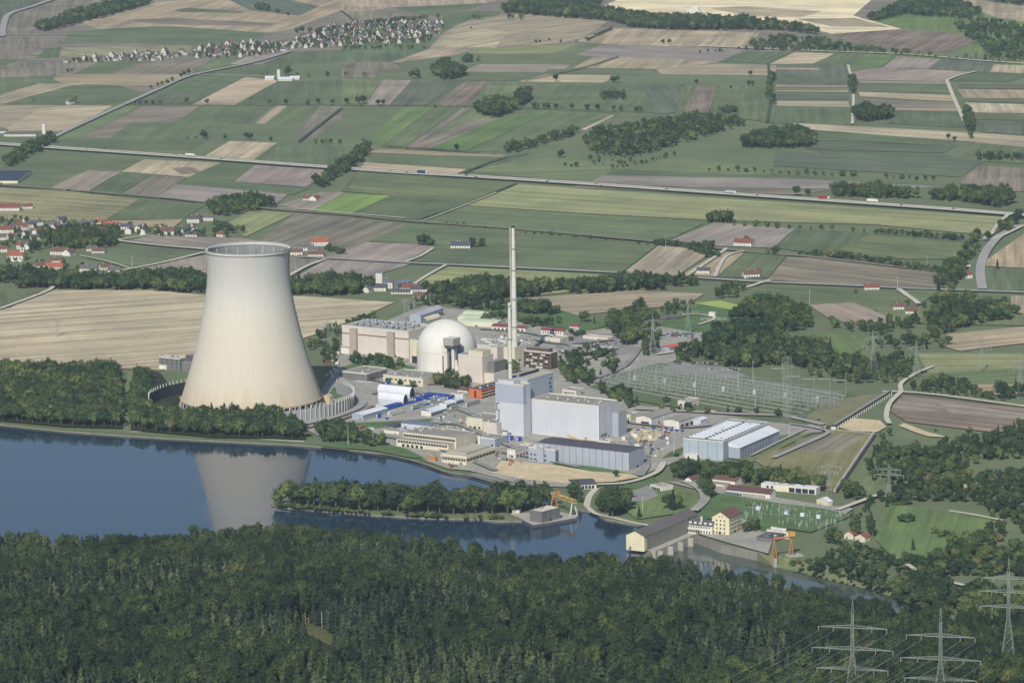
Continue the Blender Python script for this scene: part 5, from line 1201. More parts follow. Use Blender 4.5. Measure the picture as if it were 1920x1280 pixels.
pylon('tallest lattice pylon at the right edge above the trees', Vector((q3.x, q3.y, z3)), 86, 12, [(70, 40), (60, 44), (49, 42)], math.radians(-14), r=.2); 
DA = Vector((math.cos(math.radians(-14)), math.sin(math.radians(-14)), 0))
for (pb, zt), hh, nm in ((PY[0], 148-z1, 'left'), (PY[1], 143-z2, 'right')):
    for z, w in ((zt-20, 48), (zt-35, 57), (zt-49, 50)):
        for s in (-1, 1):
            for f in (.55, 1.0):
                a = pb+DA*(s*w/2*f); a = Vector((a.x, a.y, z-2.8)); b = a+Vector((-190, -330, 18)); wire(a, b, 9, 'thin power line sloping down from the %s foreground pylon' % nm, 'power lines of the %s foreground pylon' % nm, .08)
pylon('tall slim lattice tower rising from the switchyard', P(1476, 786), 66, 6, [(57, 14)], math.radians(-33), r=.2, taper=.95, apex=False, wtop=5)
pylon('broad lattice pylon beyond the switchyard wood', P(1637, 702), 50, 11, [(40, 22), (31, 26)], math.radians(20), r=.22)
pylon('lattice pylon beside the round dark tree', P(1718, 712), 43, 9, [(35, 20), (27, 24)], math.radians(20), r=.2)
pylon('pylon with white feet on the green field', P(1840, 700), 44, 8, [(36, 20), (28, 24)], math.radians(20), r=.18)
pylon('pylon at the right edge beside the tan field', P(1912, 745), 46, 9, [(38, 22), (29, 26)], math.radians(20), r=.2)
pylon('grey pylon in front of the shrubby slope', P(1667, 940), 36, 6, [(30, 22), (25, 28)], math.radians(-15), r=.2)
pylon('thin pylon on the dry meadow by the canal', P(1555, 928), 33, 5, [(27, 22), (22, 16)], math.radians(-15), r=.16)
pylon('small pylon alone in the wheat field', P(108, 632), 23, 4, [(18, 14)], math.radians(10), r=.16)
pylon('lattice pylon behind the pink machine hall', P(763, 602), 28, 6, [(25, 12)], math.radians(10), r=.2, taper=.9, wtop=3.5)
pylon('slim pylon between machine hall and grey hall', P(777, 596), 22, 4, [(19, 9)], math.radians(10), r=.15)
pylon('pylon standing over the parked cars by red-roofed depot', P(1224, 668), 48, 10, [(40, 20), (31, 26)], math.radians(15), r=.2)
pylon('pylon in the trees left of the machine hall', P(616, 655), 36, 5, [(30, 18), (25, 22)], math.radians(10), r=.15)
pylon('pylon among trees by the settling tanks', P(1290, 630), 42, 7, [(36, 20), (28, 24)], math.radians(15), r=.15)
for k, (x, y, h) in enumerate([(1304, 745, 26), (1230, 735, 24), (1180, 726, 22), (1384, 742, 30), (1416, 776, 24), (1412, 722, 26), (1245, 820, 22), (1264, 852, 22), (1354, 870, 34), (1480, 822, 14), (1248, 470, 20), (1518, 570, 17), (1790, 500, 20), (1738, 505, 17), (1683, 545, 17), (248, 505, 18), (653, 837, 20), (700, 835, 14), (1130, 940, 14), (1172, 955, 13), (1205, 960, 14)]):
    R = empty('light_mast', P(x, y), 0, 'slim pale mast', 'mast'); MB().bar((0, 0, 0), (0, 0, h), .28, 5, r2=.12).build('pole', TRIM, R); MB().box(-.9, -.4, h-.3, .9, .4, h).build('lamp_head', TRIM, R)
    R['label'] = 'slim pale mast standing %s' % ['above the switchyard middle', 'near the second transformer', 'near the left switchyard edge', 'between third and middle transformers', 'at the storage hall rear corner', 'at the switchyard rear edge', 'by the blue skips', 'left of the pale blue storage hall', 'before the pale blue hall front', 'on the strip right of the storage hall', 'on the brown field edge by hedge', 'at the corner of the pinkish field', 'on the green field by the railway', 'among the hedge shrubs by grey field', 'at the fork of the farm road', 'at the track junction in the village field', 'on the towpath below the tower', 'at the river edge by bank trees', 'left on the dock road', 'middle on the dock road', 'right on the dock road'][k]
# ---- long pipe bridge and canal ----
def pipe_bridge():
    a, b = P(1563, 806), P(1668, 741); L = (b-a).length; R = empty('pipe_bridge', a, math.atan2(b.y-a.y, b.x-a.x), 'long covered pipe bridge crossing the gravel lot', 'pipe bridge'); n = 24
    MB().box(0, -2, 3.6, L, 2, 5.6, 0, 1).build('duct', [DARK, R_GREY], R); pp = None
    for i in range(n+1):
        if pp is None: pp = MB().box(-.4, -2.6, 0, .4, 2.6, 3.6).build('support', TRIM, R); o = pp
        else: o = pp.copy(); COL.objects.link(o)
        o.location = (L*i/n, 0, 0)
pipe_bridge()
def canal_wall(pts, label, h=3.2, w=2.5):
    for a, b in zip(pts, pts[1:]):
        A, B = P(*a), P(*b); L = (B-A).length; R = empty('canal_wall', A, math.atan2(B.y-A.y, B.x-A.x), label, 'wall'); MB().box(0, 0, 0, L, w, h).build('wall', W_CONC, R); MB().box(0, -2, .05, L, 0, .4).build('ditch', DARK, R)
canal_wall([(1567, 924), (1641, 815)], 'long concrete canal wall beside the dry meadow'); canal_wall([(1562, 808), (1641, 815)], 'low concrete wall between meadow and sand lot', 1.5)
# wall on the river bank at the powerhouse outlet
# ---- building materials lying about the yard ----
CRT = [pmat('timber_crate', C(168, 146, 112), .15, .8), R_WHITE, W_DGREY, W_CREAM, MET, R_GREY, W_WHITE, W_DGREY, pmat('red_steel', C(150, 92, 72), .1, .6), pmat('blue_tarp', C(72, 96, 140), .1, .6)]
for nm_, poly_, n_ in (('in the lot right of the turbine hall', [(1160, 812), (1245, 800), (1262, 830), (1225, 862), (1205, 872), (1212, 840), (1170, 828)], 60), ('in the yard left of the reactor block', [(800, 780), (870, 770), (925, 815), (945, 845), (935, 870), (900, 830), (840, 812)], 46), ('beside the long blue-grey hall', [(930, 858), (990, 845), (990, 868), (940, 880)], 14), ('on the quay strip of the intake bank', [(810, 862), (830, 860), (870, 880), (860, 885)], 12), ('on the lot left of the machine hall', [(600, 690), (640, 650), (640, 680), (620, 720)], 34), ('behind the white dome', [(900, 640), (960, 620), (1010, 640), (985, 655)], 26)):
    k_ = 0
    while k_ < n_:
        x_ = rnd.uniform(600, 1265); y_ = rnd.uniform(610, 890)
        if not inpoly(x_, y_, poly_): continue
        k_ += 1; a_, b_, c_ = rnd.uniform(1.2, 4.5), rnd.uniform(.8, 2.2), rnd.uniform(.8, 3.0)
        mb = MB().box(-a_/2, -b_/2, .15, a_/2, b_/2, c_).box(-a_/2, -b_/2-.03, 0, -a_/2+.3, b_/2+.03, .14).box(a_/2-.3, -b_/2-.03, 0, a_/2, b_/2+.03, .14).box(-a_*.3, -b_*.3, c_, a_*.3, b_*.3, c_+.25)
        o = mb.build('stacked_material', rnd.choice(CRT), rz=GA+rnd.choice([0, 1.57])+rnd.uniform(-.1, .1)); o.location = P(x_, y_); o.location.z = 1.0; tag(o, 'small crate or bundle lying '+nm_, 'crate', 'crates and bundles lying '+nm_)
# ---- vehicles ----
def car_proto(col, kind='car'):
    if kind == 'car':
        mb = MB(); mb.add([(-2.1, -.85, .3), (2.1, -.85, .3), (2.1, .85, .3), (-2.1, .85, .3), (-2.15, -.85, .95), (2.15, -.85, .8), (2.15, .85, .8), (-2.15, .85, .95)], [(0, 3, 2, 1), (0, 1, 5, 4), (1, 2, 6, 5), (2, 3, 7, 6), (3, 0, 4, 7), (4, 5, 6, 7)])
        mb.add([(-1.7, -.78, .93), (1.1, -.78, .87), (1.1, .78, .87), (-1.7, .78, .93), (-1.2, -.65, 1.45), (.35, -.65, 1.45), (.35, .65, 1.45), (-1.2, .65, 1.45)], [(0, 1, 5, 4), (1, 2, 6, 5), (2, 3, 7, 6), (3, 0, 4, 7)], 1); mb.add([(-1.2, -.65, 1.46), (.35, -.65, 1.46), (.35, .65, 1.46), (-1.2, .65, 1.46)], [(0, 1, 2, 3)], 0)
        for x in (-1.3, 1.35):
            for y in (-.86, .86): mb.bar((x, y-.1, .32), (x, y+.1, .32), .32, 8, 1)
    else:
        mb = MB().box(-6.5, -1.25, 1.1, 4.2, 1.25, 3.9).box(4.5, -1.2, .7, 6.6, 1.2, 3.2, 2).box(-6.5, -1, .7, 6.4, 1, 1.1, 1)
        for x in (-5.4, -4.2, -3, 5.4):
            for y in (-1.2, 1.2): mb.bar((x, y-.15, .5), (x, y+.15, .5), .5, 8, 1)
    return mb.mesh('parked_car' if kind == 'car' else 'lorry', [col, GLASS, W_WHITE])
CC = {'white': pmat('car_white', C(226, 226, 226), .03, 1, rough=.35), 'silver': pmat('car_silver', C(170, 174, 178), .03, 1, rough=.35), 'black': pmat('car_black', C(34, 36, 40), .05, 1, rough=.35), 'dark blue': pmat('car_blue', C(42, 60, 110), .05, 1, rough=.35), 'red': pmat('car_red', C(150, 40, 36), .05, 1, rough=.35)}
CMESH = {k: car_proto(v) for k, v in CC.items()}
def put_car(p, a, where, k=None, z=0):
    k = k or rnd.choice(['white', 'silver', 'silver', 'black', 'black', 'dark blue', 'white', 'red']); o = bpy.data.objects.new('parked_car', CMESH[k]); COL.objects.link(o)
    o.location = (p.x, p.y, z); o.rotation_euler = (0, 0, a); tag(o, '%s car parked %s' % (k, where), 'car', '%s cars parked %s' % (k, where))
def lot(px, py, nx, ny, sx, sy, where, fill=.85, ang=GA):
    U, V = axes(ang); b = P(px, py)
    for j in range(ny):
        for i in range(nx):
            if rnd.random() < fill: put_car(b+U*(i*sx)+V*(j*sy), ang+math.pi/2+(math.pi if rnd.random() < .5 else 0), where, z=1.0)
lot(1050, 662, 17, 5, 2.7, 12.5, 'in the lot behind the brown offices'); lot(1100, 646, 14, 3, 2.7, 13, 'in the lot behind the brown offices')
lot(1120, 708, 9, 4, 3.0, 9, 'among trees at the left switchyard corner', .7); lot(1252, 684, 20, 2, 2.9, 9, 'along the far side of the switchyard', .6, math.radians(-12)); lot(1330, 694, 12, 2, 3.1, 8, 'along the far side of the switchyard', .6, math.radians(-12))
lot(1243, 631, 16, 3, 3, 11, 'in the depot lot below the settling tanks', .7); lot(1478, 786, 9, 2, 4, 7, 'beside the storage hall gate', .5); lot(1180, 932, 3, 1, 3, 8, 'on the forecourt by the river lawn', 1)
lot(855, 800, 5, 2, 4, 12, 'between the intake hall and barrel stores', .7); lot(1200, 838, 4, 2, 4, 8, 'by the building materials', .7); lot(1400, 950, 2, 1, 4, 8, 'outside the red-roofed barracks', 1)
def lorry(px, py, lab, m, ang):
    o = bpy.data.objects.new('lorry', car_proto(m, 'lorry')); COL.objects.link(o); p = P(px, py); o.location = (p.x, p.y, 2.6); o.rotation_euler = (0, 0, ang); o.scale = (1.25, 1.1, 1.1); tag(o, lab, 'lorry')
am = math.radians(-20)
lorry(1545, 376, 'red lorry driving on the motorway beside the wood', CC['red'], am); lorry(1636, 382, 'white lorry driving on the motorway beside the wood', W_WHITE, am); lorry(792, 328, 'dark blue lorry on the motorway between green fields', CC['dark blue'], am)
lorry(357, 296, 'white lorry on the motorway near the tan field', W_WHITE, am); lorry(1370, 366, 'silver lorry on the motorway beside the yellow-green field', CC['silver'], am)
for k, (x, y) in enumerate([(330, 294), (415, 301), (590, 314), (1028, 342), (1118, 349), (1420, 370), (1470, 374), (1690, 388), (1788, 395), (1850, 400), (163, 284), (250, 289), (660, 320), (875, 332), (1250, 358)]):
    o = bpy.data.objects.new('driving_car', CMESH[rnd.choice(list(CMESH))]); COL.objects.link(o); p = P(x, y); o.location = (p.x, p.y, 2.6); o.rotation_euler = (0, 0, am); tag(o, 'small car driving on the motorway', 'car', 'cars driving on the motorway')
# ================= VILLAGES AND FARMS =================
RC = {'red': pmat('aged_red_tile', C(128, 82, 70), .2, .5, hseam=.6, seamc=.85), 'orange': pmat('orange_tile_roof', C(164, 94, 70), .14, .5, hseam=.6, seamc=.88), 'brown': R_BTILE, 'grey': R_GTILE, 'dark': R_DARK}
HM = {}
def far_house(col):
    if col in HM: return HM[col]
    mb = MB(); L, D, h, r = 6.5, 5, 5.2, 4.0; o = .6
    mb.add([(-L, -D, 0), (L, -D, 0), (L, D, 0), (-L, D, 0), (-L, -D, h), (L, -D, h), (L, D, h), (-L, D, h), (-L, 0, h+r), (L, 0, h+r)], [(0, 1, 5, 4), (1, 2, 6, 9, 5), (2, 3, 7, 6), (3, 0, 4, 8, 7)])
    z = h-.4; mb.add([(-L-o, -D-o, z), (L+o, -D-o, z), (L+o, 0, h+r+.15), (-L-o, 0, h+r+.15), (L+o, D+o, z), (-L-o, D+o, z)], [(0, 1, 2, 3), (3, 2, 4, 5)], 1)
    mb.box(-2.4, .6, h+1.5, -1.6, 1.4, h+r+1.2, 0)
    for x in (-4, -1.3, 1.3, 4):
        for zz in (1, 3.2): mb.add([(x-.55, -D-.06, zz), (x+.55, -D-.06, zz), (x+.55, -D-.06, zz+1.2), (x-.55, -D-.06, zz+1.2)], [(0, 1, 2, 3)], 2)
    for y in (-2, 2): mb.add([(-L-.06, y-.5, 3.2), (-L-.06, y+.5, 3.2), (-L-.06, y+.5, 4.4), (-L-.06, y-.5, 4.4)], [(0, 1, 2, 3)], 2)
    HM[col] = mb.mesh('house', [pmat('aged_render', C(206, 202, 194), .08, .3), RC[col], GLASS]); return HM[col]
def near_house(px, py, L, D, h, rot, col, label, wall=None, cat='house', rise=None, name='house', z=0):
    a = math.radians(rot); p = P(px, py, z); R = empty(name, p, a, label, cat); w = wall or W_WHITE
    ca = Vector((math.cos(a), math.sin(a), 0)); cb = Vector((-math.sin(a), math.cos(a), 0)); R.location = p-ca*L/2
    body(R, L, D, h, w, RC[col] if isinstance(col, str) else col, 'gable', rise=rise or D*.32, ridge='x', over=.6)
    windows(R, L, D, 'F', 1.0, 2.2, max(2, int(L/3.4)), .38)
    if h > 4.4: windows(R, L, D, 'F', 3.6, 4.7, max(2, int(L/3.4)), .38)
    if cat == 'house': addbox(R, 'chimney', L*.3, D*.55, h+1, L*.3+.9, D*.55+.9, h+(rise or D*.32)+1, W_WHITE)
    return R
# near village on the left: (x, y base, length, depth, wall height, rotation, roof, label)
V = [(14, 397, 34, 16, 6, -4, 'red', 'long red-roofed barn at the left edge beside striped field'), (52, 393, 14, 10, 5, 10, 'red', 'small red-roofed house at the corner of the striped field'),
 (8, 437, 26, 13, 5, -5, 'red', 'long red-roofed barn left of the village trees'), (8, 450, 22, 12, 4, -5, 'grey', 'grey barn below the long red barn at the left edge'), (37, 430, 12, 9, 6, 20, 'red', 'white house with bright red gable at the village rear'),
 (57, 427, 16, 10, 5, 0, 'dark', 'dark-roofed white house beside the red gable'), (73, 423, 12, 9, 5, 15, 'grey', 'grey-roofed house before the striped field'), (101, 430, 18, 11, 7, 10, 'grey', 'large white two-storey house in the middle of the village'),
 (128, 430, 14, 10, 5, 0, 'grey', 'grey-roofed house right of the large white one'), (150, 425, 13, 9, 5, 15, 'grey', 'white house with grey roof below the striped field'), (166, 424, 13, 9, 5, -10, 'grey', 'second grey-roofed white house below the striped field'),
 (148, 431, 18, 12, 4, 0, 'dark', 'broad dark barn in the middle village row'), (187, 422, 12, 9, 5, 20, 'orange', 'small orange-roofed house beside the dark green field'), (206, 430, 19, 12, 6, -8, 'orange', 'large orange-roofed house beside the dark green field'),
 (237, 431, 16, 10, 5, 0, 'dark', 'white house with dark roof above the village lawn'), (249, 438, 12, 9, 6, 70, 'dark', 'white gabled house facing the small meadow'), (266, 434, 12, 9, 6, 70, 'grey', 'narrow white gable between dark trees'),
 (275, 440, 11, 9, 6, 70, 'brown', 'white gabled house beside the tan field tip'), (299, 431, 12, 9, 5, 0, 'brown', 'small house among the round trees'), (312, 440, 22, 13, 5, -5, 'brown', 'broad mauve-brown farmhouse on the tan field edge'),
 (344, 436, 12, 9, 5, 10, 'dark', 'dark-roofed house with white gable, village right end'), (356, 433, 14, 10, 5, -30, 'dark', 'blue-grey roofed house at the village right end'), (358, 445, 16, 10, 4, -8, 'dark', 'low white house at the village right end'),
 (362, 418, 17, 11, 6, -5, 'dark', 'black-roofed white house above the meadow'), (378, 415, 12, 10, 6, 80, 'red', 'steep red-roofed house beside the black-roofed one'), (390, 414, 14, 10, 5, -5, 'grey', 'grey-roofed house at the wood edge'),
 (412, 396, 12, 9, 5, -5, 'grey', 'lone white house inside the wood'), (412, 444, 11, 9, 4, -30, 'red', 'small red-roofed barn by the pale field'), (75, 440, 12, 9, 5, 60, 'red', 'steep red roof among trees behind the church'),
 (70, 449, 14, 9, 4, 30, 'grey', 'pale house beside the steep red roof'), (41, 467, 14, 10, 6, 10, 'red', 'red-roofed white house right behind the church'), (58, 467, 10, 9, 5, 60, 'grey', 'small white gable right of the church'),
 (110, 478, 24, 14, 5, -14, 'brown', 'large brown-roofed barn beside the village wood'), (137, 479, 15, 12, 5, 60, 'brown', 'tan farmhouse beside the large brown barn'), (184, 476, 17, 11, 4, -8, 'brown', 'low brown barn at the right end of village wood'),
 (172, 471, 13, 9, 4, 10, 'grey', 'small farm shed behind the low brown barn'), (5, 473, 12, 10, 5, 10, 'red', 'red-roofed house at the left picture edge near the church'), (105, 494, 16, 11, 4, -5, 'brown', 'dark red barn behind the orange-roofed farm'),
 (82, 504, 22, 12, 5, 15, 'brown', 'brown barn left of the orange-roofed farm'), (101, 508, 23, 12, 6, -8, 'orange', 'bright orange-roofed farmhouse below the village wood'), (25, 518, 42, 15, 5, -6, 'dark', 'long dark mauve shed with white front at the left edge'),
 (93, 523, 13, 11, 5, 35, 'dark', 'dark blue-roofed house in front of the orange farm'), (165, 510, 22, 12, 5, -8, 'grey', 'grey-roofed white farmhouse at the field edge'), (200, 506, 15, 12, 4, 20, 'brown', 'brown barn right of the grey-roofed farmhouse'), (213, 511, 15, 10, 3.5, 0, 'grey', 'low grey sheds beside the dark tree belt'),
 (118, 464, 12, 10, 5, 0, 'grey', 'grey roof inside the village wood'), (580, 377, 18, 11, 4, -5, 'red', 'low red-roofed farm on the pinkish field'), (597, 377, 14, 11, 5, 60, 'red', 'red-roofed farmhouse by the bright green field'),
 (600, 463, 22, 14, 7, 8, 'orange', 'orange-roofed barn standing above the farm cluster'), (556, 479, 16, 11, 5, 0, 'brown', 'brown-roofed house nearest the cooling tower rim'), (572, 472, 20, 11, 6, -5, 'grey', 'cream gabled farmhouse in the cluster behind the tower'), (588, 474, 14, 11, 4, -5, 'grey', 'grey shed in the cluster behind the tower'), (592, 482, 20, 11, 4, -5, 'brown', 'brown barn in front of the orange-roofed barn'),
 (863, 467, 26, 14, 5, -8, 'dark', 'long dark-roofed farm with solar panels between trees'), (866, 462, 22, 10, 3, -8, 'red', 'brick-red farm wing between the round trees'),
 (1392, 463, 24, 14, 6, -20, 'red', 'red-roofed white farmhouse on the pinkish field'), (1404, 457, 18, 12, 6, 70, 'red', 'red-roofed barn behind the white farmhouse'), (1318, 514, 16, 10, 5, -10, 'dark', 'black-roofed white house by the road fork'),
 (1410, 521, 20, 13, 5, 10, 'brown', 'dark brown farm at the bend of the road'), (1424, 517, 12, 9, 5, 60, 'red', 'small red gable beside the dark brown farm'), (1635, 545, 18, 11, 4.5, 0, 'red', 'mauve-red roofed house alone on the country road'),
 (1812, 499, 11, 8, 3, -10, 'grey', 'white shed above the bend road house'), (1814, 522, 13, 11, 5, 10, 'red', 'red-roofed white house beside the curved road'), (1688, 582, 16, 11, 5, 0, 'brown', 'brown farmhouse hidden in trees'), (1710, 590, 15, 11, 5, 0, 'brown', 'farm building with white shutters in the tree group'),
 (1480, 617, 10, 7, 2.5, 0, 'grey', 'little white hut on the clearing in the wood'), (695, 548, 10, 8, 5, 60, 'grey', 'small white house left in the farmyard by the wheat field'), (710, 546, 18, 12, 5, -10, 'dark', 'dark-roofed house in the farmyard'), (727, 541, 12, 13, 8, 0, 'grey', 'cream stable block in the farmyard'),
 (768, 546, 20, 12, 5, -5, 'red', 'red-tiled barn in the farmyard'), (785, 551, 20, 13, 6, 0, 'dark', 'white-walled dark-roofed barn at the farmyard right end'), (760, 551, 36, 8, 3, -5, 'dark', 'low dark shed before the red-tiled barn'), (787, 560, 16, 11, 4, 0, 'brown', 'brown shed at the front of the farmyard'),
 (135, 196, 12, 10, 5, 45, 'dark', 'lone dark chapel at the edge of a green field')]
for v in V: near_house(*v)
r, w, d = bld('solar_barn', 'long grey solar-roofed barn of the farmyard', 'barn', (735, 531), 746, 772, h=6, wall=W_DGREY, roof=R_BLUE, kind='gable', ridge='y', rise=2.5, ang=-38)
r, w, d = bld('blue_roof_barn', 'long barn with dark blue roof and yellow wall at left edge', 'barn', (-30, 339), 33, 60, h=5, wall=W_YELLOW, roof=R_NAVY, kind='gable', ridge='x', rise=3, ang=-4)
def silo(px, py, r, h, lb, m=None):
    R = empty('silo', P(px, py), 0, lb, 'silo'); MB().cyl(0, 0, 0, h, r, n=20).build('tank', m or W_WHITE, R, smooth=False); MB().cyl(0, 0, h, h+r*.5, r*1.03, .3, n=20).build('cap', MET, R)
silo(83, 251, 3.6, 17, 'white silo beside the long farm sheds at left'); silo(523, 148, 3.2, 17, 'white silo above the white farm in the fields')
for k, x in enumerate((707, 711, 715)): silo(x, 533, 1.8, 14, ['left', 'middle', 'right'][k]+' one of three slim farmyard silos')
for x, y, L, lb in ((42, 256, 46, 'long white-walled shed beside the silo'), (18, 256, 18, 'short white shed left of the long farm shed'), (505, 150, 16, 'low grey barn left of the white silo'), (535, 152, 26, 'pale gabled barn right of the white silo'), (552, 150, 18, 'rear pale barn at the farm in the fields'), (3, 250, 16, 'dark-roofed shed at the very left edge')):
    near_house(x, y, L, 14, 4, -4, 'grey' if 'long' in lb or 'dark' in lb else R_WHITE, lb, cat='barn', name='barn', rise=2.5)
# church
def church():
    a = math.radians(-8); p = P(14, 490); R = empty('church', p, a, 'white village church with red roof and tall slim tower', 'church')
    body(R, 21, 11, 8, W_WHITE, R_TILE, 'gable', rise=5.5, ridge='x', over=.5); windows(R, 21, 11, 'F', 3, 6, 4, .3)
    MB().box(16.5, 4, 0, 21.5, 9, 18).build('tower', W_WHITE, R); MB().cyl(19, 6.5, 18, 26, 3.5, .1, 4).build('spire', R_DARK, R); addbox(R, 'belfry_window', 18, 3.8, 14, 20, 4.1, 16.5, GLASS); addbox(R, 'sacristy', 14, -4, 0, 20, 0, 4, W_WHITE, R_TILE)
church()
# far villages: individual simple houses
def far_village(poly, n, lab, grp, cols=('red', 'brown', 'grey', 'grey', 'brown', 'dark')):
    xs = [p[0] for p in poly]; ys = [p[1] for p in poly]; pts = []; tries = 0
    while len(pts) < n and tries < 6000:
        tries += 1; x = rnd.uniform(min(xs), max(xs)); y = rnd.uniform(min(ys), max(ys))
        if not inpoly(x, y, poly): continue
        p = P(x, y)
        if all((p-q).length > 19 for q in pts): pts.append(p)
    for p in pts:
        c = rnd.choice(cols); o = bpy.data.objects.new('house', far_house(c)); COL.objects.link(o); o.location = p; o.rotation_euler = (0, 0, rnd.choice([.5, -.6, 1.2, 1.57, 1.3])+rnd.uniform(-.1, .1)); s = rnd.uniform(.55, .95); o.scale = (s, s, rnd.uniform(.9, 1.15))
        tag(o, '%s-roofed house %s' % (c, lab), 'house', '%s-roofed %s' % (c, grp))
FV1 = [(530, 92), (560, 72), (600, 56), (660, 46), (750, 42), (835, 44), (822, 62), (800, 82), (690, 84), (600, 90)]
FV2 = [(345, 108), (360, 92), (400, 84), (470, 80), (540, 82), (540, 95), (480, 106), (400, 110)]
FV3 = [(120, 118), (170, 108), (230, 102), (345, 97), (350, 106), (300, 114), (200, 117)]
far_village(FV1, 150, 'in the dense far village at the top', 'houses of the dense far village')
far_village(FV2, 46, 'in the far village behind the pale road', 'houses of the far village by the pale road')
far_village(FV3, 34, 'in the thin row of houses at far left', 'houses of the thin far row')
far_village([(0, 423), (60, 418), (180, 418), (240, 426), (400, 430), (395, 440), (240, 436), (180, 444), (60, 452), (0, 460)], 18, 'half hidden among the trees of the near village', 'houses half hidden in the near village', ('grey', 'dark', 'brown', 'red'))
# quarry plant at the top
for x, y, h, lb in ((1292, 30, 16, 'left white processing block in the far quarry'), (1303, 30, 22, 'tall grey processing tower in the far quarry'), (1316, 31, 12, 'right white processing block in the far quarry')):
    R = empty('quarry_plant', P(x, y), 0, lb, 'industrial building'); MB().box(-7, -5, 0, 7, 5, h).build('wall', W_WHITE, R); MB().bar((7, 0, h*.8), (18, 0, 1), .9, 4).build('conveyor', MET, R)
# ================= TREES =================
def foliage_mat(name, stops, patch=.009):
    m, t, b = newmat(name); oi = N(t, 'ShaderNodeObjectInfo'); c = ramp(t, oi.outputs['Random'], stops)
    loc = oi.outputs['Location']; pn = ramp(t, noise(t, loc, patch, 3, .6), [(.36, (.66, .74, .76)), (.5, (.98, .98, .95)), (.64, (1.28, 1.22, 1.0))]); c = mixc(t, 1, c, pn, 'MULTIPLY')
    pos = N(t, 'ShaderNodeNewGeometry').outputs['Position']; c = mixc(t, 1, c, ramp(t, noise(t, pos, .55, 3, .7), [(.34, (.52,)*3), (.66, (1.36,)*3)]), 'MULTIPLY')
    t.links.new(c, b.inputs['Base Color']); b.inputs['Roughness'].default_value = .8; b.inputs['Specular IOR Level'].default_value = .15
    return m
LEAF = foliage_mat('broadleaf_foliage', [(0, C(36, 54, 40)), (.4, C(56, 74, 48)), (.8, C(68, 84, 52)), (.97, C(84, 98, 58)), (1, C(92, 98, 64))])
LEAF2 = foliage_mat('valley_foliage', [(0, C(46, 64, 46)), (.4, C(66, 84, 54)), (.8, C(82, 98, 60)), (.97, C(100, 112, 66)), (1, C(106, 106, 74))])
NEED = foliage_mat('spruce_needles', [(0, C(34, 48, 44)), (.4, C(54, 68, 52)), (.85, C(74, 88, 62)), (1, C(94, 102, 72))])
BARK = pmat('tree_bark', C(128, 118, 102), .2, 3.0)
def rv(r): 
    while 1:
        v = Vector((r.uniform(-1, 1), r.uniform(-1, 1), r.uniform(-1, 1)))
        if .05 < v.length < 1: return v
def leafquad(vs, fs, c, n, s, r):
    n = n.normalized(); t = n.orthogonal().normalized(); t = Matrix.Rotation(r.uniform(0, 6.28), 3, n) @ t; u = n.cross(t); k = len(vs); a = s*r.uniform(.7, 1.3); b = s*r.uniform(.45, .9)
    vs += [c+t*a, c+u*b, c-t*a, c-u*b]; fs.append((k, k+1, k+2, k+3))
def blob(vs, fs, cen, rad, r, sub=2, jit=.16):
    bm = bmesh.new(); bmesh.ops.create_icosphere(bm, subdivisions=sub, radius=1); k = len(vs)
    for v in bm.verts:
        q = v.co*(1+r.uniform(-jit, jit)); vs.append(Vector((cen.x+q.x*rad.x, cen.y+q.y*rad.y, cen.z+q.z*rad.z)))
    for f in bm.faces: fs.append(tuple(k+v.index for v in f.verts))
    bm.free()
def broadleaf(seed, rw=.36, low=.18, clumps=34, per=16, ls=.042, tall=1.0):
    r = random.Random(seed); vs = []; fs = []; cz = (low+1)/2; rz = (1-low)/2
    sub = [(Vector((0, 0, cz)), Vector((rw*.8, rw*.8, rz*.95)))]
    for i in range(5):
        a = i*1.256+r.uniform(-.4, .4); sub.append((Vector((math.cos(a)*rw*.48, math.sin(a)*rw*.48, cz+r.uniform(-.18, .14))), Vector((rw*.52, rw*.52, rz*r.uniform(.45, .65)))))
    for c, q in sub: blob(vs, fs, c, q*.8, r, 1)  # solid core blobs added inside the crown to block light
    for i in range(clumps):
        c, q = r.choice(sub); d = rv(r).normalized(); d.z = abs(d.z)*1.0 if r.random() < .65 else d.z; d.normalize(); p = c+Vector((d.x*q.x, d.y*q.y, d.z*q.z))*r.uniform(.85, 1.1); cr = rw*r.uniform(.2, .36)
        for j in range(per):
            e = rv(r); leafquad(vs, fs, p+e*cr, (e+d*.6+Vector((0, 0, .3))), ls, r)
    tv = MB().bar((0, 0, 0), (r.uniform(-.02, .02), r.uniform(-.02, .02), cz), .022, 6, r2=.01)
    for i in range(3):
        a = r.uniform(0, 6.28); tv.bar((0, 0, low*1.1+.05*i), (math.cos(a)*rw*.6, math.sin(a)*rw*.6, cz), .009, 4, r2=.004)
    return vs, fs, tv
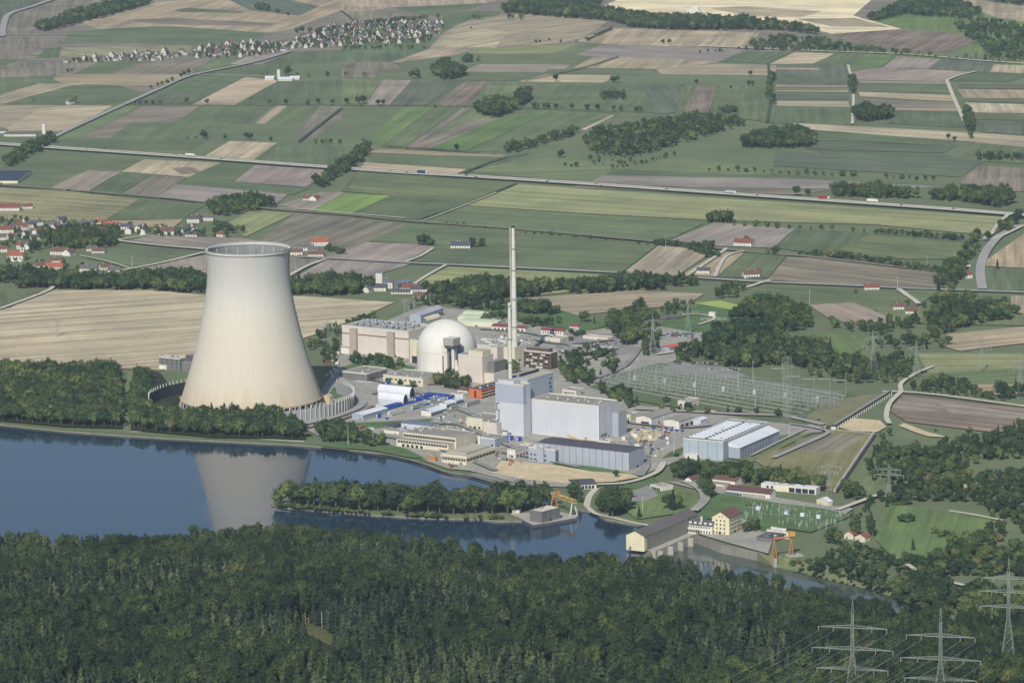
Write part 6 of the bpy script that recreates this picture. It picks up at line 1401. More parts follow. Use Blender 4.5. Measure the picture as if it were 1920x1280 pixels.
def spruce(seed, rb=.175, low=.2, lev=15, br=8):
    r = random.Random(seed); vs = []; fs = []
    for i in range(lev):
        t = i/(lev-1); z = low+(1-low)*t; R = rb*(1-t)**.5+.008; ph = r.uniform(0, 6.28)
        for j in range(max(4, int(br*(1-t*.5)))):
            a = ph+6.283*j/br+r.uniform(-.2, .2); q = R*r.uniform(.6, 1.25); d = Vector((math.cos(a), math.sin(a), 0)); s = Vector((-d.y, d.x, 0)); k = len(vs); dz = -.3*q-.012
            w = q*.34+.008
            vs += [Vector((0, 0, z+.035)), d*q*.55+s*w+Vector((0, 0, z+dz*.4)), d*q+Vector((0, 0, z+dz)), d*q*.55-s*w+Vector((0, 0, z+dz*.4)), d*q*.5+Vector((0, 0, z+.02)), d*q*.8+Vector((0, 0, z+dz-.03))]
            fs += [(k, k+1, k+4), (k+1, k+2, k+4), (k+4, k+2, k+3), (k, k+4, k+3), (k+1, k+5, k+3)]
    mb = MB().cyl(0, 0, low, .96, rb*.5, .004, 7); k = len(vs); vs += [Vector(v) for v in mb.v]; fs += [tuple(x+k for x in f) for f in mb.f]
    return vs, fs, MB().bar((0, 0, 0), (0, 0, .97), .013, 6, r2=.003)
def tree_meshes(nm, data, mat):
    vs, fs, tv = data; crown = MB(); crown.v = [tuple(v) for v in vs]; crown.f = fs; crown.m = [0]*len(fs)
    full = MB(); full.v = list(crown.v); full.f = list(fs); full.m = [0]*len(fs); full.add(tv.v, tv.f, 1)
    return crown.mesh(nm+'_crown', mat), tv.mesh(nm+'_trunk', BARK), full.mesh(nm, [mat, BARK])
BL = [tree_meshes('broadleaf_tree', broadleaf(11), LEAF2), tree_meshes('broadleaf_tree', broadleaf(12, .42, .12), LEAF2), tree_meshes('broadleaf_tree', broadleaf(13, .30, .15), LEAF2), tree_meshes('broadleaf_tree', broadleaf(14, .38, .22, 40), LEAF2)]
PO = tree_meshes('poplar_tree', broadleaf(21, .15, .08, 44, 14, .035), LEAF2); BU = tree_meshes('bush', broadleaf(31, .55, .0, 26, 16, .07), LEAF2)
SP = [tree_meshes('spruce_tree', spruce(1), NEED), tree_meshes('spruce_tree', spruce(2, .2, .3, 13), NEED), tree_meshes('spruce_tree', spruce(3, .15, .2, 16), NEED)]
FBL = [tree_meshes('broadleaf_tree', broadleaf(41, .18, .35, 64, 18, .022), LEAF), tree_meshes('broadleaf_tree', broadleaf(42, .155, .4, 60, 18, .022), LEAF), tree_meshes('broadleaf_tree', broadleaf(43, .215, .32, 68, 18, .024), LEAF)]
KINDS = BL+[PO, BU]+SP+FBL      # 0-3 broadleaf, 4 poplar, 5 bush, 6-8 spruce, 9-11 forest broadleaf
def scl(py): return FOC/ (P(960, py)-CAM).length
TR = []      # (x,y,z,h,w,kind,region,allow_individual)
def addt(p, h, k, reg, ind=True, z=0.0, w=1.0): TR.append((p.x, p.y, z, h, w, k, reg, ind))
def kbl(): return rnd.choice([0, 0, 1, 2, 3, 3])
def wood(poly, h, sp, reg, ind=False, kinds=None, dens=1.0, canopy=True, hv=.3, tf=.5, bf=.1):
    def top(x, y):
        ys_ = []
        for xx in (x-.4, x+.4):
            c_ = [y1+(y2-y1)*(xx-x1)/(x2-x1) for (x1, y1), (x2, y2) in zip(poly, poly[1:]+poly[:1]) if (x1 > xx) != (x2 > xx)]
            if len(c_) > 1: ys_ += [min(c_), max(c_)]
        return 0.5 if not ys_ else 1.0-(y-min(ys_))/max(1e-3, max(ys_)-min(ys_))
    pts = [P(x, y+(h*scl(y)*(bf+tf*min(1, max(0, top(x, y)))) if canopy else 0)) for x, y in poly]; xs = [p.x for p in pts]; ys = [p.y for p in pts]; q = [(p.x, p.y) for p in pts]
    y = min(ys)
    while y < max(ys):
        x = min(xs)
        while x < max(xs):
            x += sp; a, b = x+rnd.uniform(-.45, .45)*sp, y+rnd.uniform(-.45, .45)*sp
            if reg in ('wooded belt behind the plant', 'shrubby woodland right of the canal') and math.sin(a*.033+1.7*math.sin(b*.021))+math.sin(b*.041-a*.017)+rnd.uniform(-.25, .25) > 1.0: continue
            if rnd.random() < dens and inpoly(a, b, q):
                k = rnd.choice(kinds) if kinds else (kbl() if rnd.random() < .9 else 6+rnd.randrange(3)); hh = h*rnd.uniform(1-hv, 1+hv*.7)
                if reg in ('shrubby woodland right of the canal',) and rnd.random() < .35: k, hh = 5, hh*.5
                addt(Vector((a, b)), hh, k, reg, ind, w=rnd.uniform(.85, 1.2))
        y += sp
def trow(pts, sp, h, reg, ind=True, kinds=None, jit=2.0, dens=.9, rows=1):
    w = [P(*p) for p in pts]
    for a, b in zip(w, w[1:]):
        L = (b-a).length; n = max(1, int(L/sp)); d = (b-a)/n; nn = Vector((-d.y, d.x, 0)).normalized()
        for i in range(n):
            for r_ in range(rows):
                if rnd.random() < dens: addt(a+d*i+nn*(rnd.uniform(-jit, jit)+r_*sp*.8), h*rnd.uniform(.55, 1.25), rnd.choice(kinds) if kinds else rnd.choice([0, 1, 2, 3, 5]), reg, ind, w=rnd.uniform(.85, 1.25))
def q(s): return [tuple(float(v) for v in p.split(',')) for p in s.split()]
FAR = 'wood in the far fields'
for s, h, sp, dn in (('62,50 110,30 150,15 225,-2 292,-4 270,8 200,28 150,40 110,52 80,56', 17, 12, .95), ('935,18 1000,-8 1125,-8 1120,16 1180,22 1280,28 1400,32 1460,40 1540,62 1440,52 1280,53 1180,48 1140,36 960,22', 20, 12, .95),
    ('1385,90 1420,72 1460,64 1540,70 1620,86 1720,96 1900,106 1900,112 1640,98 1500,94', 12, 13, .6), ('1625,35 1660,18 1700,-5 1790,-5 1840,22 1810,32 1740,28 1700,24 1650,36', 17, 12, .95), ('1780,45 1830,30 1925,45 1925,114 1850,106 1830,80', 15, 16, .6),
    ('1840,-6 1940,-6 1940,10 1900,6', 16, 12, .9), ('808,128 830,113 868,124 870,138 840,147 815,140', 20, 10, .9), ('858,107 890,105 898,113 862,115', 16, 10, .9), ('885,193 920,184 960,184 968,200 930,216 888,208', 20, 10, 1), ('960,185 975,170 992,168 993,184 975,196', 20, 9, 1),
    ('36,145 95,144 95,150 36,151', 15, 10, 1), ('475,8 495,8 510,16 490,18', 14, 10, 1), ('640,46 700,38 770,32 830,28 832,32 770,40 700,46 650,52', 14, 12, .7), ('548,60 620,50 640,52 600,60', 14, 13, .7), ('640,84 820,86 800,92 640,92', 9, 12, .7),
    ('940,272 960,262 1000,262 1060,240 1085,235 1080,250 1040,262 980,280 945,284', 14, 11, .85), ('1088,258 1130,238 1200,226 1300,212 1380,218 1395,232 1300,258 1250,276 1180,290 1120,288', 15, 12, .7), ('1090,292 1180,280 1250,272 1180,306 1110,312', 8, 14, .35),
    ('1385,258 1440,242 1500,236 1532,258 1530,270 1470,274 1395,272', 18, 10, .95), ('1598,203 1620,196 1675,203 1675,218 1620,224 1600,222', 19, 10, 1), ('1342,200 1380,200 1378,212 1345,212', 11, 11, .9), ('1120,172 1170,170 1175,184 1125,186', 13, 12, .6),
    ('1822,288 1850,285 1925,288 1925,298 1830,298', 13, 11, .9), ('1810,200 1822,200 1830,255 1818,262 1806,225', 13, 10, .8), ('1438,135 1452,135 1452,195 1438,195', 12, 12, .8), ('1592,142 1606,142 1606,175 1592,175', 14, 11, .8),
    ('1550,348 1650,346 1700,352 1740,362 1780,348 1895,352 1898,376 1870,384 1800,374 1720,368 1560,364', 17, 10, .95), ('1320,405 1340,396 1368,400 1368,414 1322,414', 16, 9, 1),
    ('0,300 20,283 60,262 98,248 102,262 70,284 20,312', 14, 11, .85), ('580,345 620,313 660,283 692,260 695,284 660,312 610,348', 14, 11, .9), ('385,380 420,368 470,362 522,372 500,386 430,402 395,396', 16, 11, .85), ('1300,98 1360,92 1380,92 1340,99', 9, 14, .5)):
    wood(q(s), h, sp, FAR, dens=dn, tf=.4, bf=.28)
FVT = 'far village trees'
for pl, dn in ((FV1, .75), (FV2, .7), (FV3, .6)): wood(pl, 9, 14, FVT, dens=dn)
VIL = 'village trees'
for s, h, sp, dn in (('78,434 140,420 222,426 228,458 180,466 100,466', 13, 9, .95), ('0,400 30,404 100,414 200,416 300,424 430,430 430,446 300,444 180,440 60,450 0,470', 8, 13, .55), ('0,470 60,468 110,500 100,520 0,520', 9, 14, .4), ('0,412 60,420 0,432', 10, 13, .5), ('60,440 100,440 100,470 50,480', 10, 13, .5), ('110,488 160,488 160,512 110,516', 10, 12, .4), ('240,424 410,430 440,440 350,444 260,440', 11, 14, .45), ('400,412 465,425 460,438 400,438', 12, 12, .7), ('60,410 160,412 240,420 240,426 60,424', 8, 16, .5), ('10,440 60,445 60,462 10,466', 11, 13, .5)):
    wood(q(s), h, sp, VIL, dens=dn)
MIDW = 'wooded belt behind the plant'
for s, h, sp, dn in (('-20,506 60,504 110,512 200,510 300,508 386,512 386,548 250,544 100,540 -20,538', 17, 9, 1), ('540,520 600,514 690,520 702,548 640,554 540,552', 16, 9, 1), ('790,536 850,524 900,520 1000,526 1060,534 1010,552 985,562 900,562 820,556', 17, 9, .95), ('1040,528 1100,524 1200,514 1340,522 1345,542 1200,544 1080,552', 16, 10, .9),
    ('700,585 760,568 800,552 860,552 985,560 1040,572 1085,590 1130,604 1100,606 1000,592 940,582 870,582 830,570 790,572 720,596', 14, 10, .85), ('572,634 640,600 700,583 712,592 650,615 640,640 580,660', 10, 11, .8), ('1130,596 1160,586 1200,570 1222,590 1205,640 1170,650 1150,625', 17, 10, .9), ('680,545 700,552 830,560 800,548 830,540 760,556', 9, 13, .5),
    ('1310,640 1340,610 1400,562 1480,555 1528,590 1510,610 1450,612 1480,640 1560,640 1562,682 1500,690 1420,695 1340,682 1290,652', 17, 10, .9), ('1530,592 1600,602 1700,592 1740,580 1700,625 1640,632 1560,615', 12, 12, .7), ('1740,560 1800,548 1900,575 1925,590 1800,615 1740,640', 16, 11, .75), ('1560,664 1640,668 1700,655 1730,668 1690,720 1620,726 1500,700', 12, 11, .8), ('1600,632 1780,628 1800,650 1700,655 1620,650', 13, 12, .7),
    ('1700,718 1760,700 1810,710 1860,738 1925,748 1925,755 1800,746 1705,736', 10, 10, .85), ('1850,720 1925,715 1925,750 1870,745', 15, 12, .6), ('1755,505 1830,460 1900,398 1925,395 1900,430 1850,450 1830,480 1790,545 1750,545', 14, 11, .85), ('1350,530 1400,530 1380,560 1330,560', 12, 11, .7), ('1680,560 1740,565 1735,595 1680,590', 11, 12, .7), ('1560,545 1620,540 1620,550 1560,550', 6, 12, .3), ('1240,560 1330,558 1320,572 1230,590', 10, 14, .4), ('1770,532 1830,535 1830,545 1770,545', 10, 12, .5)):
    wood(q(s), h, sp, MIDW, dens=dn)
RW = 'shrubby woodland right of the canal'
for s, h, sp, dn in (('1620,880 1655,800 1700,812 1780,820 1860,812 1925,780 1925,985 1870,965 1780,950 1680,935 1690,905 1640,895', 12, 9, .9), ('1720,1060 1790,1005 1870,978 1935,985 1935,1165 1720,1140 1660,1100 1690,1070', 14, 9, .9), ('1500,1040 1600,1012 1660,1030 1690,1060 1660,1090 1600,1076 1520,1056', 11, 9, .85), ('1640,925 1690,915 1700,940 1660,945', 10, 9, .9), ('1570,905 1610,900 1620,925 1580,930', 12, 9, 1), ('1690,790 1780,805 1860,800 1925,780 1925,790 1800,815', 7, 12, .6)):
    wood(q(s), h, sp, RW, dens=dn, tf=.2, bf=.4)
RIV = 'dense riverside wood left of the cooling tower'
for s in ('-60,690 60,680 130,684 215,680 229,712 229,790 120,786 -60,772', '252,690 278,696 282,735 280,762 345,772 420,764 500,756 556,785 575,812 400,806 246,796'): wood(q(s), 17, 8.5, RIV, tf=.2, bf=.42)
IS = 'leafy tree on the long river island'
wood(q('515,941 600,940 700,943 800,947 900,950 1000,945 1026,946 1020,956 985,963 900,968 800,966 700,961 600,953 525,948'), 23, 9, IS, True, canopy=False, dens=.9)
BK = 'leafy tree on the river bank below the container yard'
wood(q('588,812 640,810 700,826 735,838 715,842 650,834 592,830'), 14, 9, BK, True, canopy=False, kinds=[0, 1, 3, 3, 6], dens=.85)
PK = 'leafy tree in the belt between pale blue hall and brown-roofed houses'
wood(q('1255,895 1300,885 1400,895 1480,905 1540,922 1500,922 1420,912 1330,904 1262,902'), 17, 8.5, PK, True, canopy=False)
DK = 'round tree beside the dock road'
wood(q('1112,955 1140,942 1175,948 1182,962 1160,972 1120,965'), 18, 8, DK, True, canopy=False); wood(q('1060,925 1085,922 1100,945 1075,945'), 17, 9, DK, True, canopy=False)
YD = 'tree between the plant buildings'
for s, h in (('645,668 700,670 760,685 745,698 700,690 650,682', 9), ('812,712 880,715 890,725 860,735 815,725', 13), ('935,692 975,688 985,700 945,708', 11), ('1040,690 1110,700 1115,725 1060,725 1042,712', 14), ('1060,670 1085,668 1090,690 1065,690', 11), ('1110,726 1180,740 1205,755 1180,768 1120,745', 12), ('1112,690 1160,678 1165,700 1120,708', 11), ('1195,655 1235,650 1230,670 1200,672', 12), ('1225,765 1260,765 1310,772 1300,780 1230,776', 7), ('690,700 712,698 712,708 690,708', 9), ('1150,612 1235,598 1240,640 1160,648', 11), ('985,604 1050,600 1050,612 990,616', 9), ('1060,625 1095,622 1095,634 1060,636', 8), ('600,648 640,640 638,676 604,690', 9), ('1240,575 1300,570 1300,588 1240,596', 9), ('880,590 950,592 1000,606 990,612 900,604', 8), ('1255,655 1310,650 1330,672 1270,682', 10), ('1040,668 1120,655 1160,668 1100,690 1050,690', 9), ('1160,790 1192,786 1190,796 1165,800', 6)):
    wood(q(s), h, 9.5, YD, True, canopy=False, dens=.75)
for x, y, h, k in ((728, 721, 8, 1), (751, 723, 8, 1), (774, 728, 9, 1), (700, 716, 7, 1), (1008, 660, 8, 0), (1290, 772, 12, 0), (1250, 755, 8, 5), (1326, 778, 9, 1), (1385, 775, 8, 5), (1418, 778, 9, 0), (1460, 784, 11, 1), (1365, 774, 9, 6), (1100, 660, 12, 1), (1125, 672, 10, 1), (1070, 640, 7, 5)): addt(P(x, y), h, k, YD)
SG1 = 'lone tree on the lawns around the river power station'
for x, y, h, k in ((1262, 958, 21, 6), (1252, 956, 17, 0), (1270, 956, 16, 3), (1198, 972, 13, 6), (1322, 930, 19, 3), (1315, 922, 15, 0), (1330, 934, 17, 1), (1410, 998, 13, 1), (1400, 1000, 12, 3), (1418, 996, 12, 0), (1560, 1020, 17, 1), (1572, 1022, 15, 3), (1600, 1008, 26, 4), (1608, 1008, 22, 4), (1630, 1004, 24, 4), (1636, 1006, 20, 4), (1155, 896, 9, 0), (1590, 935, 12, 1), (1605, 938, 12, 0), (1618, 936, 11, 3)): addt(P(x, y), h, k, SG1)
SG2 = 'round bush or tree on the bright meadow at lower right'
for x, y, h, k in ((1692, 980, 9, 5), (1700, 980, 10, 5), (1706, 979, 9, 5), (1712, 1032, 12, 6), (1752, 1002, 8, 1), (1764, 1008, 7, 5), (1775, 1008, 8, 3), (1700, 1060, 13, 0), (1712, 1064, 14, 3), (1722, 1062, 12, 6), (1744, 1052, 10, 2), (1786, 1010, 8, 1)): addt(P(x, y), h, k, SG2)
FS = 'lone tree standing along the far field lanes'
for x, y, h in ((350, 196, 15), (388, 197, 12), (505, 197, 12), (535, 197, 12), (577, 198, 11), (596, 196, 13), (624, 197, 12), (128, 196, 9), (140, 194, 15), (62, 192, 8), (252, 197, 8), (262, 197, 9), (274, 197, 9), (286, 197, 10), (300, 197, 10), (283, 167, 8), (296, 163, 9), (304, 161, 10), (314, 158, 10), (323, 155, 12), (340, 147, 11), (346, 144, 12), (354, 141, 13), (540, 142, 19), (557, 143, 8), (579, 145, 10), (614, 146, 14), (648, 144, 11), (683, 144, 10), (772, 148, 17), (782, 148, 20), (671, 196, 17), (681, 196, 17), (709, 199, 13), (718, 198, 12), (650, 196, 13), (1042, 154, 16), (1149, 156, 15), (1156, 156, 16), (1306, 158, 10), (1407, 144, 13), (1404, 162, 13), (1411, 162, 12), (897, 37, 14), (890, 37, 12), (955, 37, 14), (962, 37, 12), (978, 38, 16), (1243, 84, 12), (1255, 84, 13), (1002, 205, 13), (1008, 205, 12), (1020, 205, 12), (1027, 205, 12), (1043, 206, 12), (1072, 207, 13), (1101, 207, 12), (1120, 208, 13), (1150, 209, 12), (1164, 209, 12), (1193, 212, 13), (1200, 212, 13), (856, 284, 14), (1052, 296, 14), (383, 261, 16), (352, 261, 5), (367, 261, 6), (422, 263, 12), (462, 262, 13), (470, 263, 13), (508, 266, 10), (592, 271, 11), (604, 271, 10), (612, 271, 11), (620, 271, 11), (637, 272, 11), (1121, 249, 14), (520, 26, 14), (540, 32, 12), (883, 55, 6), (1493, 368, 17), (1515, 368, 12), (1870, 506, 15), (135, 136, 9), (127, 136, 8), (1030, 78, 7), (1005, 81, 8), (1012, 81, 8), (1052, 81, 8), (1105, 78, 9), (1080, 80, 7), (1510, 262, 7), (1778, 262, 11), (1790, 266, 10)): addt(P(x, y), h, kbl() if x != 1870 else 6, FS)
HG = 'tree in the hedgerow across the fields'
trow([(1330, 322), (1400, 323), (1480, 328), (1560, 331), (1620, 331)], 13, 10, HG); trow([(1660, 334), (1780, 341)], 12, 9, HG); trow([(985, 439), (1050, 443), (1150, 453), (1230, 461)], 12, 6, HG); trow([(1230, 461), (1340, 470)], 9, 11, HG, rows=2)
trow([(1375, 424), (1480, 430), (1640, 438)], 14, 9, HG); trow([(1640, 440), (1700, 444), (1810, 452)], 8, 9, HG, rows=2); trow([(1500, 480), (1560, 484), (1640, 494), (1700, 505), (1770, 512)], 9, 10, HG, rows=2); trow([(790, 462), (815, 462)], 5, 15, HG, rows=2); trow([(885, 464), (912, 464)], 6, 12, HG, rows=2)
trow([(825, 420), (880, 424)], 9, 6, HG); trow([(1060, 312), (1100, 317)], 11, 8, HG); trow([(1150, 318), (1210, 306), (1270, 290)], 12, 8, HG, dens=.7); trow([(1440, 478), (1500, 478)], 9, 12, HG, dens=.8); trow([(0, 349), (300, 375), (385, 384)], 40, 4, HG, kinds=[5], dens=.4); trow([(640, 406), (940, 432)], 26, 4, HG, kinds=[5], dens=.5)
trow([(700, 322), (1300, 364)], 30, 4, HG, kinds=[5], dens=.5); trow([(80, 273), (620, 312)], 60, 4, HG, kinds=[5], dens=.4); trow([(1100, 78), (1150, 56)], 10, 8, HG); trow([(1385, 93), (1640, 100), (1900, 119)], 16, 7, HG, dens=.8); trow([(700, 277), (960, 292)], 30, 5, HG, dens=.6); trow([(1280, 163), (1440, 168)], 22, 5, HG, dens=.5); trow([(540, 199), (900, 203)], 26, 5, HG, dens=.4); trow([(1470, 240), (1790, 268)], 40, 5, HG, dens=.4); trow([(1290, 470), (1340, 486)], 9, 9, HG, rows=2); trow([(610, 470), (640, 480)], 8, 9, HG, rows=2); trow([(500, 392), (530, 394)], 10, 10, HG)
trow([(1560, 800), (1540, 806), (1480, 800)], 9, 3, HG, kinds=[5]); trow([(1810, 470), (1835, 445)], 9, 13, HG); trow([(1600, 985), (1640, 940)], 9, 8, HG, dens=.6); trow([(1270, 858), (1250, 862)], 8, 5, HG, kinds=[5])
SL = 'bank shrub along the lower channel'
trow([(1490, 1062), (1560, 1078), (1650, 1104), (1700, 1125)], 8, 7, SL, rows=2)
ISB = 'bushes along the island shore'
trow([(520, 950), (600, 957), (700, 965), (800, 970), (900, 974), (960, 972)], 4.5, 5.5, ISB, False, kinds=[5, 5, 1], dens=.85, jit=1.2, rows=1); trow([(560, 938), (700, 941), (860, 944)], 7, 5, ISB, False, kinds=[5], dens=.6)
# ---- hillside forest ----
CLEAR = [q('542,1160 575,1156 612,1166 652,1190 648,1208 610,1204 575,1190'), q('1225,1200 1248,1196 1255,1222 1230,1226')]+[[(cx+rx*math.cos(a*.785), cy+ry*math.sin(a*.785)) for a in range(8)] for cx, cy, rx, ry in ((220, 1075, 34, 9), (760, 1178, 26, 12), (1005, 1212, 30, 13), (300, 1170, 18, 10), (1130, 1085, 36, 10), (430, 1035, 30, 8), (1400, 1200, 26, 11), (905, 1085, 24, 8), (90, 1180, 20, 9), (1290, 1150, 26, 8))]
CL2 = q('586,1200 610,1200 640,1206 630,1218 600,1214')
def clearing(x, y, z):
    px, py = proj((x, y, z+20)); qx, qy = proj((x, y, z+6)); return any(inpoly(px, py, c) or inpoly(qx, qy, c) for c in CLEAR) or inpoly(px, py, CL2)
def forest():
    sp = 5.9; y = edw[-1].y-900
    ymax = max(p.y for p in edw)+2
    while y < ymax:
        x = -640
        while x < 640:
            a, b = x+rnd.uniform(-.48, .48)*sp, y+rnd.uniform(-.48, .48)*sp; x += sp
            t = edge_y(a)-b
            if t < 0: continue
            z = hill_z(a, b); px, py = proj((a, b, z+22))
            if px < -90 or px > 2010 or py > 1345: continue
            if clearing(a, b, z): continue
            # stands: noise by sine patches
            f = math.sin(a*.021+1.3*math.sin(b*.013))+math.sin(b*.027-a*.009+.7)+rnd.uniform(-.9, .9)
            edge_b = t < 34 and rnd.random() < .75
            if f > .05 or edge_b or (px > 1480 and rnd.random() < .55):
                if rnd.random() < .38: continue
                h = rnd.uniform(17, 28) if t > 30 else rnd.uniform(15, 26); k = 9+rnd.randrange(3)
            else: h = rnd.uniform(14, 25); k = 6+rnd.randrange(3)
            if rnd.random() < .08: h *= .6
            if math.sin(a*.05+b*.031)+math.sin(b*.083-a*.04)+rnd.uniform(-.3, .3) > 1.55: continue
            if rnd.random() < .02: continue
            addt(Vector((a, b)), h, k, 'hillside forest', 'fg', z-.3, rnd.uniform(.9, 1.25))
        y += sp
forest()
# ---- sort into individuals and masses ----
def size(t): return t[3]/(Vector((t[0], t[1], t[2]))-CAM).length
LAB = {FS: 'lone leafy tree on a far field lane', HG: 'leafy tree in a hedgerow between fields', IS: 'leafy tree standing on the long river island', BK: 'leafy tree on the river bank below the container yard', PK: 'leafy tree between pale blue hall and brown-roofed houses', DK: 'round leafy tree beside the dock road', YD: 'leafy tree standing between plant buildings', SG1: 'leafy tree on the lawns by the river power station', SG2: 'leafy tree or bush on the bright lower meadow', SL: 'leafy bush on the grassy lower channel bank'}
indiv = set()
cand = sorted([i for i, t in enumerate(TR) if t[7] is True], key=lambda i: -size(TR[i])); indiv |= set(cand[:296])
vis = [i for i, t in enumerate(TR) if t[7] == 'fg' and 0 <= proj((t[0], t[1], t[2]+t[3]*.8))[0] <= 1920 and proj((t[0], t[1], t[2]+t[3]*.9))[1] < 1268]
fsp = sorted([i for i in vis if TR[i][5] < 9], key=lambda i: -size(TR[i]))[:296]; indiv |= set(fsp)
HID = bpy.data.collections.new('tree_kinds')     # source meshes for the masses, not linked to the scene
for i, k in enumerate(KINDS):
    o = bpy.data.objects.new('%02d_tree' % i, k[2]); HID.objects.link(o)
FGP = ['at the bottom left corner', 'left of the bottom middle', 'at the bottom middle', 'just left of the tall pylons', 'around the feet of the tall pylons']
ISP = ['at the open left tip', 'in the left half', 'in the right half', 'near the yellow gantry crane']
def place_individual(t):
    x, y, z, h, w, k, reg, ind = t; nm = 'spruce_tree' if 6 <= k <= 8 else ('poplar_tree' if k == 4 else ('bush' if k == 5 else 'broadleaf_tree'))
    if reg == 'hillside forest': w_ = FGP[min(4, max(0, int(proj((x, y, z+h*.7))[0]/384)))]; lab = 'dark spruce in the nearest forest rows, '+w_; grp = 'nearest forest spruces '+w_
    else:
        lab = LAB[reg].replace('leafy tree', 'spruce' if nm == 'spruce_tree' else ('tall poplar' if nm == 'poplar_tree' else ('leafy bush' if nm == 'bush' else 'leafy tree'))).replace('leafy bush or bush', 'leafy bush').replace('spruce or bush', 'spruce').replace('leafy tree or bush', 'leafy tree'); grp = 'group: '+lab
        grp = lab.replace('tree', 'trees', 1) if 'tree' in lab else lab+' group'
    if reg in (IS, PK):
        xx = proj((x, y, z))[0]; w_ = ISP[0 if xx < 560 else 1 if xx < 760 else 2 if xx < 930 else 3] if reg == IS else ('below the pale blue hall' if xx < 1370 else 'behind the long white depot row'); lab = lab.replace('between pale blue hall and brown-roofed houses', 'in the tree belt')+', '+w_; grp = grp+' '+w_
    rz = rnd.uniform(0, 6.28)
    if size(t)*FOC > 17:
        R = empty(nm, (x, y, z), rz, lab, 'tree' if nm != 'bush' else 'bush', grp); R.scale = (h*w, h*w, h)
        for n2, me in (('crown', KINDS[k][0]), ('trunk', KINDS[k][1])):
            o = bpy.data.objects.new(n2, me); COL.objects.link(o); o.parent = R
    else:
        o = bpy.data.objects.new(nm, KINDS[k][2]); COL.objects.link(o); o.location = (x, y, z); o.rotation_euler = (0, 0, rz); o.scale = (h*w, h*w, h); tag(o, lab, 'tree' if nm != 'bush' else 'bush', grp)
for i in sorted(indiv): place_individual(TR[i])
def gn_mass(name, label, items):
    me = bpy.data.meshes.new(name); me.from_pydata([(t[0], t[1], t[2]) for t in items], [], [])
    for nm, typ in (('k', 'INT'), ('rz', 'FLOAT'), ('sx', 'FLOAT'), ('sz', 'FLOAT')): me.attributes.new(nm, typ, 'POINT')
    me.attributes['k'].data.foreach_set('value', [t[5] for t in items]); me.attributes['rz'].data.foreach_set('value', [rnd.uniform(0, 6.28) for t in items])
    me.attributes['sx'].data.foreach_set('value', [t[3]*t[4] for t in items]); me.attributes['sz'].data.foreach_set('value', [t[3] for t in items])
    o = bpy.data.objects.new(name, me); COL.objects.link(o); tag(o, label, None, None, 'stuff')
    g = bpy.data.node_groups.new(name, 'GeometryNodeTree'); g.interface.new_socket('Geometry', in_out='INPUT', socket_type='NodeSocketGeometry'); g.interface.new_socket('Geometry', in_out='OUTPUT', socket_type='NodeSocketGeometry')
    n = g.nodes; L = g.links; gi = n.new('NodeGroupInput'); go = n.new('NodeGroupOutput'); ip = n.new('GeometryNodeInstanceOnPoints'); ci = n.new('GeometryNodeCollectionInfo'); ci.inputs[0].default_value = HID; ci.inputs['Separate Children'].default_value = True; ci.inputs['Reset Children'].default_value = True
    def at(nm, dt):
        a = n.new('GeometryNodeInputNamedAttribute'); a.data_type = dt; a.inputs[0].default_value = nm; return [s for s in a.outputs if s.enabled and s.name == 'Attribute'][0]
    cx = n.new('ShaderNodeCombineXYZ'); L.new(at('sx', 'FLOAT'), cx.inputs[0]); L.new(at('sx', 'FLOAT'), cx.inputs[1]); L.new(at('sz', 'FLOAT'), cx.inputs[2])
    rx = n.new('ShaderNodeCombineXYZ'); L.new(at('rz', 'FLOAT'), rx.inputs[2]); er = n.new('FunctionNodeEulerToRotation'); L.new(rx.outputs[0], er.inputs[0])
    ip.inputs['Pick Instance'].default_value = True; L.new(gi.outputs[0], ip.inputs['Points']); L.new(ci.outputs[0], ip.inputs['Instance']); L.new(at('k', 'INT'), ip.inputs['Instance Index']); L.new(er.outputs[0], ip.inputs['Rotation']); L.new(cx.outputs[0], ip.inputs['Scale']); L.new(ip.outputs[0], go.inputs[0])
    md = o.modifiers.new('trees', 'NODES'); md.node_group = g
masses = {}
for i, t in enumerate(TR):
    if i not in indiv: masses.setdefault(t[6], []).append(t)
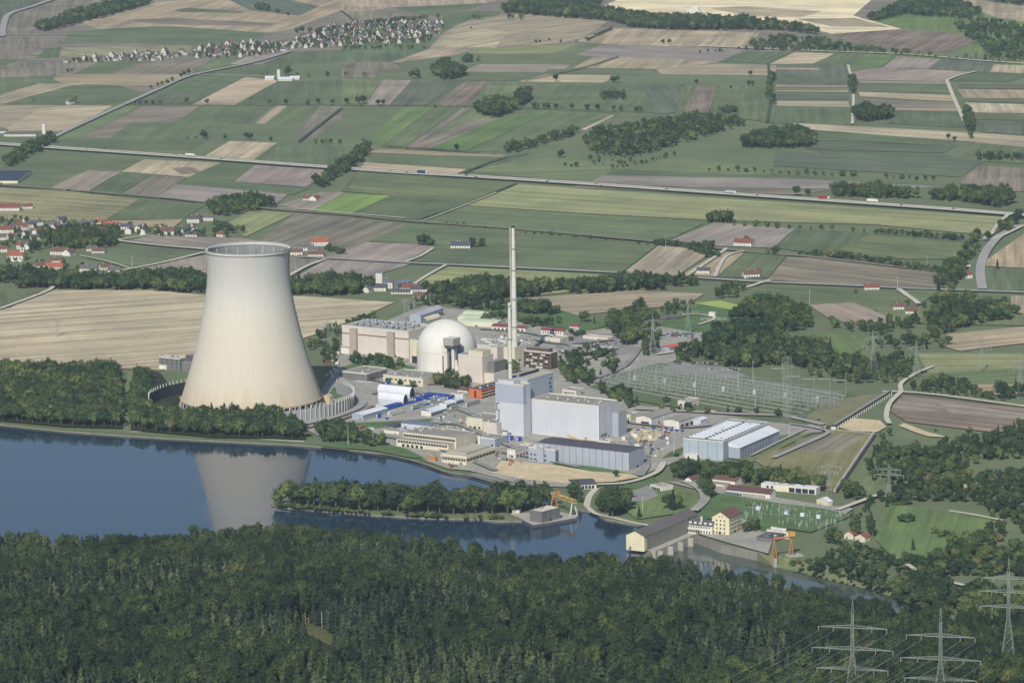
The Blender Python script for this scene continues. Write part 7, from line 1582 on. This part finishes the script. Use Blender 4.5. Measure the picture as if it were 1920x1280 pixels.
NM = {ISB: ('island_foliage', 'bushes along the island shore down to the water'), FVT: ('far_village_foliage', 'garden trees between the far village houses'), FAR: ('far_woods', 'small woods scattered over the far fields'), VIL: ('village_woods', 'trees filling the near village'), MIDW: ('belt_woods', 'wooded belt behind and beside the plant'), RW: ('right_woods', 'shrubby woodland right of the canal'), RIV: ('riverside_woods', 'dense riverside wood left of the cooling tower'), 'hillside forest': ('hillside_forest', 'dark mixed forest on the near hillside'), HG: ('hedgerow_foliage', 'lower hedge growth between the fields'), FS: ('lane_foliage', 'smallest trees on the far lanes'), YD: ('yard_foliage', 'smaller trees between plant buildings')}
for k, v in masses.items():
    nm, lb = NM.get(k, ('rest_foliage', 'remaining small trees')); gn_mass(nm, lb, v)
print('trees', len(TR), {k[:12]: len(v) for k, v in masses.items()}, len(indiv))
# tall bare trunks standing at the edge of the forest clearing
for k, (x, y, h) in enumerate([(548, 1168, 15), (579, 1168, 14), (604, 1176, 13), (614, 1180, 15), (631, 1188, 13), (1184, 1100, 15), (1191, 1104, 14), (1228, 1100, 12), (1277, 1108, 13), (1285, 1112, 13), (1240, 1100, 12), (1390, 1110, 13), (527, 1168, 17), (762, 1176, 15), (1008, 1210, 16), (1136, 1084, 15), (1402, 1200, 15)]):
    p = P(x, y); 
    for _ in range(6): p = P(x, y, hill_z(p.x, p.y))
    o = MB().bar((0, 0, 0), (rnd.uniform(-.6, .6), 0, h), .38, 7, r2=.22).build('bare_trunk', pmat('pale_bark', C(190, 182, 164), .15, .5), loc=(p.x, p.y, hill_z(p.x, p.y)-.3))
    tag(o, 'pale bare trunk showing at a gap in the hillside forest', 'tree trunk', 'pale trunks at gaps in the hillside forest')
# ================= HAZE =================
hm = bpy.data.materials.new('haze_air'); hm.use_nodes = True; ht = hm.node_tree; ht.nodes.clear(); ho = ht.nodes.new('ShaderNodeOutputMaterial'); pv = ht.nodes.new('ShaderNodeVolumePrincipled')
pv.inputs['Color'].default_value = (0.66, 0.84, 1.0, 1); pv.inputs['Density'].default_value = 2.1e-5; pv.inputs['Anisotropy'].default_value = 0.0; ht.links.new(pv.outputs[0], ho.inputs['Volume'])
hz = MB().box(-16500, -7000, -12, 16500, 26500, 830).build('haze', hm); tag(hz, 'thin pale air over the whole valley', None, None, 'stuff')
